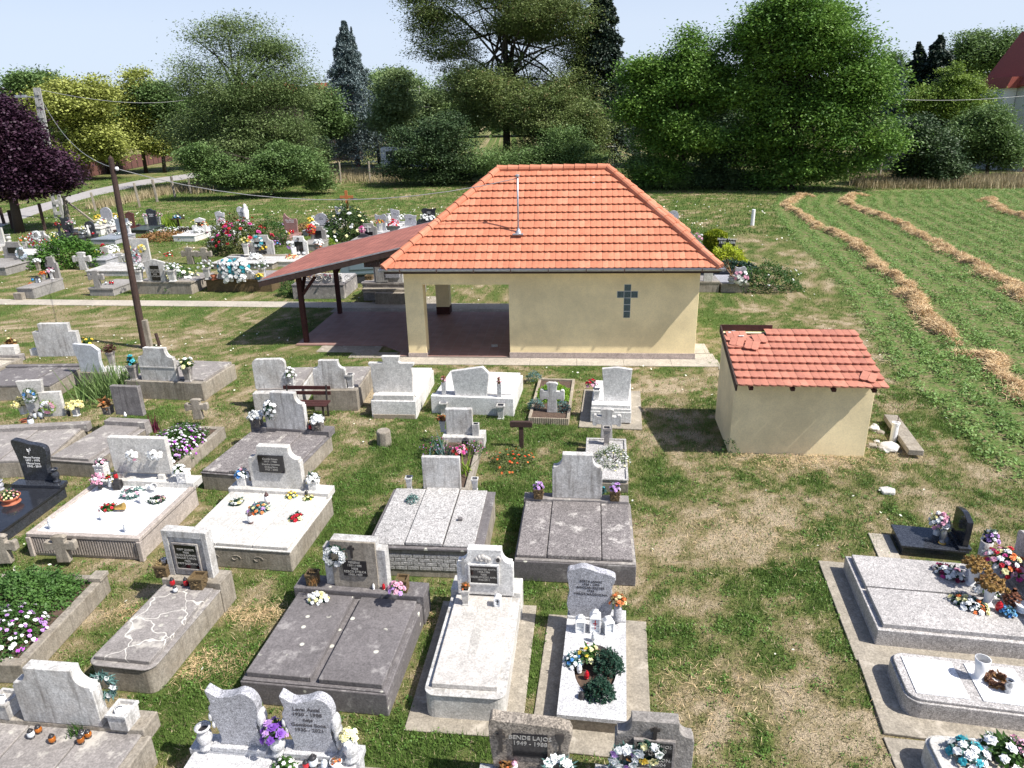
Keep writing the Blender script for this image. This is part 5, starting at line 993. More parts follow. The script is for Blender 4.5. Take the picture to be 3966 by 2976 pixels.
# glass block cross
GL = plain('glass_block', (.05,.09,.10), .06, .5, sc_=25, bmp=.6, spec=.8); GF = plain('block_joint', (.50,.52,.50), .6, .1)
gx0, gz0 = 6.5643, 1.2752; jf = MB(); gb = []
for (i, j) in ((0,0),(0,1),(0,2),(0,3),(0,4),(-1,3),(1,3)):
    x, z = gx0+i*.2, gz0+j*.2; gb.append((x, z))
fr = MB(); fr.box(gx0-.1, gx0+.1, -.006, .0, gz0, gz0+.6).box(gx0-.3, gx0+.3, -.006, .0, gz0+.6, gz0+.8).box(gx0-.1, gx0+.1, -.006, .0, gz0+.8, gz0+1.0); cwin = fr.build('cross_window', GF, ch)
for x, z in gb:
    MB().box(x-.09, x+.09, -.014, -.0055, z+.01, z+.19).build('glass_block', GL, cwin, .006)
# roof
ex0, ex1, ey0, ey1, ez = -.46, 9.05, -.45, 5.78, 2.83; yr = (ey0+ey1)/2; rx0, rx1 = ex0+3.1, ex1-3.05; rz_ = 5.30
run = math.hypot(yr-ey0, rz_-ez); vf = Vector((0, yr-ey0, rz_-ez)).normalized(); k_ = 1.0*(yr-ey0)/run
tile_plane('front_roof_slope', (ex0, ey0, ez), (1,0,0), vf, ex1-ex0, run, (rx0-ex0)/run, (ex1-rx1)/run, 13, TILE, ch, seed=1)
vb = Vector((0, -(ey1-yr), rz_-ez)).normalized(); tile_plane('back_roof_slope', (ex1, ey1, ez), (-1,0,0), vb, ex1-ex0, run, (ex1-rx1)/run, (rx0-ex0)/run, 13, TILE, ch, seed=2)
rl = math.hypot(rx0-ex0, rz_-ez); vl = Vector((rx0-ex0, 0, rz_-ez)).normalized(); tile_plane('left_roof_slope', (ex0, ey1, ez), (0,-1,0), vl, ey1-ey0, rl, (ey1-yr)/rl, (yr-ey0)/rl, 13, TILE, ch, seed=4)
rr = math.hypot(ex1-rx1, rz_-ez); vr = Vector((-(ex1-rx1), 0, rz_-ez)).normalized(); tile_plane('right_roof_slope', (ex1, ey0, ez), (0,1,0), vr, ey1-ey0, rr, (yr-ey0)/rr, (ey1-yr)/rr, 13, TILE, ch, seed=5)
m = MB(); m.add([(ex0+.03,ey0+.03,ez-.02),(ex1-.03,ey0+.03,ez-.02),(ex1-.03,ey1-.03,ez-.02),(ex0+.03,ey1-.03,ez-.02),(rx0,yr,rz_-.03),(rx1,yr,rz_-.03)], [(0,1,5,4),(1,2,5),(2,3,4,5),(3,0,4),(3,2,1,0)]); m.build('roof_deck', WOOD, ch)
cap_run('ridge_tiles', (rx0-.05, yr, rz_+.03), (rx1+.05, yr, rz_+.03), .115, TILE, ch)
for a_ in ((ex0, ey0, rx0), (ex1, ey0, rx1), (ex0, ey1, rx0), (ex1, ey1, rx1)):
    cap_run('hip_tiles', (a_[0], a_[1], ez+.03), (a_[2], yr, rz_+.03), .12, TILE, ch, .38, int(a_[0]*10)+7)
def gutter(pts, parent):
    m = MB(); r = .07
    prof = [(r*math.cos(t), r*math.sin(t)) for t in [math.pi+k*math.pi/8 for k in range(9)]]; prof += [(x*.88, z*.88) for x, z in prof[::-1]]
    for a, b in zip(pts[:-1], pts[1:]):
        a, b = Vector(a), Vector(b); d = (b-a).normalized(); s = Vector((d.y, -d.x, 0)); n = len(prof); vs = [p+s*x+Vector((0,0,z)) for p in (a-d*r, b+d*r) for x, z in prof]
        m.add(vs, [(i, n+i, n+(i+1) % n, (i+1) % n) for i in range(n)] + [tuple(range(n))[::-1], tuple(range(n, 2*n))])
    return m.build('gutter', ZINC, parent)
gu = gutter([(ex0-.06, ey1+.06, ez-.0), (ex0-.06, ey0-.06, ez-.0)], ch); gutter([(ex0-.06, ey0-.07, ez+.002), (ex1+.06, ey0-.07, ez+.002)], ch); gutter([(ex1+.06, ey0-.06, ez), (ex1+.06, ey1+.06, ez)], ch)
for k in range(9): MB().box(ex0+.5+k*1.06, ex0+.525+k*1.06, ey0-.15, ey0, ez-.085, ez-.07).box(ex0+.5+k*1.06, ex0+.525+k*1.06, ey0-.155, ey0-.143, ez-.08, ez+.02).build('gutter_bracket', BRNM, ch)
MB().box(ex0+.02, ex1-.02, ey0+.0, ey0+.03, ez-.14, ez-.025).box(ex0, ex0+.03, ey0+.04, ey1, ez-.14, ez-.025).box(ex1-.03, ex1, ey0+.04, ey1, ez-.14, ez-.025).build('fascia', WOOD, ch)
MB().box(ex0+.03, ex1-.03, ey0+.03, ey1-.03, ez-.11, ez-.09).build('soffit', PLASTS, ch)
# vent pipe : from photo W (128,372) foot on the slope to (93,50)
def lc(p): d = Vector((p[0]+3.1377, p[1]-20.7782, 0)); c, s = math.cos(-CY_A), math.sin(-CY_A); return Vector((d.x*c-d.y*s, d.x*s+d.y*c, p[2]))
def on_slope(c, x, y):
    d = ray(c, x, y); o = Vector((0,0,CAM_H)); 
    for k in range(4000):
        p = o + d*(k*.01/2760*1.0+0) if False else o + d.normalized()*(14+k*.005); q = lc(p)
        if q.z < ez + (q.y-ey0)*(rz_-ez)/(yr-ey0): return q
f_ = on_slope('W', 128, 365); hp = 1.62
pipe = MB().lathe([(.028, 0), (.028, hp)], 10, f_).build('mast_pipe', ZINC, ch, smooth=True); MB().lathe([(.06,hp),(.06,hp+.04),(.03,hp+.06)], 10, f_).build('mast_cap', ZINC, pipe); MB().lathe([(.10,.02),(.05,.12),(.035,.16)], 10, f_).box(f_.x-.15, f_.x+.15, f_.y-.2, f_.y+.06, f_.z+.0, f_.z+.03).build('mast_flashing', ZINC, pipe)
q = on_slope('W', 475, 135); MB().box(q.x-.03, q.x+.03, q.y-.02, q.y+.02, q.z+.02, q.z+.05).add([(q.x-.035,q.y-.2,q.z-.14),(q.x+.03,q.y-.2,q.z-.14),(q.x+.03,q.y+.2,q.z+.20),(q.x-.035,q.y+.2,q.z+.20)], [(0,1,2,3)]).build('white_streak', WHT, ch)
excl(ch.location.x + 4.2, 20.7782+2.3, 4.95, 3.4, CY_A)
c_ = Vector((math.cos(CY_A), math.sin(CY_A), 0)); def_ = Vector((-math.sin(CY_A), math.cos(CY_A), 0))
# pale paving strips round the chapel
pv = thing('paving_strip', None, None, (-3.1377, 20.7782, 0), CY_A); pv['kind'] = 'structure'; m = MB()
for k in range(7): m.box(-.4+k*1.38+.004, -.4+(k+1)*1.38-.004, -.66, -.035, .0, .022)
m.box(W_+.03, W_+.62, -.55, .5, 0, .02).box(W_+.05, W_+.55, .55, 1.5, 0, .02); m.prismz([(9.15,-.9),(9.65,-.95),(9.7,-.62),(9.2,-.58)], 0, .02)
m.build('paving_slabs', APRL, pv, .004)
m = MB(); m.box(-3.1, -1.1, .45, 1.08, 0, .018).box(-1.9,-.45,-.1,.44,0,.016).box(-4.2, 3.3, 5.25, 6.5, 0, .02).box(-3.0, 0, 6.5, 7.7, 0, .018); m.build('concrete_pad', APR, pv, .0); excl(*[(Vector((-3.1377,20.7782,0))+c_*-2+def_*3.5).x, (Vector((-3.1377,20.7782,0))+c_*-2+def_*3.5).y], 2.3, 3.2, CY_A)
# ---------------------------------------------------------------- canopy
ca = thing('porch_canopy', 'red brown shingled lean-to canopy on wooden posts at the left of the chapel', 'canopy', (-3.1377, 20.7782, 0), CY_A)
SHG, n_, p_, o_ = newmat('red_shingle'); v_ = coord(n_, rnd=False); br = n_.nodes.new('ShaderNodeTexBrick'); br.inputs['Scale'].default_value = 1; br.inputs['Brick Width'].default_value = .25; br.inputs['Row Height'].default_value = .22; br.inputs['Mortar Size'].default_value = .008
mp_ = n_.nodes.new('ShaderNodeMapping'); mp_.inputs['Rotation'].default_value = (0,0,math.pi/2); n_.links.new(v_, mp_.inputs[0]); n_.links.new(mp_.outputs[0], br.inputs['Vector'])
br.inputs['Color1'].default_value = c4((.30,.105,.08)); br.inputs['Color2'].default_value = c4((.37,.135,.10)); br.inputs['Mortar'].default_value = c4((.11,.045,.035)); n_.links.new(mix(n_, .8, br.outputs[0], ramp(n_, noise(n_, v_, 1.4, 6, .7), [(.3,.6),(.7,1.25)]), 'MULTIPLY'), p_.inputs['Base Color']); p_.inputs['Roughness'].default_value = .9
A0, A1, B0, B1, ya_, yb_ = -4.72, .1, 2.26, 3.32, .62, 6.1
MB().prism([(A0,B0),(A1,B1),(A1,B1-.05),(A0,B0-.05)], ya_, yb_).build('shingle_roof', SHG, ca)
MB().prism([(A0-.01,B0+.012),(A1,B1+.012),(A1,B1-.03),(A0-.01,B0-.03)], ya_-.02, ya_-.002).build('edge_flashing', ZINC, ca); MB().prism([(A0-.01,B0+.012),(A1,B1+.012),(A1,B1-.03),(A0-.01,B0-.03)], yb_+.002, yb_+.02).build('edge_flashing', ZINC, ca)
sl_ = (B1-B0)/(A1-A0)
for yy in (ya_-.015, yb_-.02): MB().prism([(A0,B0-.055),(A1,B1-.055),(A1,B1-.2),(A0,B0-.2)], yy, yy+.035).build('barge_board', WOOD, ca)
MB().box(A0-.01, A0+.02, ya_+.03, yb_-.03, B0-.19, B0-.052).build('eave_board', WOOD, ca)
for yy in (1.39, 3.2, 4.98): MB().prism([(A0+.1,B0-.06),(A1,B1-.06),(A1,B1-.22),(A0+.1,B0-.22)], yy-.05, yy+.05).build('rafter', WOODR, ca)
MB().box(-3.80, -3.66, ya_+.1, yb_-.2, 2.24, 2.38).build('beam', WOODR, ca)
for yy in (1.39, 4.98):
    o = MB().box(-3.81, -3.66, yy-.075, yy+.075, .0, 2.24).build('post', WOODR, ca, .008); MB().beam((-3.73, yy, 1.55), (-3.2, yy, 2.2), .09).beam((-3.73, yy+.07, 1.6), (-3.73, yy+.6, 2.22), .09).build('brace', WOODR, o)
m = MB()
for k in range(12): m.prism([(-1.35+k*.1+.003, 2.66), (-1.35+(k+1)*.1-.003, 2.66), (-1.35+(k+1)*.1-.003, B0-.21+sl_*(-1.35+(k+1)*.1-A0)), (-1.35+k*.1+.003, B0-.21+sl_*(-1.35+k*.1-A0))], .66, .68)
m.build('plank_gable', WOOD, ca)
# ================================================================ SHED
sx_, sy_, sa_ = 4.6474, 13.8419, -.1163; SW, SL, ZF, ZB = 2.80, 1.86, 1.72, 2.18
sh = thing('shed', 'small yellow shed with slipping terracotta roof tiles beside the chapel', 'shed', (sx_, sy_, 0), sa_); excl(sx_+1.45, sy_+.8, 1.5, 1.0, sa_)
m = MB(); m.add([(0,0,-.02),(SW,0,-.02),(SW,SL,-.02),(0,SL,-.02),(0,0,ZF),(SW,0,ZF),(SW,SL,ZB),(0,SL,ZB)], [(0,3,2,1),(4,5,6,7),(0,1,5,4),(1,2,6,5),(2,3,7,6),(3,0,4,7)]); m.build('walls', PLASTS, sh, .012)
th_ = math.atan2(ZB-ZF, SL); vv_ = Vector((0, math.cos(th_), math.sin(th_))); o0 = Vector((-.02, -.37, ZF+.05-.37*math.tan(th_))); RL_ = 2.30
tile_plane('tile_roof', o0, (1,0,0), vv_, SW+.12, RL_, 0, 0, 8, TILES, sh, tw=(SW+.12)/19, skip=lambda r, c: (r == 7 and c < 6), sag=.03, seed=9)
def onroof(x, v, h=0): return o0 + Vector((x, 0, 0)) + vv_*v + Vector((0, -math.sin(th_), math.cos(th_)))*h
m = MB(); 
for k in range(9): m.beam(onroof(0.02, .2+k*.24, -.02), onroof(SW+.10, .2+k*.24, -.02), .04, .03)
m.build('batten', WOOD, sh)
for x in (.28, 1.1, 1.9, 2.68): MB().beam(onroof(x, .02, -.07), onroof(x, 2.15, -.07), .08, .07).build('rafter', WOODR, sh)
MB().beam(onroof(-.03, -.05, .0), onroof(-.03, RL_+.04, .0), .03, .16, (0,0,1)).build('verge_board', WOOD, sh); MB().beam(onroof(-.03, RL_+.03, .02), onroof(1.12, RL_+.03, .02), .03, .14).beam(onroof(1.13, RL_+.03, -.05), onroof(SW+.10, RL_+.03, -.05), .03, .1).build('ridge_board', WOODR, sh)
for x in (.24, .98): MB().beam(onroof(x, 2.02, .01), onroof(x, 2.2, .01), .08, .03).build('metal_strap', ZINC, sh)
def loose(x, v, ang, h, n=2, lab=None):
    m = MB(); tw = .15; U = Vector((1,0,0)); Nn = U.cross(vv_); a = U*math.cos(ang)+vv_*math.sin(ang); b = -U*math.sin(ang)+vv_*math.cos(ang); O = onroof(x, v, h); rn = []
    for c in range(n):
        pts = [O+a*(c*tw+.003), O+a*((c+1)*tw-.003), O+a*((c+1)*tw-.003)+b*.32, O+a*(c*tw+.003)+b*.32]; low = [O+a*(c*tw+tw*f)-b*(.03*math.sin(math.pi*f)) for f in (.75,.5,.25)]
        pl = pts[:1]+low[::-1][:0]+[O+a*(c*tw+tw*f)-b*(.03*math.sin(math.pi*f)) for f in (.25,.5,.75)]+pts[1:]; n_ = len(pl); vs = [q for q in pl]+[q+Nn*.018 for q in pl]
        m.add(vs, [tuple(range(n_-1,-1,-1)), tuple(range(n_,2*n_))]+[(i,(i+1) % n_,n_+(i+1) % n_,n_+i) for i in range(n_)]); rn += [.3+.3*c]*(n_+2)
    o = m.build('loose_tile', TILES, sh); setrnd(o, rn)
loose(.33, 1.38, -.32, .075, 2); loose(.04, 1.55, -.30, .05, 2); loose(.60, 1.62, .12, .06, 2); loose(2.42, .28, -.5, .06, 2); loose(.06, 1.82, .05, .02, 3)
MB().box(-.03,.03,-.03,.03,0,.05).build('mortar_lump', WHT, sh, .012, loc=onroof(.13,2.08,.0)); MB().box(-.06,.06,-.02,.02,0,.02).build('mortar_lump', WHT, sh, .008, loc=onroof(.36,1.9,.05))
# debris by the shed
p = at('O',2090,1260,.05); q_ = at('O',1870,950,.05); o = MB(); d = (q_-p); o.beam(Vector((0,0,.09)), d+Vector((0,0,.09)), .30, .13); o = o.build('concrete_beam', SIDE, None, .015, loc=p); tag(o, 'weathered concrete beam lying in the grass right of the shed', 'beam'); excl((p.x+q_.x)/2, (p.y+q_.y)/2, .15, .8, math.atan2(d.y, d.x)-math.pi/2)
p, h = Hh('O', 1895,1135,0,960); t_ = thing('plastic_pipe', 'upright white plastic pipe between shed and concrete beam', 'pipe', p); MB().lathe([(.07,-.05),(.07,h-.05),(.085,h-.045),(.085,h),(.06,h),(.06,h-.1)], 14).build('tube', WHP, t_, smooth=False); MB().tube([(.05,.05,0),(.06,.05,h+.13)], .008, 6).build('rusty_rod', BARKR, t_)
rs = np.random.RandomState(5)
for k, (x, y, s_) in enumerate(((1745,1020,.14),(1790,1050,.09),(1870,1180,.2),(1830,1200,.12),(1720,1165,.12),(1760,1130,.07),(1740,990,.07),(1700,1170,.08),(1780,1180,.06),(1900,1200,.1))):
    m = bmesh.new(); bmesh.ops.create_icosphere(m, subdivisions=2, radius=1.0)
    for v in m.verts: v.co *= .75+.45*rs.rand(); v.co.z *= .5
    me_ = bpy.data.meshes.new('rubble'); m.to_mesh(me_); m.free(); me_.materials.append(WHTW if k % 3 != 1 else SIDE); o = bpy.data.objects.new('rubble_stone', me_); COL.objects.link(o); o.location = at('O', x, y, s_*.25); o.scale = (s_,)*3; o.rotation_euler = (0,0,rs.rand()*6)
    tag(o, 'broken white rubble piece on the ground at the right side of the shed', 'rubble', 'rubble pieces beside the shed')
o = MB().box(-.1,.1,-.07,.07,0,.06).build('paper_litter', WHTW, None, .015, loc=at('M',35,95,.045)); tag(o, 'small pale lump lying on the chapel porch floor', 'litter')
# ================================================================ PATH, POLES, WIRE
m = MB(); a0, a1 = at('V', -60, 648.5), at('V', 1100, 659); b0, b1 = at('V', -60, 657), at('V', 1100, 671); n_ = 17
PW_ = .85; dv = (a1-a0).normalized(); nv_ = Vector((dv.y, -dv.x, 0)); aa = at('I', 0, 1330); L_ = 26.0
for k in range(19):
    s0 = aa + dv*(-6+k*1.75+.01); s1 = aa + dv*(-6+(k+1)*1.75-.01); h_ = PW_/2; pts = [s0-nv_*h_, s1-nv_*h_, s1+nv_*h_, s0+nv_*h_]; m.prismz([(q.x, q.y) for q in pts], 0, .022)
o = m.build('path', APRL, None, .004); tag(o, kind='structure'); cc = aa+dv*10; excl(cc.x, cc.y, 17, .45, math.atan2(dv.y, dv.x))
def slim(c, a, b, r0, r1, label, name, cat, mat, n=10): pass
p = at('V', 313, 752); top = on_plane('V', 239, 342, p, Vector((0,1,0))); t_ = thing('utility_pole', 'tall leaning dark wooden pole left of the canopy', 'pole', p); MB().tube([(0,0,-.1), tuple((top-p)*.5), tuple(top-p)], [.115,.095,.075], 12).build('pole', WOOD, t_); MB().lathe([(.04,0),(.06,.05),(.04,.1)], 8, tuple(top-p+Vector((.13,-.02,-.35)))).build('insulator', WHP, t_); MB().lathe([(.075,0),(.01,.1)], 12, tuple(top-p-Vector((0,0,.02)))).build('pole_cap', WOOD, t_)
MB().box(.08,.26,-.07,.07,-.05,.95).build('concrete_stub', SIDE, t_, .02); POLE_TOP = top+Vector((.1,0,-.3))
o = MB().beam((0,0,0),(-.08,.05,.42),.12,.05).build('wooden_stake', WOOD, None, loc=at('H',1245,282)); tag(o, 'short dark wooden stake beside the leaning pole', 'stake')
p = at('Q', 425, 1560); top = on_plane('Q', 262, 628, p, Vector((0,1,0))); H_ = top.z; t_ = thing('concrete_pole', 'tall whitish concrete lattice pole behind the purple tree', 'utility pole', p); d = (top-p)
m = MB()
for sx in (-1, 1): m.beam((sx*.26,0,0), (d.x+sx*.13, d.y, H_), .1, .24)
for k in range(12):
    f = (k+.5)/12; w__ = .26-.13*f; c = d*f; m.box(c.x-w__, c.x+w__, c.y-.1, c.y+.1, H_*f-.12, H_*f+.12)
m.build('lattice_mast', stone('pole_concrete', (.50,.49,.47), (.38,.37,.35), .3), t_); MB().beam((d.x-.1,0,H_*.93), (d.x-1.1,0,H_*.94), .06).build('lamp_arm', ZINC, t_); MB().box(d.x-1.7,d.x-.9,-.12,.12,H_*.93,H_*.95).build('street_lamp', ZINC, t_, .02)
U_TOP = Vector((top.x+.2, top.y, H_*.90))
def wire(label, pts, r=.012):
    m = MB(); P_ = []
    for a, b, sag in pts:
        for k in range(13):
            f = k/12; q = Vector(a).lerp(Vector(b), f); q.z -= 4*sag*f*(1-f); P_.append(q)
    m.tube(P_, r, 5); o = m.build('overhead_wire', plain('wire_grey', (.3,.3,.3), .5), None); return tag(o, label, 'wire')
cm_ = Vector((-3.1377,20.7782,0))+c_*f_.x+def_*f_.y; cm_.z = f_.z+hp-.05
wire('thin overhead wire sagging from the concrete pole over the wooden pole to the chapel roof', [(U_TOP, POLE_TOP, .9), (POLE_TOP, cm_, .75)])
wire('dark overhead wire running from the concrete pole to the right into the trees', [(U_TOP+Vector((0,0,.8)), on_plane('Q', 1470, 685, at('V',600,400), Vector((0,1,0))), .8)], .02)
p = at('N', 1155, 272); t_ = MB().lathe([(.12,0),(.115,1.5),(.05,1.53)], 12).build('boundary_post', WHP, None, loc=p, smooth=False); p2, h = Hh('N', 1155,272,0,40); t_.scale = (1,1,h/1.53); tag(t_, 'white boundary post standing alone in the meadow behind the chapel', 'post')
# ================================================================ GRAVES BEHIND (left field) : one table
YAW = -.115
def fg(label, c, L_, R_, T_, h, prof=baroque, mat=CONG, base=CONG, slab=None, ex=(.12,.12), ln=1.85, t=.12, pq=None, away=False, plinth=True, name='grave', txt=None, lm=LETG, cov=None, cross=None):
    a, b = at(c, *L_, h), at(c, *R_, h); u = Vector((math.cos(YAW), math.sin(YAW), 0)); v = Vector((-math.sin(YAW), math.cos(YAW), 0)); w_ = abs((b-a).dot(u)); W = w_+ex[0]+ex[1]
    mid = (a+b)/2 + u*(ex[1]-ex[0])/2; off = -(ln/2-.14) if not away else (ln/2-.02)
    cen = mid + v*off; cen.z = 0; g = Grave.__new__(Grave); g.W, g.L, g.h, g.rz, g.c, g.u, g.vv = W, ln, h, YAW, cen, u, v; g.root = thing(name, label, 'grave', cen, YAW); excl(cen.x, cen.y, W/2+.1, ln/2+.1, YAW)
    slab = slab or base
    if h > .06:
        y0, y1 = (0, .82) if not away else (.14, 1)
        g.box('base', .02, .98, .015, .985, 0, h-.08, base); g.box('slab', 0, 1, y0, y1, h-.08, h-.03, cov or slab, .008)
        g.box('plinth', 0, 1, *((.82, 1.0) if not away else (0, .14)), h-.08, h, base)
    s = g.stone(c, L_, R_, T_, h, prof, t, mat)
    if pq: g.plaque(s, *pq[:4], pq[4] if len(pq) > 4 else PLQ, txt, s['h']*.09, lm, th=.03)
    elif txt: inscribe(txt, s['h']*.10, lm, s['o'], s['x'], s['y']-.003, s['z']+.6*s['h'])
    if cross: cross_on(g, s, cross, .66, .93, .13*s['w']+.04)
    g.s = s; return g
def bq(label, c, x, y, z, r, h, cols, leaf=LD, n=10, fr=.06, **k): return bouquet(label, at(c, x, y, z), r, h, cols, leaf, n, fr, nl=k.pop('nl', 70), ll=.09, **k)
def vb_(label, c, x, y, z, hv, cols, r=.15, mat=CONW, rr=.09, kind='sq', leaf=LG):
    p = at(c, x, y, z); vase('vase of ' + label, p, rr, hv, mat, kind=kind); bouquet(label, p+Vector((0,0,hv)), r, r, cols, leaf, 10, .06, nl=60, ball=True)
fg('pale rectangular headstone grave at far left picture edge', 'I', (-30,622), (62,622), (20,420), .3, rectp, WHTW, CONW, ln=2); vase('white stone urn beside the far left headstone', at('I',112,592,.25), .16, .45, WHTW)
g = fg('grave with curved headstone, black plaque and silver wreath at far left', 'I', (85,790), (300,802), (190,596), .45, baroque, CONG, CONG, ex=(.3,.5), pq=(.25,.7,.33,.68), ln=2.2); bouquet('silver blue round wreath leaning on the far left curved headstone', g.wpt(g.s['x']+.45*g.s['w'], g.s['y']-.12, .75), .33, .14, (petal('silver',(.55,.62,.7)), PW), LB, 22, .08, kind='ring', tilt=1.4)
g = fg('broad curved headstone with white plaque and red wreaths above a white slab', 'I', (385,672), (635,668), (500,462), .4, baroque, CONW, WHTW, slab=WHT, ex=(.4,.4), pq=(.2,.75,.0,.32,WPLQ), txt='NAGY FERENC\n1921 1990', lm=LETD)
bouquet('black and white wreath at top of the broad curved headstone', g.wpt(g.s['x'], g.s['y']-.1, .4+.8*g.s['h']), .26, .1, (PW,), LD, 8, .09, kind='ring', tilt=1.5)
for dx, dz, nm in ((-.3,.72,'upper left'),(-.35,.38,'lower left'),(0,.42,'central'),(.33,.38,'lower right')): bouquet('small red and white wreath, %s on the broad curved headstone' % nm, g.wpt(g.s['x']+dx*g.s['w'], g.s['y']-.1, .4+dz*g.s['h']), .2, .08, (PR, PW), LDRY, 8, .07, kind='ring', tilt=1.5, nl=60)
vb_('orange and white flowers left of the broad curved headstone','I',318,665,.4,.35,(PO,PW),.3,WHTW,.15); vb_('yellow and violet flowers right of the broad curved headstone','I',690,655,.4,.3,(PY,PL,PY),.3,WHTW,.15)
g = fg('short grave with peaked curved headstone, iron cross and lanterns near the path', 'I', (560,1048), (762,1030), (640,780), .5, baroque, CONG, CONG, ex=(.15,.05), ln=1.9, pq=(.05,.55,.05,.55), cross=.2)
g.box('front_step', .0, .5, -.12, -.005, 0, .3, SIDE); vb_('pink flowers on the short peaked grave','I',640,1045,.5,.3,(PP,PW),.16,WHT,.08); vb_('brown dried flowers on the short peaked grave','I',545,1050,.5,.22,(PO,),.12,WHTW,.1,leaf=LDRY)
cnd('blue glass lantern on the short peaked grave','I',402,1075,.45,1020,GBLU,LIDB,.06); house_lantern('dark house lantern on the short peaked grave', at('I',472,1095,.45), .17, .32, LIDB, glass=GCLR); bq('orange dry grass pot before the short peaked grave','I',385,1135,.3,.15,.15,(PO,),LDRY)
vb_('white flowers on the pale slab behind the short peaked grave','I',478,940,.35,.4,(PW,),.16,SIDE,.12)
fg('black granite grave with wavy top headstone and portrait under the purple tree', 'I', (765,470), (870,470), (790,290), .3, wave, BLKS, BLKS, ex=(.5,.4), ln=2); vb_('red flowers left of the black wavy headstone','I',730,470,.3,.4,(PR,PP),.22,BLKS,.1); vb_('white and pink flowers right of the black wavy headstone','I',890,475,.3,.5,(PW,PP),.28,BLKS,.13); bq('white and green bunch at the corner of the black wavy grave','I',655,520,.3,.3,.25,(PW,PC),LL,12); bq('small pale bunch in the middle of the black wavy grave','I',800,475,.3,.2,.15,(PP,PC),LG)
fg('dark granite grave with tilted arch headstone and cross', 'I', (1060,490), (1160,492), (1095,340), .3, archp, BLKS, BLKS, ex=(.7,.15), ln=1.7, txt='MOLNAR\nJOZSEF', lm=LETW); bq('large white and yellow bouquet on the arch headstone grave','I',1030,490,.3,.3,.5,(PW,PC,PY),LG,18,.08); bq('white lilies left of arch headstone','I',1010,440,.6,.2,.2,(PW,PC),LL); m=MB(); m.lathe([(.1,0),(.09,.3),(.05,.5),(.07,.6),(.02,.7)],10); o=m.build('angel_figurine', WHT, None, smooth=True, loc=at('I',1095,525,.3)); tag(o,'white angel statue right of the large white and yellow bouquet','figurine'); cnd('large red glass lantern beside the arch headstone','I',1140,505,.3,462,GRED,LIDB,.09); house_lantern('brown lantern on the arch headstone grave', at('I',935,545,.3), .2, .35, WOOD, glass=LIDB)
fg('white sided grave with grey round arch headstone heaped with yellow flowers', 'I', (1255,372), (1385,372), (1315,170), .5, archp, GRA, WHT, ex=(.9,.35), ln=2, slab=WHTW)
for x, y, cols, nm in ((1210,300,(PY,),'bright yellow'),(1405,290,(PY,PW),'yellow and white'),(1290,330,(PW,PC,PR),'white and cream'),(1230,355,(PW,PC),'white'),(1390,365,(PW,),'low white')): bq('%s bunch on the round arch headstone grave' % nm, 'I', x, y+20, .6, .35, .35, cols, LG, 14, .09)
fg('tall blue grey headstone grave beside the leaning wooden pole', 'I', (1440,490), (1585,492), (1500,310), .35, rectp, stone('bluegrey_granite',(.30,.33,.37),(.25,.28,.32),.3,rough=.35), GRA, ex=(.5,.3), ln=2.1, slab=MATS['bluegrey_granite']); bq('teal arrangement on the blue grey slab','I',1435,500,.37,.25,.12,(PW,),LB,8); vb_('white flowers right of the blue grey headstone','I',1590,490,.35,.5,(PW,),.18,WHT,.12)
fg('small red granite headstone grave with white flowers', 'I', (1560,400), (1650,402), (1595,225), .25, gable, REDG, REDG, ex=(.1,.5), ln=1.6); bq('white and lime bouquet before the red granite headstone','I',1600,370,.4,.3,.3,(PW,PC),LL,16,.08); o=MB().tube([(-.1,0,.05),(.1,0,.12),(.25,0,0)],.09,8).build('bronze_figure', IRON, None, loc=at('I',1690,405,.2)); tag(o,'dark reclining figure at the right of the red granite grave','figurine')
fg('dark green granite grave with scrolled headstone and twin pink bouquets', 'I', (1815,385), (1930,385), (1870,188), .3, wave2, BLKS, BLKS, ex=(.35,.4), ln=2.1, slab=stone('greenblack_granite',(.07,.10,.09),(.05,.07,.065),.4,rough=.3), txt='SZABO\nLAJOS', lm=LETW)
vb_('white and pink flowers left of the scrolled headstone','I',1795,375,.3,.5,(PW,PP),.2,WHT,.12); vb_('pink flowers right of the scrolled headstone','I',1955,375,.3,.5,(PP,PW),.3,GRA,.13); bq('white bowl arrangement before the scrolled headstone','I',1855,375,.3,.22,.25,(PW,),LG,10,.08)
fg('low grey box grave crowded with striped ribbon and white bouquets', 'I', (1240,740), (1330,742), (1280,650), .4, gable, WHTW, GRA, ex=(.5,.8), ln=1.6); bq('white rose heap on the low grey box grave','I',1360,710,.4,.45,.35,(PW,),LD,26,.09); bq('white and yellow bowl on the low grey box grave','I',1195,745,.4,.2,.25,(PW,PY),LG,10,.07); bq('single red rose above the low grey box grave','I',1258,640,.9,.08,.1,(PR,),LD,3,.08); bq('black and white striped ribbon bunch','I',1265,735,.4,.2,.35,(PW,PBW),LD,14,.08)
def fcross(label, c, x, yb, yt, w, mat=CONW, z=0, base=None): 
    p, h = Hh(c, x, yb, z, yt); o = MB().prism(crossp(w, h), -.08, .08).build('stone_cross', mat, None, .015, loc=p); o.rotation_euler = (0,0,-.1); tag(o, label, 'cross'); excl(p.x, p.y, .3, .2, 0); return p
fcross('lobed stone cross right of the large green bush', 'I', 1035, 935, 712, .95); fcross('second stone cross partly hidden by the leaning pole', 'I', 1480, 850, 725, .8); fcross('white stone cross behind the short peaked grave', 'I', 560, 800, 712, .6, WHTW)
g = fg('low kerb grave topped by a lobed cross beside the path', 'I', (1105,1155), (1285,1158), (1190,945), .35, lambda w, h: crossp(w, h), CONG, CONG, ex=(.1,.35), ln=1.9, away=True)
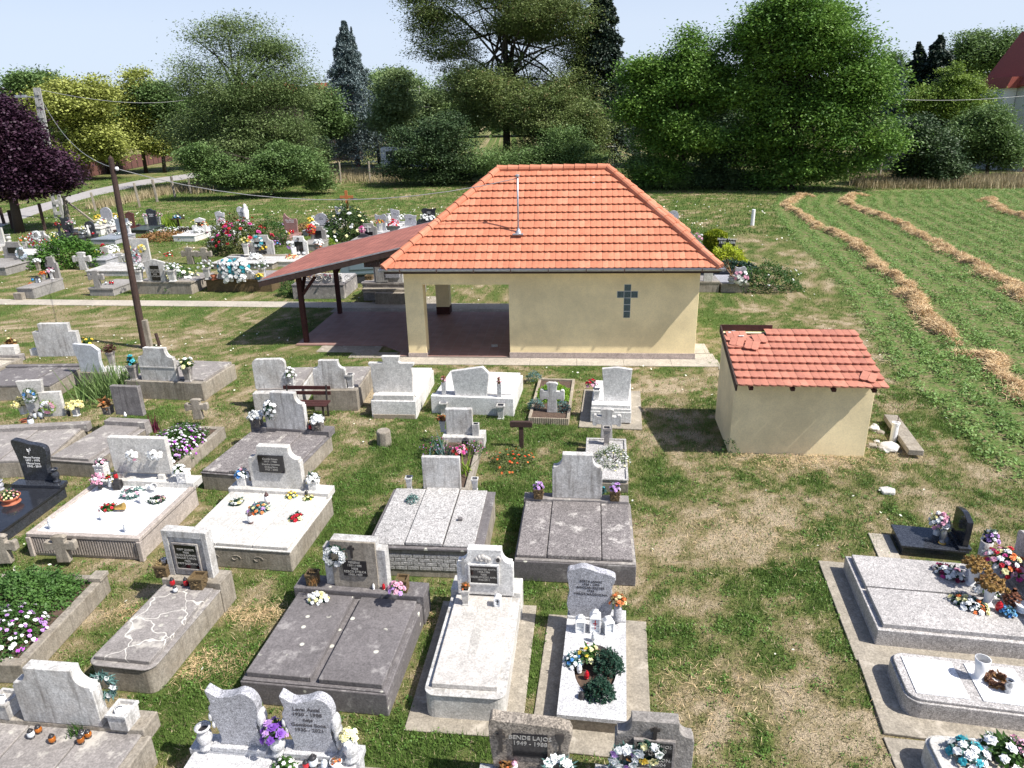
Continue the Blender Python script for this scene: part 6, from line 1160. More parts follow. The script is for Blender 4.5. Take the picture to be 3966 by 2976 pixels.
for x, t_ in ((1298,'clear'),(1350,'first red'),(1382,'second red')): cnd('%s candle on the low kerb grave with lobed cross' % t_, 'I', x, 1108, .35, 1062, GCLR if t_ == 'clear' else GRED, LIDB, .05)
g = fg('large blank white headstone grave with hanging coloured wreaths', 'I', (1590,850), (1850,850), (1700,556), .3, rectp, WHTW, CONW, ex=(1.2,.05), ln=1.9); 
for dx, dz, cols, nm in ((-.4,.62,(PY,PC),'yellow left'),(-.2,.45,(PW,PT),'teal'),(.02,.48,(PR,PW),'red'),(.27,.62,(PY,PC),'yellow right'),(-.02,.22,(PW,PP),'pale')): bouquet('%s wreath hung on the large blank white headstone' % nm, g.wpt(g.s['x']+dx*g.s['w'], g.s['y']-.1, .3+dz*g.s['h']), .2, .1, cols, LB if 'teal' in nm else LG, 9, .08, kind='ring', tilt=1.5, nl=60)
g = fg('grave with pointed gable headstone and black plaque above stained concrete wall', 'I', (1800,1078), (2040,1080), (1900,806), .55, gable, CONW, SIDE, ex=(.55,1.1), ln=2.0, away=True, pq=(.3,.72,.05,.72), txt='KISS JANOS\n1899-1970\nNEJE\nTOTH ILONA', slab=CON)
vb_('white flower ball left of the gable headstone','I',1715,1075,.55,.5,(PW,),.3,CONW,.2); vb_('white flower ball right of the gable headstone','I',2120,1075,.55,.5,(PW,),.3,CONW,.2); bq('red and white flower cluster behind the gable headstone','I',2060,770,.4,.25,.2,(PR,PW),LG)
bush('white rose bush sprawling right of the gable headstone', at('J',330,1350), 1.1, 1.0, LG, 2600, .09, name='rose_bush', flowers=(PW, PC), nf=75, fr=.085)
bush('large round green leafy bush between far left graves', at('I',860,880), 1.7, 1.45, leafmat('bright_bush',(.05,.13,.02),(.11,.22,.035),s=1.2,fs=12), 5200, .16, ax=(1.1,.8))
bush('red rose bush in full bloom among the graves', at('J',1240,850), 1.6, 2.0, leafmat('rose_leaf',(.05,.09,.02),(.14,.15,.05),s=1.2,fs=15), 5600, .13, name='rose_bush', flowers=(PR, PM, PR), nf=60, fr=.13, ax=(1.15,.8)); bush('pale pink rose bush at left of the red rose bush', at('J',1010,790), .6, 1.2, LG, 1200, .1, name='rose_bush', flowers=(PP, PW), nf=40, fr=.1)
bush('white flowering shrub behind the small white headstone', at('J',1150,640), .8, 1.0, LL, 1300, .1, name='rose_bush', flowers=(PW,), nf=40, fr=.11); bush('grey green shrub right of the red rose bush', at('J',1690,740), 1.0, 1.7, LG, 3000, .11)
fg('white slab grave with small house shaped headstone and dried bouquets', 'J', (590,525), (720,530), (650,345), .4, gable, WHT, WHT, ex=(.5,.25), ln=2.0, pq=(.15,.85,.1,.65)); bq('white peony bunch on the house shaped grave','J',620,550,.42,.3,.3,(PW,),LG,12,.1); bq('orange dried bouquet on the house shaped grave','J',700,470,.7,.3,.3,(PO,PC),LDRY); bq('yellow tall dried bouquet left of house shaped headstone','J',570,480,.6,.3,.5,(PY,PC),LL,8)
for nm, x in (('left', 580), ('right', 720)): vase('white cube vase %s of the house shaped headstone' % nm, at('J',x,545,.4), .16, .4, WHT, kind='box')
fg('light granite grave with bell curved headstone and white bouquet', 'J', (880,462), (1010,462), (935,256), .35, wave2, GRAL, GRAL, ex=(.6,.2), ln=1.9, txt='TAKACS\nMARIA', lm=LETD); bq('white bouquet on the bell curved headstone grave','J',960,455,.5,.25,.5,(PW,PP),LD,14,.09)
fg('tall grey granite headstone with white angel figure', 'J', (1195,440), (1350,440), (1240,188), .35, wavem, GRAL, GRAL, ex=(.3,.3), ln=2.0, txt='HORVATH\nCSALAD', lm=LETD); m=MB(); m.lathe([(.2,0),(.16,.4),(.22,.9),(.1,1.1),(.12,1.25),(.02,1.35)],12); o=m.build('angel_statue', WHT, None, smooth=True, loc=at('J',1320,440,.35)); tag(o,'white standing angel statue at the tall granite headstone','statue')
bq('row of white flowers before the angel headstone','J',1240,440,.4,.5,.25,(PW,),LG,18,.1); fg('small white headstone grave with scalloped top', 'J', (1055,560), (1160,562), (1095,405), .35, wave2, WHTW, GRAL, ex=(.5,.1), ln=1.6); bq('white ring wreath right of the scalloped headstone','J',1110,580,.4,.3,.3,(PW,),LG,12,.09)
fg('small grey slab with dark lantern beside the pink rose bush', 'J', (900,640), (990,642), (945,618), .3, rectp, GRA, GRA, ex=(.1,.2), ln=1.3); house_lantern('black lantern on the small grey slab', at('J',980,640,.32), .2, .4, LIDB, glass=LIDB)
g = fg('slab grave with curved headstone, twin black plaques and green wreath', 'J', (1385,865), (1690,880), (1500,596), .35, baroque, CONW, SIDE, ex=(1.1,.8), ln=2.2, pq=(.24,.7,.08,.66), txt='VARGA IMRE\n1910-1981\nNEJE\nKOVACS ANNA', slab=CONW)
bouquet('dark green wreath with white roses over the twin plaques', g.wpt(g.s['x']-.08*g.s['w'], g.s['y']-.12, .35+.72*g.s['h']), .32, .14, (PW, PT), LB, 12, .09, kind='ring', tilt=1.5); vb_('tall grass vase left of the twin plaques','J',1315,880,.4,.6,(PC,PY),.28,WHTW,.18); vb_('yellow daisies right in front of the twin plaques','J',1570,870,.35,.25,(PY,),.22,LIDB,.1); bq('yellow daisy bunch on the twin plaque grave','J',1390,860,.35,.25,.25,(PY,PW),LG); bq('large white bowl bouquet on the twin plaque slab','J',1440,920,.37,.3,.25,(PW,),LD,14,.09); bq('lilac bunch right of the twin plaque headstone','J',1725,740,.6,.25,.25,(PL,PB),LB)
fcross('left lobed grey cross of the close pair', 'J', 520, 1010, 765, .85, SIDE); fcross('right lobed grey cross of the close pair', 'J', 730, 1010, 770, .8, SIDE)
fg('pink granite grave with sail shaped headstone and red candles', 'J', (1850,560), (2040,560), (1870,285), .35, lambda w, h: cm([(-.42,0),(-.5,.5),(-.45,.85),(-.35,1),(-.2,.85),(.1,.72),(.5,.7),(.5,.3),(.5,0)], w, h), PINKG, PINKG, ex=(.15,.2), ln=2.3, txt='Elias Bernat\n1929-1984', lm=LETW)
for k, x in enumerate((1890,1935,1975)): cnd('%s red candle on the pink granite grave' % ('left','middle','right')[k], 'J', x, 565, .37, 515, GRED, GRED, .07)
bq('yellow flowers at left of the pink granite slab','J',1850,600,.4,.3,.3,(PY,PC,PW),LG,12,.08); bq('violet and white ball at left of the pink granite headstone','J',1815,480,.5,.22,.25,(PL,PW),LD,10,.08)
g = fg('white grave with chamfered headstone, black plaque and cross near the canopy', 'J', (1950,868), (2190,868), (2080,610), .3, baroque, WHT, WHTW, ex=(.4,.2), ln=1.9, pq=(.28,.75,.08,.7), cross=.5); bouquet('dark wreath with lilac flowers on the chamfered white headstone', g.wpt(g.s['x']-.42*g.s['w'], g.s['y']-.12, .3+.55*g.s['h']), .22, .1, (PL, PW), LD, 9, .08, kind='ring', tilt=1.5, nl=60); bq('pile of pale dried flowers before the chamfered white headstone','J',1960,915,.3,.35,.15,(PC,PO),LDRY,14,.07); vase('white cylinder vase left of the chamfered white headstone', at('J',1990,880,.3), .15, .4, WHT, kind='cyl')
for k, x in enumerate((2055,2130)): cnd('%s pointed glass lantern before the chamfered white headstone' % ('left','right')[k], 'J', x, 875, .3, 805, GCLR, LIDB, .09)
g = fg('wide grave with twin green wreaths on a three part headstone by the path', 'J', (890,1222), (1430,1225), (1140,905), .55, lambda w, h: mirror([(w*.5,0),(w*.47,h*.2),(w*.38,h*.38),(w*.3,h*.5),(w*.26,h*.62),(w*.2,h*.8),(w*.16,h*.84),(w*.16,h)]), CONW, OCHRE, ex=(.6,.75), ln=2.0, away=True, pq=(.36,.64,.05,.62), slab=CON, t=.18)
for dx, nm in ((-.16,'left'),(.17,'right')): bouquet('%s blue green wreath with white roses on the three part headstone' % nm, g.wpt(g.s['x']+dx*g.s['w'], g.s['y']-.1, .55+.52*g.s['h']), .40, .15, (PW, PW, PT), LB, 18, .1, kind='dome', tilt=1.5, nl=200); bouquet('%s pair of white chrysanthemums under the blue green wreaths' % nm, g.wpt(g.s['x']+dx*g.s['w'], g.s['y']-.15, .55+.12*g.s['h']), .2, .15, (PW,), LB, 5, .12, tilt=1.5, ball=True)
for nm, x in (('left', 760), ('right', 1550)): vb_('white chrysanthemum ball %s of the three part headstone' % nm, 'J', x, 1225, .55, .5, (PW,), .32, CONW, .17)
vase('striped terracotta pot with plant left of the three part headstone', at('J',850,1228,.55), .15, .2, TERRA, kind='cup'); vase('turquoise pot right of the three part headstone', at('J',1490,1220,.55), .14, .18, PT, kind='cup'); bq('green plant with yellow flowers in the turquoise pot','J',1490,1190,.72,.18,.15,(PY,),LG)
g = thing('feeder_post', 'small wooden post with slanted roof and blue white flowers in the meadow', 'grave marker', at('J',345,480)); MB().box(-.05,.05,-.05,.05,0,.55).build('post', WOOD, g); MB().box(-.45,.4,-.25,.25,.55,.6).beam((0,0,1.0),(.5,0,.58),.06).build('board', WOOD, g); bouquet('blue and white flowers on the slanted roof board', at('J',345,480)+Vector((-.05,0,.6)), .25, .25, (PB, PW), LB, 10, .08)
bush('bed of white flowers left of the ribbed wooden fence', at('J',270,560), 1.6, .3, LG, 1600, .1, name='flower_mound', cat='plant', flowers=(PW,), nf=130, fr=.08, ax=(1,.7)); tuft('tall green blade plant beside the scrolled granite headstone', at('J',190,480), 1.0, .9, LL, 160, .07); bush('brown grassy scrub patch left of the small wooden fence', at('J',180,660), 1.9, .5, LDRY, 2400, .12, name='scrub', cat='plant', stem=False, ax=(1,.6))
m = MB(); [m.box(k*.12, k*.12+.08, 0, .04, 0, .5) for k in range(14)]; o = m.build('picket_edging', WOOD, None, loc=at('J',355,600)); tag(o, 'short brown picket edging behind the white slab grave', 'fence')
# K region
g = fg('grey granite grave with round disc headstone', 'K', (450,462), (625,468), (520,282), .35, lambda w, h: [(.5*w*math.cos(t)*1.0, .5*h+.5*h*math.sin(t)) for t in [(-60+k*15)*math.pi/180 for k in range(21)]], GRA, GRA, ex=(.2,.3), ln=1.9, txt='PAL\nCSALAD', lm=LETD)
for x, y, cols, nm in ((380,385,(PY,),'yellow'),(425,365,(PW,),'white upper'),(435,440,(PW,),'white lower'),(370,480,(PY,),'lower yellow')): bq('%s flower bunch left of the round disc headstone' % nm, 'K', x, y+15, .5, .25, .25, cols, LG, 10, .09)
bush('dry tan ornamental grass mound left of the round disc headstone', at('K',310,560), .8, .6, LDRY, 900, .12, name='scrub', cat='plant', stem=False)
g = fg('grave with notched grey headstone and heap of white flowers', 'K', (740,362), (865,365), (790,182), .45, wave, GRA, WHTW, ex=(.5,.1), ln=2, slab=CONW); bq('large heap of white flowers with one red bloom','K',740,440,.47,.6,.45,(PW,PW,PW,PR),LG,34,.1)
g = thing('flower_mound', 'ivy covered grave mound with small wooden cross and white flowers', 'grave', at('K',935,640)); o = bush('x', (0,0,0), 1.55, 1.9, leafmat('ivy',(.03,.07,.02),(.07,.12,.03),s=1.5,fs=14), 6500, .14, flowers=(PW, PC), nf=46, fr=.11)
for c in list(o.children): c.parent = g
bpy.data.objects.remove(o); p = at('K',935,640)+Vector((0,.3,1.5)); o = thing('wooden_cross', 'orange wooden cross with two dark ribbon loops on the ivy mound', 'cross', p); MB().box(-.08,.08,-.03,.03,0,1.3).box(-.4,-.082,-.03,.03,.85,1.0).box(.082,.4,-.03,.03,.85,1.0).build('cross', plain('orange_wood',(.42,.14,.04),.7), o); MB().lathe([(.02,0),(.3,.05),(.02,.1)], 12, (-.42,-.08,.75)).lathe([(.02,0),(.3,.05),(.02,.1)], 12, (.42,-.08,.75)).build('ribbon', LIDB, o)
g = fg('grave with curved headstone and black plaque behind the canopy roof', 'K', (390,650), (600,652), (480,470), .4, baroque, CONG, CONG, pq=(.3,.72,.1,.66), ln=1.7); bouquet('red wreath at left of the curved headstone behind the canopy', g.wpt(g.s['x']-.4*g.s['w'], g.s['y']-.1, .95), .3, .1, (PR, PR, PO), LG, 14, .09, kind='dome', tilt=1.5); bq('white flower bowl before the curved headstone behind the canopy','K',490,730,.3,.3,.3,(PW,),LG,12,.1); vase('terracotta pot under the white flower bowl', at('K',490,760,.2), .25, .2, TERRA, kind='cup')
bush('white stepped flower shrub right of the curved headstone', at('K',650,700), .5, .9, LG, 900, .09, flowers=(PW,), nf=24, fr=.09); bush('lime green pot plant above the canopy roof edge', at('K',650,740), .35, .4, LL, 700, .08)
g = fg('grey grave with white crucifix headstone above the canopy roof', 'K', (1090,600), (1330,600), (1200,432), .4, baroque, CONG, CONG, pq=(.3,.75,.0,.32), ln=1.6); MB().box(g.s['x']-.03, g.s['x']+.03, g.s['y']-.06, g.s['y']-.01, .4+.3*g.s['h'], .4+.85*g.s['h']).box(g.s['x']-.18, g.s['x']-.031, g.s['y']-.06, g.s['y']-.01, .4+.66*g.s['h'], .4+.74*g.s['h']).box(g.s['x']+.031, g.s['x']+.18, g.s['y']-.06, g.s['y']-.01, .4+.66*g.s['h'], .4+.74*g.s['h']).build('crucifix', WHT, g.root); bouquet('magenta round wreath left of the white crucifix', g.wpt(g.s['x']-.36*g.s['w'], g.s['y']-.1, .4+.5*g.s['h']), .2, .1, (PM, PP), LD, 10, .08, kind='dome', tilt=1.5)
fg('dark arched stone just above the canopy roof edge', 'K', (1045,650), (1230,650), (1130,578), .3, archp, BLKS, BLKS, ln=1.6)
fg('grey granite headstone with wavy shoulders above the canopy roof', 'K', (1310,530), (1475,530), (1380,296), .35, wave, GRA, GRAL, ln=1.8, txt='Pinter Gabor\n1938-2012', lm=LETD); vb_('yellow roses in white vase before the wavy shouldered headstone','K',1385,545,.4,.5,(PY,PO),.22,WHT,.14)
fg('tall narrow grey headstone with engraved lily', 'K', (1525,400), (1650,400), (1580,222), .45, wave3, GRA, GRAL, ex=(.3,.5), ln=1.9, slab=WHT, txt='GAAL', lm=LETD); bq('red bouquet on the tall narrow headstone grave','K',1560,450,.5,.4,.35,(PR,PP,PR,PW),LG,20,.1); bq('white bunch right of the tall narrow headstone','K',1680,380,.6,.3,.4,(PW,),LG,10,.1); vase('white urn left of the tall narrow headstone', at('K',1500,420,.4), .15, .6, WHT)
fg('grey headstone with lettered wave top beside the chapel roof', 'K', (1720,460), (1895,460), (1790,300), .35, wave2, GRA, GRAL, ln=1.8, txt='Kocsardi\nPeter', lm=LETD)
fg('black granite headstone with fluted edge beside the chapel ridge', 'K', (1965,365), (2175,365), (2060,212), .35, wavem, BLK, BLK, ex=(.2,.4), ln=1.9, txt='FARKAS\nCSALAD', lm=LETW); bq('white bouquet left before the fluted black headstone','K',2010,375,.4,.3,.35,(PW,),LD,12,.1); bq('white bouquet right before the fluted black headstone','K',2110,375,.4,.25,.3,(PW,),LD,9,.1)
# graves seen under the canopy
g = Grave('large grey grave with carved rings on its front, seen below the canopy', 'K', .62, (180,1250), (845,1292), (1035,1142), exc=.1); g.box('base', 0, 1, 0, 1, 0, .55, CON); g.box('kerb', -.01, 1.01, -.01, 1, .55, .60, COND); g.box('slab', .1, .98, .1, 1, .60, .64, TERR)
m = MB(); Y0 = g.Y(.10)
for k in range(5):
    cx_ = g.X(.3)+k*.42; m.tube([(cx_+.15*math.cos(t), Y0-.02, .83+.12*math.sin(t)) for t in [j*math.pi/6 for j in range(13)]], .02, 5); m.tube([(cx_+.07*math.cos(t), Y0-.02, .83+.06*math.sin(t)) for t in [j*math.pi/4 for j in range(9)]], .015, 5)
m.build('carved_rings', CONW, g.root); g.box('front_panel', .2, .95, .10, .16, .64, 1.0, CONW)
bq('brown dry foliage on the ring carved grave','K',480,1190,.9,.6,.2,(PBW,),LDRY); cnd('red candle on the ring carved grave','K',775,1270,.62,1240,GRED,GRED,.05)
for x, y, r_, t_ in ((85,1455,.45,'left of the front canopy post'),(345,1460,.28,'just right of the front canopy post'),(745,1445,.4,'beside the rear canopy post')): bush('round dark green ball shrub %s' % t_, at('K', x, y), r_, r_*1.6, LG, 1500, .07)
bush('small brown withered shrub between the ball shrubs', at('K',515,1470), .32, .5, LDRY, 700, .08); bush('low yellow flower patch between the ball shrubs', at('K',425,1410), .3, .25, LL, 300, .06, flowers=(PY,), nf=30, fr=.05)
g = Grave('dark green polished slab grave behind the rear canopy post', 'K', .45, (800,1110), (1330,1130), (1320,1000), exc=.1); g.box('base', .02, .98, .02, .98, 0, .38, BLKS); g.box('slab', 0, 1, 0, 1, .38, .45, MATS['greenblack_granite']); g.box('top_slab', .25, .9, .3, .95, .45, .52, MATS['greenblack_granite'])
g = fg('fluted monument with polished tablet and corner pillars beside the chapel column', 'K', (1290,1270), (1700,1272), (1400,990), .75, rectp, CONW, CON, ex=(.55,.6), ln=1.6, away=True, slab=CON)
m = MB(); s = g.s
for k in range(14): m.box(s['x']+(-.42+k*.03)*s['w'], s['x']+(-.42+k*.03+.015)*s['w'], s['y']-.03, s['y']-.001, .78, .75+s['h']*.98)
m.build('fluting', CONW, s['o']); g.plaque(s, .42, .9, .25, .8, GRA, 'FAMILIA', .1, LETD, th=.05); g.box('front_planter', .30, .85, -.35, -.01, 0, .45, SIDE); g.box('step', .05, .95, -.2, -.012, .45, .55, SIDE)
bq('white flowers in the front planter of the fluted monument','K',1490,1330,.4,.55,.35,(PW,PW,PP),LG,20,.09); planter('square yellow lantern pot on the left pillar of the fluted monument', at('K',1225,1270,.6), .3, .3, OCHRE)
# right of the chapel
g = Grave('black granite family grave with wavy headstone, planted kerb and gold conifer', 'N', .52, (400,905), (1172,908), (1030,735), exc=.15); g.box('base', .01, .99, .01, .99, 0, .44, stone('steel_granite',(.12,.135,.16),(.1,.11,.135),.3,rough=.25)); g.frame('frame', .28, .44, .52, BLKS); g.box('gravel_bed', .05, .95, .08, .95, .44, .47, REDG, 0)
g.box('plinth', .3, 1.0, .94, 1.12, .5, .62, BLK); s = g.stone('N', (660,700), (905,702), (760,455), .62, lambda w, h: cm([(-.45,0),(-.5,.5),(-.45,.98),(-.2,1),(.1,.93),(.4,.88),(.5,.86),(.46,.6),(.48,.3),(.38,.02)], w, h), .15, BLK)
inscribe('Molnar Ferenc\n1937 - 2006\nneje\nMolnar Amalia\n1941', .15, LETW, s['o'], s['x'], s['y']-.004, s['z']+.55*s['h']); p, h = Hh('N', 970, 730, .55, 625); vase('black tapered granite vase right of the planted black grave headstone', p, .15, h, BLK, kind='box')
YG = leafmat('gold_thuja', (.12,.19,.01), (.34,.38,.02), s=2.2, fs=14)
rs = np.random.RandomState(3); p, h = Hh('N', 605, 740, .3, 335); n_ = 9000; zz = rs.rand(n_)**.9*h; tt = rs.rand(n_)*6.28; rr_ = .52*np.where(zz < .25*h, .75+zz/h, np.where(zz > .85*h, np.sqrt(np.clip((h-zz)/(.15*h), 0, 1)), 1.0))*rs.uniform(.75,1.05,n_); o = thing('thuja', 'columnar golden green thuja left of the black granite headstone', 'conifer', p); fast('foliage', leaves(np.stack([rr_*np.cos(tt), rr_*np.sin(tt), zz],1), .13, .07, .2, np.stack([.2*np.cos(tt),.2*np.sin(tt),np.ones(n_)],1), rs=rs), 4, YG, o); MB().tube([(0,0,-.3),(0,0,h*.8)], [.07,.03], 7).build('trunk', BARK, o)
bush('yellow green dwarf cypress in the black kerb grave', at('N',800,830,.45), .85, .85, leafmat('gold_bush',(.28,.36,.02),(.45,.5,.03),s=3,fs=14), 3600, .1, name='dwarf_conifer', cat='conifer'); bush('dark creeping juniper along the front of the black kerb grave', at('N',860,890,.45), 1.1, .35, LD, 2600, .1, name='juniper', ax=(1,.4)); house_lantern('black lantern before the yellow green cypress', at('N',830,850,.5), .25, .4, LIDB, glass=LIDB)
fg('small stained grave with block headstone right behind the chapel corner', 'N', (460,1070), (590,1075), (520,900), .45, rectp, WHTW, SIDE, ex=(.6,.3), ln=1.3, away=True, slab=CON); bq('pale dead flowers on top of the block headstone','N',490,900,1.5,.2,.15,(PW,),LDRY)
g = fg('small granite grave with wavy headstone and dark round wreath', 'N', (890,1100), (1060,1102), (960,862), .38, wave, GRA, SIDE, ex=(.5,.15), ln=1.8, away=True, slab=GRA, txt='Kocsis Anna', lm=LETD); bouquet('round dark wreath with pale lilac flowers on the small wavy headstone', g.wpt(g.s['x'], g.s['y']-.1, .38+.38*g.s['h']), .28, .12, (PP, PW), LD, 9, .1, kind='dome', tilt=1.5); p, h = Hh('N', 852,1100,.38,1000); vase('granite vase with bare twigs left of the small wavy headstone', p, .15, h, GRA); tuft('bare brown twigs leaning from the granite vase', p+Vector((0,0,h)), .15, .9, LDRY, 9, .03, lean=1)
bush('sprawling grey green shrub with stones right of the small graves', at('N',1380,1190), 1.35, 1.1, LG, 4200, .09, flowers=(PW,), nf=14, fr=.05, ax=(1,.6))
for x, yt, t_, w_ in ((640,895,'front',.8),(610,870,'rear',.6)): 
    g = fg('grey granite rounded headstone peeking over the chapel roof, %s one' % t_, 'S', (x-18, 925), (x+22, 925), (x, 864 if t_ == 'front' else 866), .3, archp, GRA, GRA, ln=1.6)
bq('white and pink flowers right of the chapel roof edge','N',410,520,.3,.5,.5,(PW,PP),LG,14,.12)
# ================================================================ TREES
def tree(name, label, base, blobs, mat, n, ls, bark=BARK, tr=.3, cs=.55, hang=0., cat='tree', group=None, bias=1.0, limbs=10, lw=.5, zmin=None, shell=.55, seed=None, dens=60, c='V', trunk_top=None, D=None, nsub=14):
    n = int(n*1.7); ls *= .78; cs *= .85; dens = int(dens*1.25)
    """base: photo point of the foot; blobs: (x, y, rx, ry[, dy]) ellipsoids measured on the photo at the distance of the foot"""
    rs = np.random.RandomState(seed or sum(ord(q)*(i+1) for i, q in enumerate(label)) % 99991)
    p = at(c, *base) if not D else None
    if D: d = ray(c, *base); t = D/d.y; p = Vector((d.x*t, D, 0))
    nrm = Vector((p.x, p.y, 0)).normalized(); o = thing(name, label, cat, p, 0, group); B = []
    for b in blobs:
        q = on_plane('V', b[0], b[1], p, nrm); qx = on_plane('V', b[0]+b[2], b[1], p, nrm); qz = on_plane('V', b[0], b[1]-b[3], p, nrm); rx = (qx-q).length; rz = abs(qz.z-q.z); dy = b[4] if len(b) > 4 else 0
        B.append((q.x-p.x+nrm.x*dy*rx, q.y-p.y+nrm.y*dy*rx, q.z, rx, rz))
    B0 = B; B = []
    for b in B0:
        B.append(tuple(list(b[:3])+[b[3]*.72, b[4]*.72, 1.0]))
        for k in range(nsub):
            q = rs.normal(size=3); q /= np.linalg.norm(q); q[2] = q[2]*.6 if q[2] < 0 else q[2]; f = rs.uniform(.28, .48); B.append((b[0]+q[0]*b[3]*.68, b[1]+q[1]*b[3]*.68, b[2]+q[2]*b[4]*.68, b[3]*f, b[4]*f, 1.6))
    vol = np.array([b[3]*b[3]*b[4]*b[5] for b in B]) ** .75; vol /= vol.sum(); nc = max(6, int(n/dens)); idx = rs.choice(len(B), nc, p=vol); Ba = np.array(B)[idx]
    d = unit(rs.normal(size=(nc, 3))); d[:, 2] = np.where(d[:, 2] < -.3, d[:, 2]*.6, d[:, 2]); rad = rs.uniform(shell, 1.0, (nc, 1)) ** .7 * (1 + .1*np.sin(7*d[:, :1]+3*d[:, 2:3]) )
    C = Ba[:, :3] + d * np.stack([Ba[:, 3], Ba[:, 3], Ba[:, 4]], 1) * rad
    C[:, 2] = np.maximum(C[:, 2], .25 if zmin is None else zmin)
    Cl = np.repeat(C, dens, 0); Dl = np.repeat(d, dens, 0); sz = np.repeat(cs*rs.uniform(.6, 1.4, (nc, 1)), dens, 0)
    Pn = Cl + rs.normal(size=Cl.shape) * sz * np.array([1.15, 1.15, .42]); Pn[:, 2] = np.maximum(Pn[:, 2], .06)
    fast('crown', leaves(Pn, ls, ls*lw, bias, Dl, hang, rs), 4, mat, o)
    m = MB(); top = max(B, key=lambda b: b[2]); cz = trunk_top or max(1.5, (top[2])*.8); bx, by = np.average([b[0] for b in B], weights=vol), np.average([b[1] for b in B], weights=vol)
    path = [(0,0,-.2), (bx*.1+.05,by*.1,cz*.3), (bx*.4,by*.4,cz*.65), (bx*.8,by*.8,cz)]; m.tube(path, [tr, tr*.8, tr*.55, tr*.2], 9)
    for k in range(limbs):
        b = C[rs.randint(nc)]; f = rs.uniform(.15, .85); a = Vector(path[1]).lerp(Vector(path[3]), f); e = Vector(b); mid = a.lerp(e, .5)+Vector((0,0,.06*(e-a).length)); m.tube([a, mid, e], [tr*.38*(1-f*.5), tr*.2, tr*.04], 6)
    m.build('trunk', bark, o, smooth=True); return o
T1 = leafmat('foliage_purple', (.035,.014,.030), (.062,.026,.048), s=.5, trans=.08, fs=1.7)
T2 = leafmat('foliage_lime', (.24,.28,.06), (.40,.43,.12), s=.5, fs=1.7)
T3 = leafmat('foliage_willow', (.10,.155,.05), (.20,.26,.10), s=.35, fs=1.7)
T4 = leafmat('foliage_spruce', (.07,.10,.10), (.19,.245,.25), s=.6, fs=1.7, trans=.05)
T5 = leafmat('foliage_ash', (.09,.135,.038), (.19,.24,.08), (.33,.24,.12), s=.3, fs=1.7)
T6 = leafmat('foliage_walnut', (.085,.18,.032), (.17,.29,.055), (.27,.39,.08), s=.35, fs=1.7)
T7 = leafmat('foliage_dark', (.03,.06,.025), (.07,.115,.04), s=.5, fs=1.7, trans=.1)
T8 = leafmat('foliage_mid', (.09,.155,.045), (.16,.245,.08), s=.4, fs=1.7)
T9 = leafmat('foliage_pale', (.14,.21,.08), (.25,.32,.14), s=.4, fs=1.7)
T10 = leafmat('foliage_fir', (.015,.03,.02), (.035,.055,.035), s=.5, fs=1.7, trans=.03)
tree('purple_tree', 'dark purple leaved maple at the left picture edge', (43,503), [(-30,290,88,98),(20,300,58,98),(45,335,68,92),(95,370,58,58),(115,390,40,45),(20,400,80,52)], T1, 60000, .26, cs=.5, tr=.34, dens=50, lw=.8, shell=.7)
tree('lime_tree', 'yellow green broad tree behind the concrete pole', (165,392), [(165,240,75,70),(120,230,60,60),(215,300,60,55),(200,200,50,40),(150,330,70,40),(240,330,35,35)], T2, 30000, .42, cs=.8, tr=.3, dens=50, lw=.75, shell=.7)
tree('lime_tree', 'yellow green conical tree with dark trunk on the grass verge', (316,374), [(300,240,58,55),(295,180,35,35),(320,295,60,45),(270,280,35,35),(345,320,32,25)], T2, 24000, .40, cs=.75, tr=.28, dens=50, lw=.75, shell=.65)
tree('round_tree', 'mid green tree top far behind the lime coloured trees', (85,300), [(75,180,55,28),(40,200,30,20)], T8, 9000, .6, cs=1.1, tr=.4, dens=40, D=120)
tree('round_tree', 'dull green tree between the conical tree and the willow', (350,340), [(345,215,30,50),(365,240,28,40)], T8, 9000, .55, cs=1.0, tr=.3, dens=40, D=105)
tree('willow_tree', 'large feathery grey green willow like tree', (535,405), [(535,190,140,110),(530,95,85,70),(440,180,65,90),(630,200,70,95),(540,290,160,90),(600,110,55,50),(450,90,50,45),(500,55,35,35),(500,345,130,70),(620,330,75,80),(430,300,55,70)], T3, 80000, .34, cs=.95, tr=.5, dens=36, lw=.38, shell=.35, hang=.2, limbs=30)
tree('shrub', 'dense dark green shrub spreading under the willow like tree', (590,425), [(480,375,50,42),(560,385,60,45),(640,368,68,52),(690,390,32,30),(430,345,40,45),(600,340,50,40)], T8, 36000, .30, cs=.5, tr=.12, dens=50, cat='shrub', lw=.55, shell=.7)
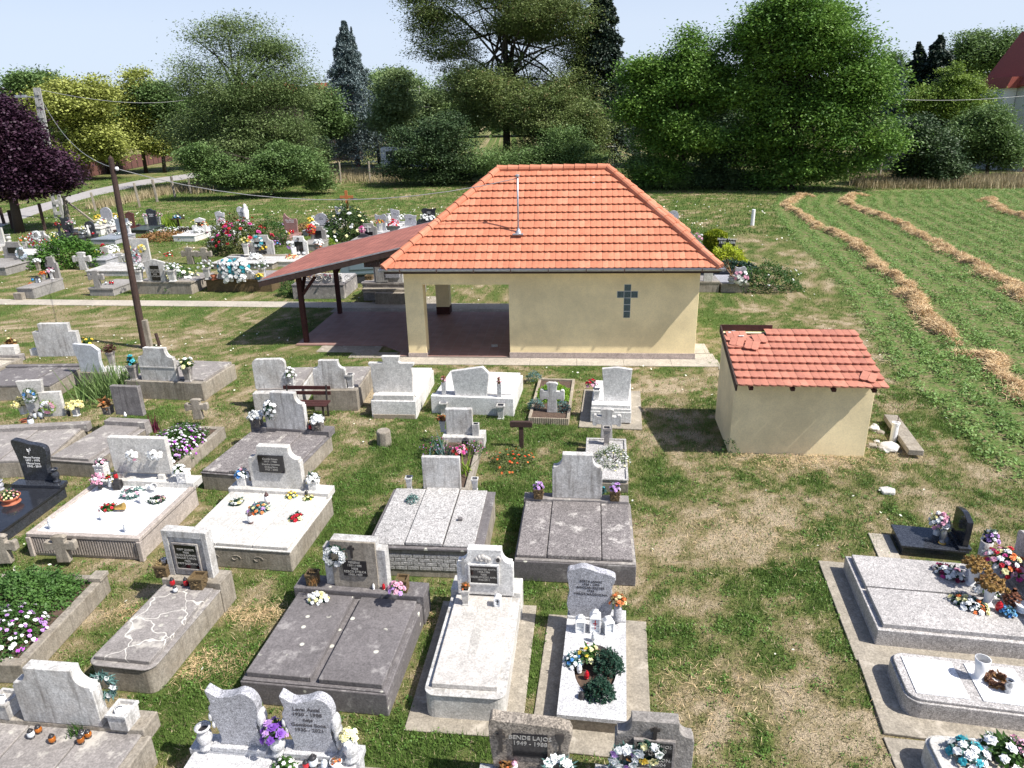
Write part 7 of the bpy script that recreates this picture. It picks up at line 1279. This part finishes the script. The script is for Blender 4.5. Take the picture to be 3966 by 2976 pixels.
# spruces
def spruce(label, base, top, w, mat, n, ls, D=None, c='V', tr=.3, droop=.35, name='spruce_tree', zb=.12):
    rs = np.random.RandomState(sum(ord(q)*(i+1) for i, q in enumerate(label)) % 99991)
    if D: d = ray(c, *base); t = D/d.y; p = Vector((d.x*t, D, 0))
    else: p = at(c, *base)
    nrm = Vector((p.x, p.y, 0)).normalized(); tp = on_plane(c, top[0], top[1], p, nrm); H = tp.z; Wd = w/0.55774*p.length/2760; o = thing(name, label, 'conifer', p); nb = n//230; k = np.arange(nb); z = H*(zb+(1-zb)*(k/nb)**.85); ang = rs.uniform(0, 6.28, nb)
    ln_ = Wd*np.clip(1-(z/H), 0.02, 1)**.8*rs.uniform(.7, 1.12, nb); f = rs.uniform(.12, 1, (nb, 230)); s_ = rs.normal(size=(nb, 230))*.2*ln_[:, None]*(1.1-f*.5)
    X = np.cos(ang)[:, None]*f*ln_[:, None]-np.sin(ang)[:, None]*s_; Y = np.sin(ang)[:, None]*f*ln_[:, None]+np.cos(ang)[:, None]*s_; Z = z[:, None]-droop*f**1.5*ln_[:, None]*.9+rs.normal(size=f.shape)*.12-np.abs(rs.normal(size=f.shape))*.22; Z = np.minimum(np.maximum(Z, .3), H)
    lean = (tp-p); X = X+Z/H*lean.x; Y = Y+Z/H*lean.y; C = np.stack([X, Y, Z], 2).reshape(-1, 3); D_ = np.stack([np.cos(ang)[:, None]+0*f, np.sin(ang)[:, None]+0*f, 0*f-.35], 2).reshape(-1, 3)
    fast('crown', leaves(C, ls, ls*.5, .5, D_, .3, rs), 4, mat, o); MB().tube([(0,0,-.2), (lean.x*.5, lean.y*.5, H*.5), (lean.x, lean.y, H)], [tr, tr*.6, .03], 8).build('trunk', BARKR, o); return o
spruce('tall blue spruce with twin tips beside the willow like tree', (772,362), (742,45), 118, T4, 60000, .30, tr=.25, droop=.5)
sp2 = spruce('x', (776,360), (758,58), 60, T4, 16000, .30, tr=.2); sp1 = bpy.data.objects['spruce_tree']
for q in list(sp2.children):
    q.parent = sp1; q.location = sp2.location - sp1.location
bpy.data.objects.remove(sp2)
tree('round_tree', 'pale green rounded tree behind the blue spruce', (855,300), [(860,220,48,75),(840,260,40,50)], T9, 14000, .5, cs=.8, tr=.3, dens=45, D=98)
tree('round_tree', 'dark tree top between spruce and pale rounded tree', (815,300), [(800,190,30,28),(790,250,30,50)], T8, 8000, .5, cs=.9, tr=.3, dens=45, D=112)
tree('round_tree', 'far bluish green rounded tree left of the tall ash', (845,230), [(845,170,32,18),(880,190,30,22)], T8, 6000, .8, cs=1.4, tr=.4, dens=40, D=170)
tree('hedge_tree', 'yellowish green hedge row left of the tall ash', (920,300), [(910,235,40,50),(890,280,50,40),(935,210,25,30)], T9, 12000, .5, cs=.8, tr=.25, dens=45, D=108)
tree('ash_tree', 'very tall ash tree with open crown and dark limbs behind the chapel', (1095,378), [(1050,40,170,95),(920,30,70,60),(960,110,80,60),(1180,60,120,110),(1110,-40,170,60),(1060,170,120,70),(1200,200,110,110),(920,-20,60,60),(1010,240,80,70),(1250,120,60,60)], T5, 120000, .32, cs=.7, tr=.5, dens=34, lw=.5, shell=.3, hang=.25, limbs=46, trunk_top=20)
tree('ash_tree', 'lower ash tree with brown seed clusters behind the chapel ridge', (1180,385), [(1200,250,110,90),(1110,240,80,80),(1260,300,70,80),(1060,200,70,60),(1180,330,120,50)], T5, 42000, .32, cs=.65, tr=.4, dens=40, hang=.2, shell=.45, limbs=24)
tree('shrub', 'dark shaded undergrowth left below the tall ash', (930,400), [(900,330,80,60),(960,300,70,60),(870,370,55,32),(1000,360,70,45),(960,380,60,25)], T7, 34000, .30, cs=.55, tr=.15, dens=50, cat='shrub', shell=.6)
tree('shrub', 'green undergrowth right below the tall ash behind the ridge', (1120,400), [(1080,350,80,48),(1160,355,80,42),(1250,345,60,50),(1220,310,60,40)], T8, 24000, .30, cs=.55, tr=.15, dens=50, cat='shrub', shell=.6)
spruce('dark drooping spruce partly hidden right of the ash', (1290,372), (1300,-90), 120, T10, 46000, .40, D=88, droop=.7)
tree('walnut_tree', 'bright green walnut tree right of the ash', (1470,408), [(1470,190,90,75),(1420,150,60,50),(1500,110,55,60),(1400,230,60,70),(1480,300,110,75),(1380,160,40,40),(1530,200,50,90),(1440,370,80,32)], T6, 60000, .38, cs=.7, tr=.4, dens=36, lw=.5, shell=.5, hang=.35, limbs=24)
tree('walnut_tree', 'largest bright green walnut tree at right centre', (1700,410), [(1720,100,140,100),(1640,80,90,75),(1800,110,110,95),(1730,20,110,50),(1650,200,110,90),(1830,220,100,100),(1740,280,160,95),(1620,330,90,72),(1780,360,110,48),(1690,380,90,30),(1870,150,60,70),(1590,180,50,70),(1900,300,60,60)], T6, 105000, .38, cs=.75, tr=.6, dens=36, lw=.5, shell=.5, hang=.35, limbs=36)
tree('bare_tree', 'small leaning half bare tree left of the walnut trees', (1372,360), [(1345,270,25,25),(1330,300,20,18)], LDRY, 1200, .2, cs=.6, tr=.14, dens=20, limbs=26, trunk_top=3.5)
spruce('dark fir behind the right garden shrubs', (2030,330), (2030,78), 105, T10, 32000, .5, D=92, droop=.2); spruce('dark fir left one of the pair on the right', (1985,330), (1985,92), 78, T10, 22000, .5, D=94, droop=.2); spruce('pale blue spruce between walnut tree and firs', (1945,330), (1942,130), 60, T4, 12000, .45, D=90)
tree('round_tree', 'large pale airy tree behind the right gable house', (2130,330), [(2120,120,80,55),(2180,110,60,50),(2080,150,45,45)], T8, 20000, .55, cs=1.1, tr=.4, dens=36, D=120)
tree('round_tree', 'tree top behind the largest walnut tree on its right', (1930,330), [(1925,160,35,45),(1950,190,30,35)], T8, 9000, .5, cs=.9, tr=.3, dens=40, D=110)
tree('shrub', 'garden shrubs with upright yellow green shoots', (2070,350), [(2060,200,50,35),(2040,170,16,32),(2065,165,12,30),(2110,190,14,30),(2000,230,60,50),(2090,240,70,50)], leafmat('foliage_yellow',(.11,.19,.03),(.24,.33,.06),s=.6,fs=4), 20000, .32, cs=.5, tr=.15, dens=45, cat='shrub', D=80)
tree('shrub', 'dense dark shrub group at the right behind the field', (2130,385), [(2110,310,70,72),(2150,285,48,62),(2060,330,50,55),(2165,340,38,48)], T8, 36000, .34, cs=.6, tr=.2, dens=50, cat='shrub', shell=.65)
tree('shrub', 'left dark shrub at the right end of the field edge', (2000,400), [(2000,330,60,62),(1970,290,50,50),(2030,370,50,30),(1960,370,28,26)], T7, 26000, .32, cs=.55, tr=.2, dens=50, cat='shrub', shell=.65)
tree('shrub', 'pale roadside shrub right of the far gate', (1890,372), [(1905,300,40,40),(1880,340,22,30)], T8, 9000, .34, cs=.5, tr=.12, dens=45, cat='shrub')
tree('hedge_tree', 'hedge trees behind the white bus', (980,290), [(1000,200,60,60),(960,240,60,50),(1060,230,60,60)], T8, 14000, .5, cs=.9, tr=.3, dens=45, D=115)
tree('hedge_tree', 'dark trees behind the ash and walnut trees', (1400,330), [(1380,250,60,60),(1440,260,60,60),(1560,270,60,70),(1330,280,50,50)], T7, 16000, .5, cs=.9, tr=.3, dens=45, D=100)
tree('hedge_tree', 'trees closing the gap between willow and spruce', (700,300), [(690,215,35,40),(715,270,40,50)], T8, 12000, .5, cs=.8, tr=.3, dens=45, D=100)
tree('hedge_tree', 'low trees behind the brown fence', (220,300), [(60,250,90,40),(200,250,80,50),(400,260,70,50),(470,240,60,40)], T8, 20000, .6, cs=1.0, tr=.3, dens=45, D=105)
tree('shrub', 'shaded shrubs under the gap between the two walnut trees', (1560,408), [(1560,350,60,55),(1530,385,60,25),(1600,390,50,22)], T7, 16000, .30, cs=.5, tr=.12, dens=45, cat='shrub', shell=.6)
tree('shrub', 'low shrubs at the foot of the first walnut tree', (1430,408), [(1430,385,70,26),(1400,360,45,30),(1490,392,40,18)], T8, 12000, .30, cs=.5, tr=.12, dens=45, cat='shrub', shell=.6)
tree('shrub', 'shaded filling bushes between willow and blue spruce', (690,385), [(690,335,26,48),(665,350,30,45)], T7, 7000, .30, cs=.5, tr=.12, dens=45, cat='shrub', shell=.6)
# far wood, one mass
rs = np.random.RandomState(77); n_ = 70000; X = rs.uniform(-260, 260, n_); top_ = 11+3.5*vnoise(X, 0*X, .05, 9)+2*vnoise(X, 0*X, .3, 8); Z = top_*rs.rand(n_)**.6; Y = 235+rs.uniform(-12, 12, n_)+np.abs(X)*-.1
tag(fast('far_wood', leaves(np.stack([X, Y, Z], 1), 1.7, 1.2, .5, rs=rs), 4, T8), 'distant band of trees closing the horizon', 'woodland', kind='stuff')
# ================================================================ FENCES, ROAD, HOUSES
m, n, p, o = newmat('asphalt_road'); v = coord(n, rnd=False); n.links.new(mix(n, .8, (.34,.32,.31), ramp(n, noise(n, v, 2, 6), [(.3,.8),(.7,1.15)]), 'MULTIPLY'), p.inputs['Base Color']); p.inputs['Roughness'].default_value = .9; ROADM = m
lo = [at('V', *q) for q in ((-80,560),(0,492),(100,455),(200,425),(300,402),(400,388),(430,383))]; hi = [at('V', *q) for q in ((-80,505),(0,463),(100,438),(200,410),(300,390),(400,377),(430,372))]
a_, b_ = at('V',640,335), at('V',640,327); lo += [at('V',560,355), a_, at('V',740,297)]; hi += [at('V',560,347), b_, at('V',740,291)]
m = MB(); m.add([(q.x, q.y, .012) for q in lo+hi], [(i, i+1, len(lo)+i+1, len(lo)+i) for i in range(len(lo)-1)]); o = m.build('road', ROADM); tag(o, kind='structure')
for i in range(len(lo)-1):
    q = (lo[i]+lo[i+1]+hi[i]+hi[i+1])/4; d = (lo[i+1]+hi[i+1]-lo[i]-hi[i])/2; u = Vector((d.y, -d.x, 0)).normalized(); hw = abs((hi[i]+hi[i+1]-lo[i]-lo[i+1]).dot(u))/4; excl(q.x, q.y, d.length/2+.2, hw*.97, math.atan2(d.y, d.x))
for x, y, yt, c in ((30,1600,1480,'Q'),(95,1640,1500,'Q'),(325,1650,1450,'Q'),(685,1510,1372,'Q'),(1000,1482,1305,'Q'),(1125,1445,1280,'Q'),(1250,1412,1258,'Q'),(1365,1385,1270,'Q'),(500,1470,1100,'R'),(590,1305,1150,'R'),(800,1300,1130,'R'),(580,180,55,'P'),(838,195,50,'P')):
    p, h = Hh(c, x, y, 0, yt); 
    if c == 'R' and x == 500: continue
    dark = c == 'Q' and x in (30, 95, 325); o = MB().box(-.09,.09,-.09,.09,0,max(1,min(h,2.2))).build('fence_post', WOOD if dark else SIDE, None, .02, loc=p); o.rotation_euler = (0, R.uniform(-.05,.05), R.uniform(0,1)); tag(o, 'weathered fence post standing along the edge of the cemetery' if not dark else 'dark fence post under the purple maple', 'fence post', 'posts of the boundary fence' if not dark else 'dark posts under the purple tree')
p = at('Q', 500, 1600); o = MB().box(-.09,.09,-.09,.09,0,2.0).beam((0,0,1.75),(1.9,-.2,.1),.12).beam((0,0,1.9),(-.5,.3,.1),.1).build('braced_fence_post', SIDE, None, .01, loc=p); tag(o, 'fence corner post with diagonal wooden brace behind the graves', 'fence post')
p = at('P', 580, 180); o = MB().beam((0,0,1.4),(1.0,-.2,.1),.12).build('fence_brace', WOOD, None, loc=p); tag(o, 'diagonal brace leaning on the field fence post', 'fence brace')
def boardfence(label, a, b, h, mat, n=None, name='board_fence', z0=.05):
    o = thing(name, label, 'fence', a); d = Vector(b)-Vector(a); m = MB(); L = d.length; n = n or int(L/2.5); dx = d/n
    for k in range(n): m.beam(dx*k+dx*.02+Vector((0,0,h/2)), dx*(k+.98)+Vector((0,0,h/2)), .06, h-z0*2)
    m.build('panel', mat, o)
    for k in range(n+1): MB().box(dx.x*k-.08, dx.x*k+.08, dx.y*k-.08, dx.y*k+.08, 0, h+.05).build('post', WOOD, o)
    return o
RB = stone('red_brown_board', (.20,.085,.07), (.14,.06,.05), .4)
boardfence('long red brown board fence behind the lime trees', at('Q',540,1285), at('Q',1230,1150), 2.0, RB); boardfence('red brown board fence left behind the concrete pole', at('Q',60,1330), at('Q',520,1290), 2.0, RB)
a = at('T', 430, 788); b = at('T', 610, 782); o = thing('metal_fence', 'dark railing fence on grey base wall beyond the field', 'fence', a); d = b-a; m = MB(); m.beam(Vector((0,0,.3)), d+Vector((0,0,.3)), .2, .6); m.build('base_wall', CONW, o); m = MB()
for k in range(50): q = d*k/49; m.box(q.x-.015, q.x+.015, q.y-.015, q.y+.015, .6, 2.3)
m.beam(Vector((0,0,2.25)), d+Vector((0,0,2.25)), .04).beam(Vector((0,0,.75)), d+Vector((0,0,.75)), .04); m.build('railing', IRON, o)
a = at('S', 330, 694); o = thing('picket_gate', 'dark wooden picket gate with small white top behind the roof ridge', 'gate', a); m = MB(); [m.box(k*.3, k*.3+.2, 0, .06, 0, 2.6+.1*(k % 2)) for k in range(8)]; m.build('pickets', WOOD, o); MB().box(.4,2.4,-.1,.3,2.65,2.75).build('board', WHTW, o)
# house with white gable, right edge
p = at('V', 2208, 372); hs = thing('house', 'white gabled house with red roof cut by the right picture edge', 'house', p, 0.0); zt = 13.0
MB().prism([(-.0,0),(6,0),(6,9),(3,13.6),(0,9)], 0, 9).build('wall', plain('white_render',(.72,.72,.73),.9,.05), hs); MB().prism([(-.5,8.4),(3,13.9),(3,14.15),(-.5,8.6)], -.4, 9.4).prism([(6.5,8.4),(3,13.9),(3,14.15),(6.5,8.6)], -.4, 9.4).build('roof', plain('red_roof',(.30,.07,.05),.8), hs); MB().box(1.0,1.5,-.05,.02,8.0,9.4).build('window', LIDB, hs); MB().box(-.02,6.02,-.06,0,0,1.0).build('plinth', REDG, hs)
MB().prism([(-1.6,8.3),(-.1,8.3),(-.1,9.4),(-1.2,9.4)], 3, 8).build('annex_roof', MATS['red_roof'], hs); MB().box(-1.4,-.1,3.5,7.5,0,8.3).build('annex_wall', MATS['white_render'], hs)
# bus and far houses
d = ray('V', 900, 300); t = 98/d.y; p = Vector((d.x*t-.5, 98, 0)); bs = thing('white_van', 'white van roof and side glimpsed through the dark undergrowth', 'van', p, .05); MB().prism([(-4.2,.5),(4.2,.5),(4.2,2.2),(3.9,3.1),(-4.1,3.1),(-4.2,2.9)], -1.1, 1.1).build('body', WHP, bs, .12)
MB().box(-3.5,3.4,-1.115,-1.102,1.7,2.6).build('window', LIDB, bs); 
for sx in (-2.6,2.6):
    m = MB(); m.lathe([(.45,-.12),(.45,.12)], 16); m.v = [(x+sx, z-1.05, y+.45) for x, y, z in m.v]; m.build('wheel', LIDB, bs)
for px, py, D, w_, t_ in ((30,345,120,9,'left of the willow'),(505,345,125,7,'between willow and spruce')):
    d = ray('R', px, 640); t = D/d.y; p = Vector((d.x*t, D, 0)); hh_ = CAM_H+d.z*t; o = thing('far_house', 'orange tiled house roof far behind the trees %s' % t_, 'house', p); MB().box(-w_/2,w_/2,0,6,0,hh_-1).build('wall', BARK, o); MB().prism([(-w_/2-.4,hh_-1),(w_/2+.4,hh_-1),(w_/2-1.5,hh_+1),(-w_/2+1.5,hh_+1)], -.4, 6.4).build('roof', plain('orange_roof_far'+str(px),(.48,.17,.09),.8), o)
for x, yb, yt, D, t_ in ((1063,900,620,120,'left one'),(1145,900,612,125,'right one, with lamp'),(1000,895,715,102,'thin grey one')):
    d = ray('R', x, yt); t = D/d.y; h = CAM_H+d.z*t; o = thing('concrete_pole', 'distant utility pole left of the tall ash, %s' % t_, 'utility pole', (d.x*t, D, 0)); MB().lathe([(.28,0),(.18,h)], 6).build('mast', MATS['pole_concrete'], o)
    if 'lamp' in t_: MB().beam((0,0,h*.93),(-1.6,0,h*.95),.14).build('lamp_arm', ZINC, o)
wire('overhead wire crossing before the right garden shrubs', [(on_plane('T',595,460,at('V',1990,400),Vector((0,1,0))), on_plane('T',1250,432,at('V',1990,400),Vector((0,1,0))), .25)], .015)
wire('dark overhead wire behind the spruce and ash', [(on_plane('R',520,735,at('V',760,370),Vector((0,1,0))), on_plane('R',1230,765,at('V',760,370),Vector((0,1,0))), .1)], .015)
# ================================================================ STRAW SWATHS + FIELD CROP + GRASS
STRAW = leafmat('straw', (.46,.32,.17), (.72,.55,.32), s=2.5, fs=30, trans=.1); STRAWD = leafmat('straw_core', (.30,.20,.10), (.48,.34,.19), s=3, fs=20, trans=0)
def swath(label, pts, wdt=.95, hgt=.34, dens=650, seed=1):
    rs = np.random.RandomState(seed); P_ = [at(*q) for q in pts]; seg = []; 
    for a, b in zip(P_[:-1], P_[1:]):
        k = max(1, int((b-a).length/.25)); seg += [a.lerp(b, i/k) for i in range(k)]
    seg.append(P_[-1]); S = np.array([(q.x, q.y) for q in seg]); T = np.gradient(S, axis=0); T /= np.linalg.norm(T, axis=1, keepdims=True)+1e-9; N = np.stack([-T[:, 1], T[:, 0]], 1); K = len(S); c = S.mean(0)
    off = (vnoise(S[:, 0], S[:, 1], 1.1, 5)-.5)*.5; S = S+N*off[:, None]; wv = wdt*(.42+.85*vnoise(S[:, 0], S[:, 1], 1.3, 6)); hv = hgt*(.2+.95*vnoise(S[:, 0], S[:, 1], 1.7, 7)); e = np.minimum(np.arange(K), np.arange(K)[::-1]); wv *= np.clip(.4+e*.2, 0, 1); hv *= np.clip(.3+e*.2, 0, 1)
    root = thing('straw_swath', label, 'straw swath', (c[0], c[1], 0)); m = MB(); M_ = 9; vs = []
    for i in range(K):
        for j in range(M_):
            u = -1+2*j/(M_-1); z = hv[i]*.85*(1-u*u)*(.8+.4*rs.rand()) - .02; vs.append((S[i,0]-c[0]+N[i,0]*u*wv[i]*.5, S[i,1]-c[1]+N[i,1]*u*wv[i]*.5, z))
    m.add(vs, [(i*M_+j, i*M_+j+1, (i+1)*M_+j+1, (i+1)*M_+j) for i in range(K-1) for j in range(M_-1)]); m.build('straw_core', STRAWD, root, smooth=True)
    n = int(K*.25*dens); i = rs.randint(0, K, n); u = rs.normal(size=n)*.45; z = np.maximum(hv[i]*.85*(1-np.clip(u*u, 0, 1))*rs.uniform(.8, 1.15, n), .02); C = np.stack([S[i,0]-c[0]+N[i,0]*u*wv[i]*.55+T[i,0]*rs.normal(size=n)*.12, S[i,1]-c[1]+N[i,1]*u*wv[i]*.55+T[i,1]*rs.normal(size=n)*.12, z], 1)
    cl = rs.uniform(0, 6.28, K)[i//3*3 % K]+rs.normal(size=n)*.5; D_ = np.stack([np.cos(cl), np.sin(cl), rs.normal(size=n)*.22+.05], 1); fast('straw_strands', leaves(C, .38, .02, .8, D_, rs=rs), 4, STRAW, root)
    return S
swath('longest straw swath nearest to the chapel with hooked far end', [('P',*q) for q in ((300,340),(220,330),(80,400),(130,450),(220,510),(330,580),(450,620),(600,700),(740,800),(800,900),(900,980),(1030,1050),(1100,1180),(1200,1260),(1260,1370),(1400,1450),(1500,1525))], .82, seed=1)
swath('short straw heap line continuing to the right picture edge', [('P',1480,1590),('P',1650,1615),('P',1780,1665),('V',2150,806),('V',2200,845),('V',2235,875)], .8, seed=2)
swath('second straw swath running to the right picture edge', [('P',*q) for q in ((750,335),(650,330),(565,375),(640,430),(750,470),(850,500),(1000,560),(1130,640),(1250,690),(1400,780),(1560,870),(1700,960),(1850,1040),(2010,1165),(2120,1240))], .9, seed=3)
swath('farthest short straw swath at the right', [('P',*q) for q in ((1620,380),(1740,370),(1790,430),(1880,480),(2004,505),(2150,560))], .95, seed=4)
# alfalfa
rs = np.random.RandomState(21)
def scatter(n, x0, x1, y0, y1, pw=1.0):
    return np.stack([rs.uniform(x0, x1, n), y0+(y1-y0)*rs.rand(n)**pw, np.zeros(n)], 1)
def infrustum(P, m=1.5): return (np.abs(P[:, 0]+.0) < P[:, 1]*.76+m) 
P = scatter(330000, 2, 52, 11, 62, 1.25); fd_ = field_dist(P[:, 0], P[:, 1]); xr = np.interp(P[:, 1], [q[1] for q in FLD][::-1], [q[0] for q in FLD][::-1]); row = np.sin((P[:, 0]-xr)*2*math.pi/1.05+vnoise(P[:, 0], P[:, 1], .5, 31)*1.5)
keep = (fd_ > rs.normal(size=len(P))*.25) & infrustum(P) & (rs.rand(len(P)) < np.clip(.36+.45*row+.9*(vnoise(P[:, 0], P[:, 1], 1.1, 33)-.45), .04, 1)); P = P[keep][:150000]; C = np.repeat(P, 3, 0)+rs.normal(size=(len(P)*3, 3))*[.05,.05,0]; C[:, 2] = rs.uniform(.01, .15, len(C))
ALF = leafmat('alfalfa', (.11,.20,.045), (.19,.31,.08), (.27,.37,.11), s=.9, fs=10)
tag(fast('alfalfa_crop', leaves(C, .085, .05, .9, rs=rs), 4, ALF), 'green alfalfa crop growing in rows on the field', 'crop', kind='stuff')
# grass
def grass(name, label, n, box, hgt, wd, mat, fn, lean=.6, maxn=None):
    P = scatter(n, *box); P = P[infrustum(P, 1.0)]; dd = dryness(P[:, 0], P[:, 1]); fd_ = field_dist(P[:, 0], P[:, 1]); pr = fn(dd, P); P_ = P[(rs.rand(len(P)) < pr) & ~excluded(P) & (fd_ < .2)]
    return tag(fast(name, blades(P_, hgt, wd, lean, rs), 3, mat), label, 'grass', kind='stuff')
GRM = leafmat('grass_blades', (.085,.15,.03), (.15,.235,.055), (.25,.28,.11), s=1.2, fs=25, trans=.2); GRD = leafmat('dry_grass', (.25,.21,.11), (.46,.38,.24), s=1.5, fs=25, trans=.1)
lush = lambda d, P: np.clip(1.25-1.9*d, .16, 1)
grass('grass', 'green grass growing between the nearer graves', 520000, (-13, 13, 4.2, 17, 1.1), .06, .012, GRM, lush)
grass('tall_grass', 'taller green grass tufts along grave edges', 220000, (-12, 11, 4.2, 15, 1.1), .12, .013, GRM, lambda d, P: np.clip((.16-d)*5, 0, 1))
grass('dry_grass', 'dry straw coloured grass on the bare patches', 300000, (-13, 13, 4.2, 17, 1.1), .035, .010, GRD, lambda d, P: np.clip(.25+.6*d, 0, .8), lean=2.5)
grass('meadow_grass', 'green mown grass around the chapel', 420000, (-32, 24, 16, 45, 1.3), .06, .022, GRM, lambda d, P: np.clip(1.1-1.7*d, .03, 1))
grass('dry_meadow_grass', 'dry grass around the chapel', 200000, (-32, 24, 16, 45, 1.3), .035, .022, GRD, lambda d, P: np.clip(.1+.6*d, 0, .8), lean=2.2)
grass('far_meadow_grass', 'rough grass of the meadow before the trees', 260000, (-60, 50, 42, 95, 1.1), .12, .06, GRM, lambda d, P: np.clip(1.0-1.2*d, .1, 1))
P = scatter(60000, -13, 13, 4.2, 20, 1.1); P = P[infrustum(P, 1.0)]; dd = dryness(P[:, 0], P[:, 1]); P = P[(rs.rand(len(P)) < np.clip(.75-.9*dd, .1, .8)*(vnoise(P[:, 0], P[:, 1], 2.3, 51) > .42)) & ~excluded(P) & (field_dist(P[:, 0], P[:, 1]) < .1)]
C = np.repeat(P, 6, 0)+rs.normal(size=(len(P)*6, 3))*[.022,.022,0]; C[:, 2] = rs.uniform(.01, .05, len(C)); tag(fast('broadleaf_weeds', leaves(C, .034, .02, 1.2, rs=rs), 4, leafmat('weed_leaf', (.075,.16,.03), (.15,.27,.055), s=1.5, fs=20)), 'small clover like weeds among the grass', 'weeds', kind='stuff')
# tan tall grass along treeline
P = np.array([[*at('V', x, y)[:2], 0] for x, y in zip(rs.uniform(1850, 2230, 9000), rs.uniform(385, 408, 9000))]+[[*at('V', x, y)[:2], 0] for x, y in zip(rs.uniform(680, 860, 3000), rs.uniform(372, 396, 3000))]+[[*at('V', x, y)[:2], 0] for x, y in zip(rs.uniform(420, 440, 300), rs.uniform(405, 420, 300))]+[[*(at('V', 200, 452).lerp(at('V', 425, 405), f))[:2], 0] for f in rs.rand(1800)])
P[:, :2] += rs.normal(size=(len(P), 2))*.5; tag(fast('tall_dry_grass', blades(P, .75, .07, .5, rs), 3, GRD), 'tall dry tan grass along the fence and tree line', 'grass', kind='stuff')
# white clover flowers and litter straw
P = scatter(5200, -40, 20, 6, 60, .9); P = P[infrustum(P) & ~excluded(P) & (field_dist(P[:, 0], P[:, 1]) < 0) & (rs.rand(len(P)) < vnoise(P[:, 0], P[:, 1], .35, 41)**2*1.6)]; P[:, 2] = .05; sz = .02+P[:, 1]*.0012
Q_ = leaves(P, 1.0, .8, 2.0, rs=rs).reshape(-1, 4, 3); Q_ = P[:, None, :]+(Q_-P[:, None, :])*sz[:, None, None]*1.6
tag(fast('clover_flowers', Q_.reshape(-1, 3), 4, petal('clover', (.75,.74,.62))), 'scattered white clover flowers in the grass', 'wildflowers', kind='stuff')
ctr = [((1000,1330),.35,1600),((560,1330),.3,700),((430,1440),.35,900),((1700,986),.9,1500),((1800,990),.7,1000),((300,1330),.3,500),((1600,1150),1.3,900),((1560,1500),.8,500)]
C = []
for (x, y), r_, k in ctr:
    q = at('V', x, y); C.append(np.array([q.x, q.y, .03])+rs.normal(size=(k, 3))*[r_, r_*.5, .008])
C = np.concatenate(C); C = C[~excluded(C)]; D_ = rs.normal(size=C.shape); D_[:, 2] *= .15
tag(fast('straw_litter', leaves(C, .13, .006, 1.5, D_, rs=rs), 4, STRAW), 'loose straw lying on the ground between graves and along the shed', 'straw', kind='stuff')
bush('small weed growing at the left front corner of the shed', at('O',500,1235), .2, .35, LG, 160, .05, name='weed', cat='plant', stem=False)
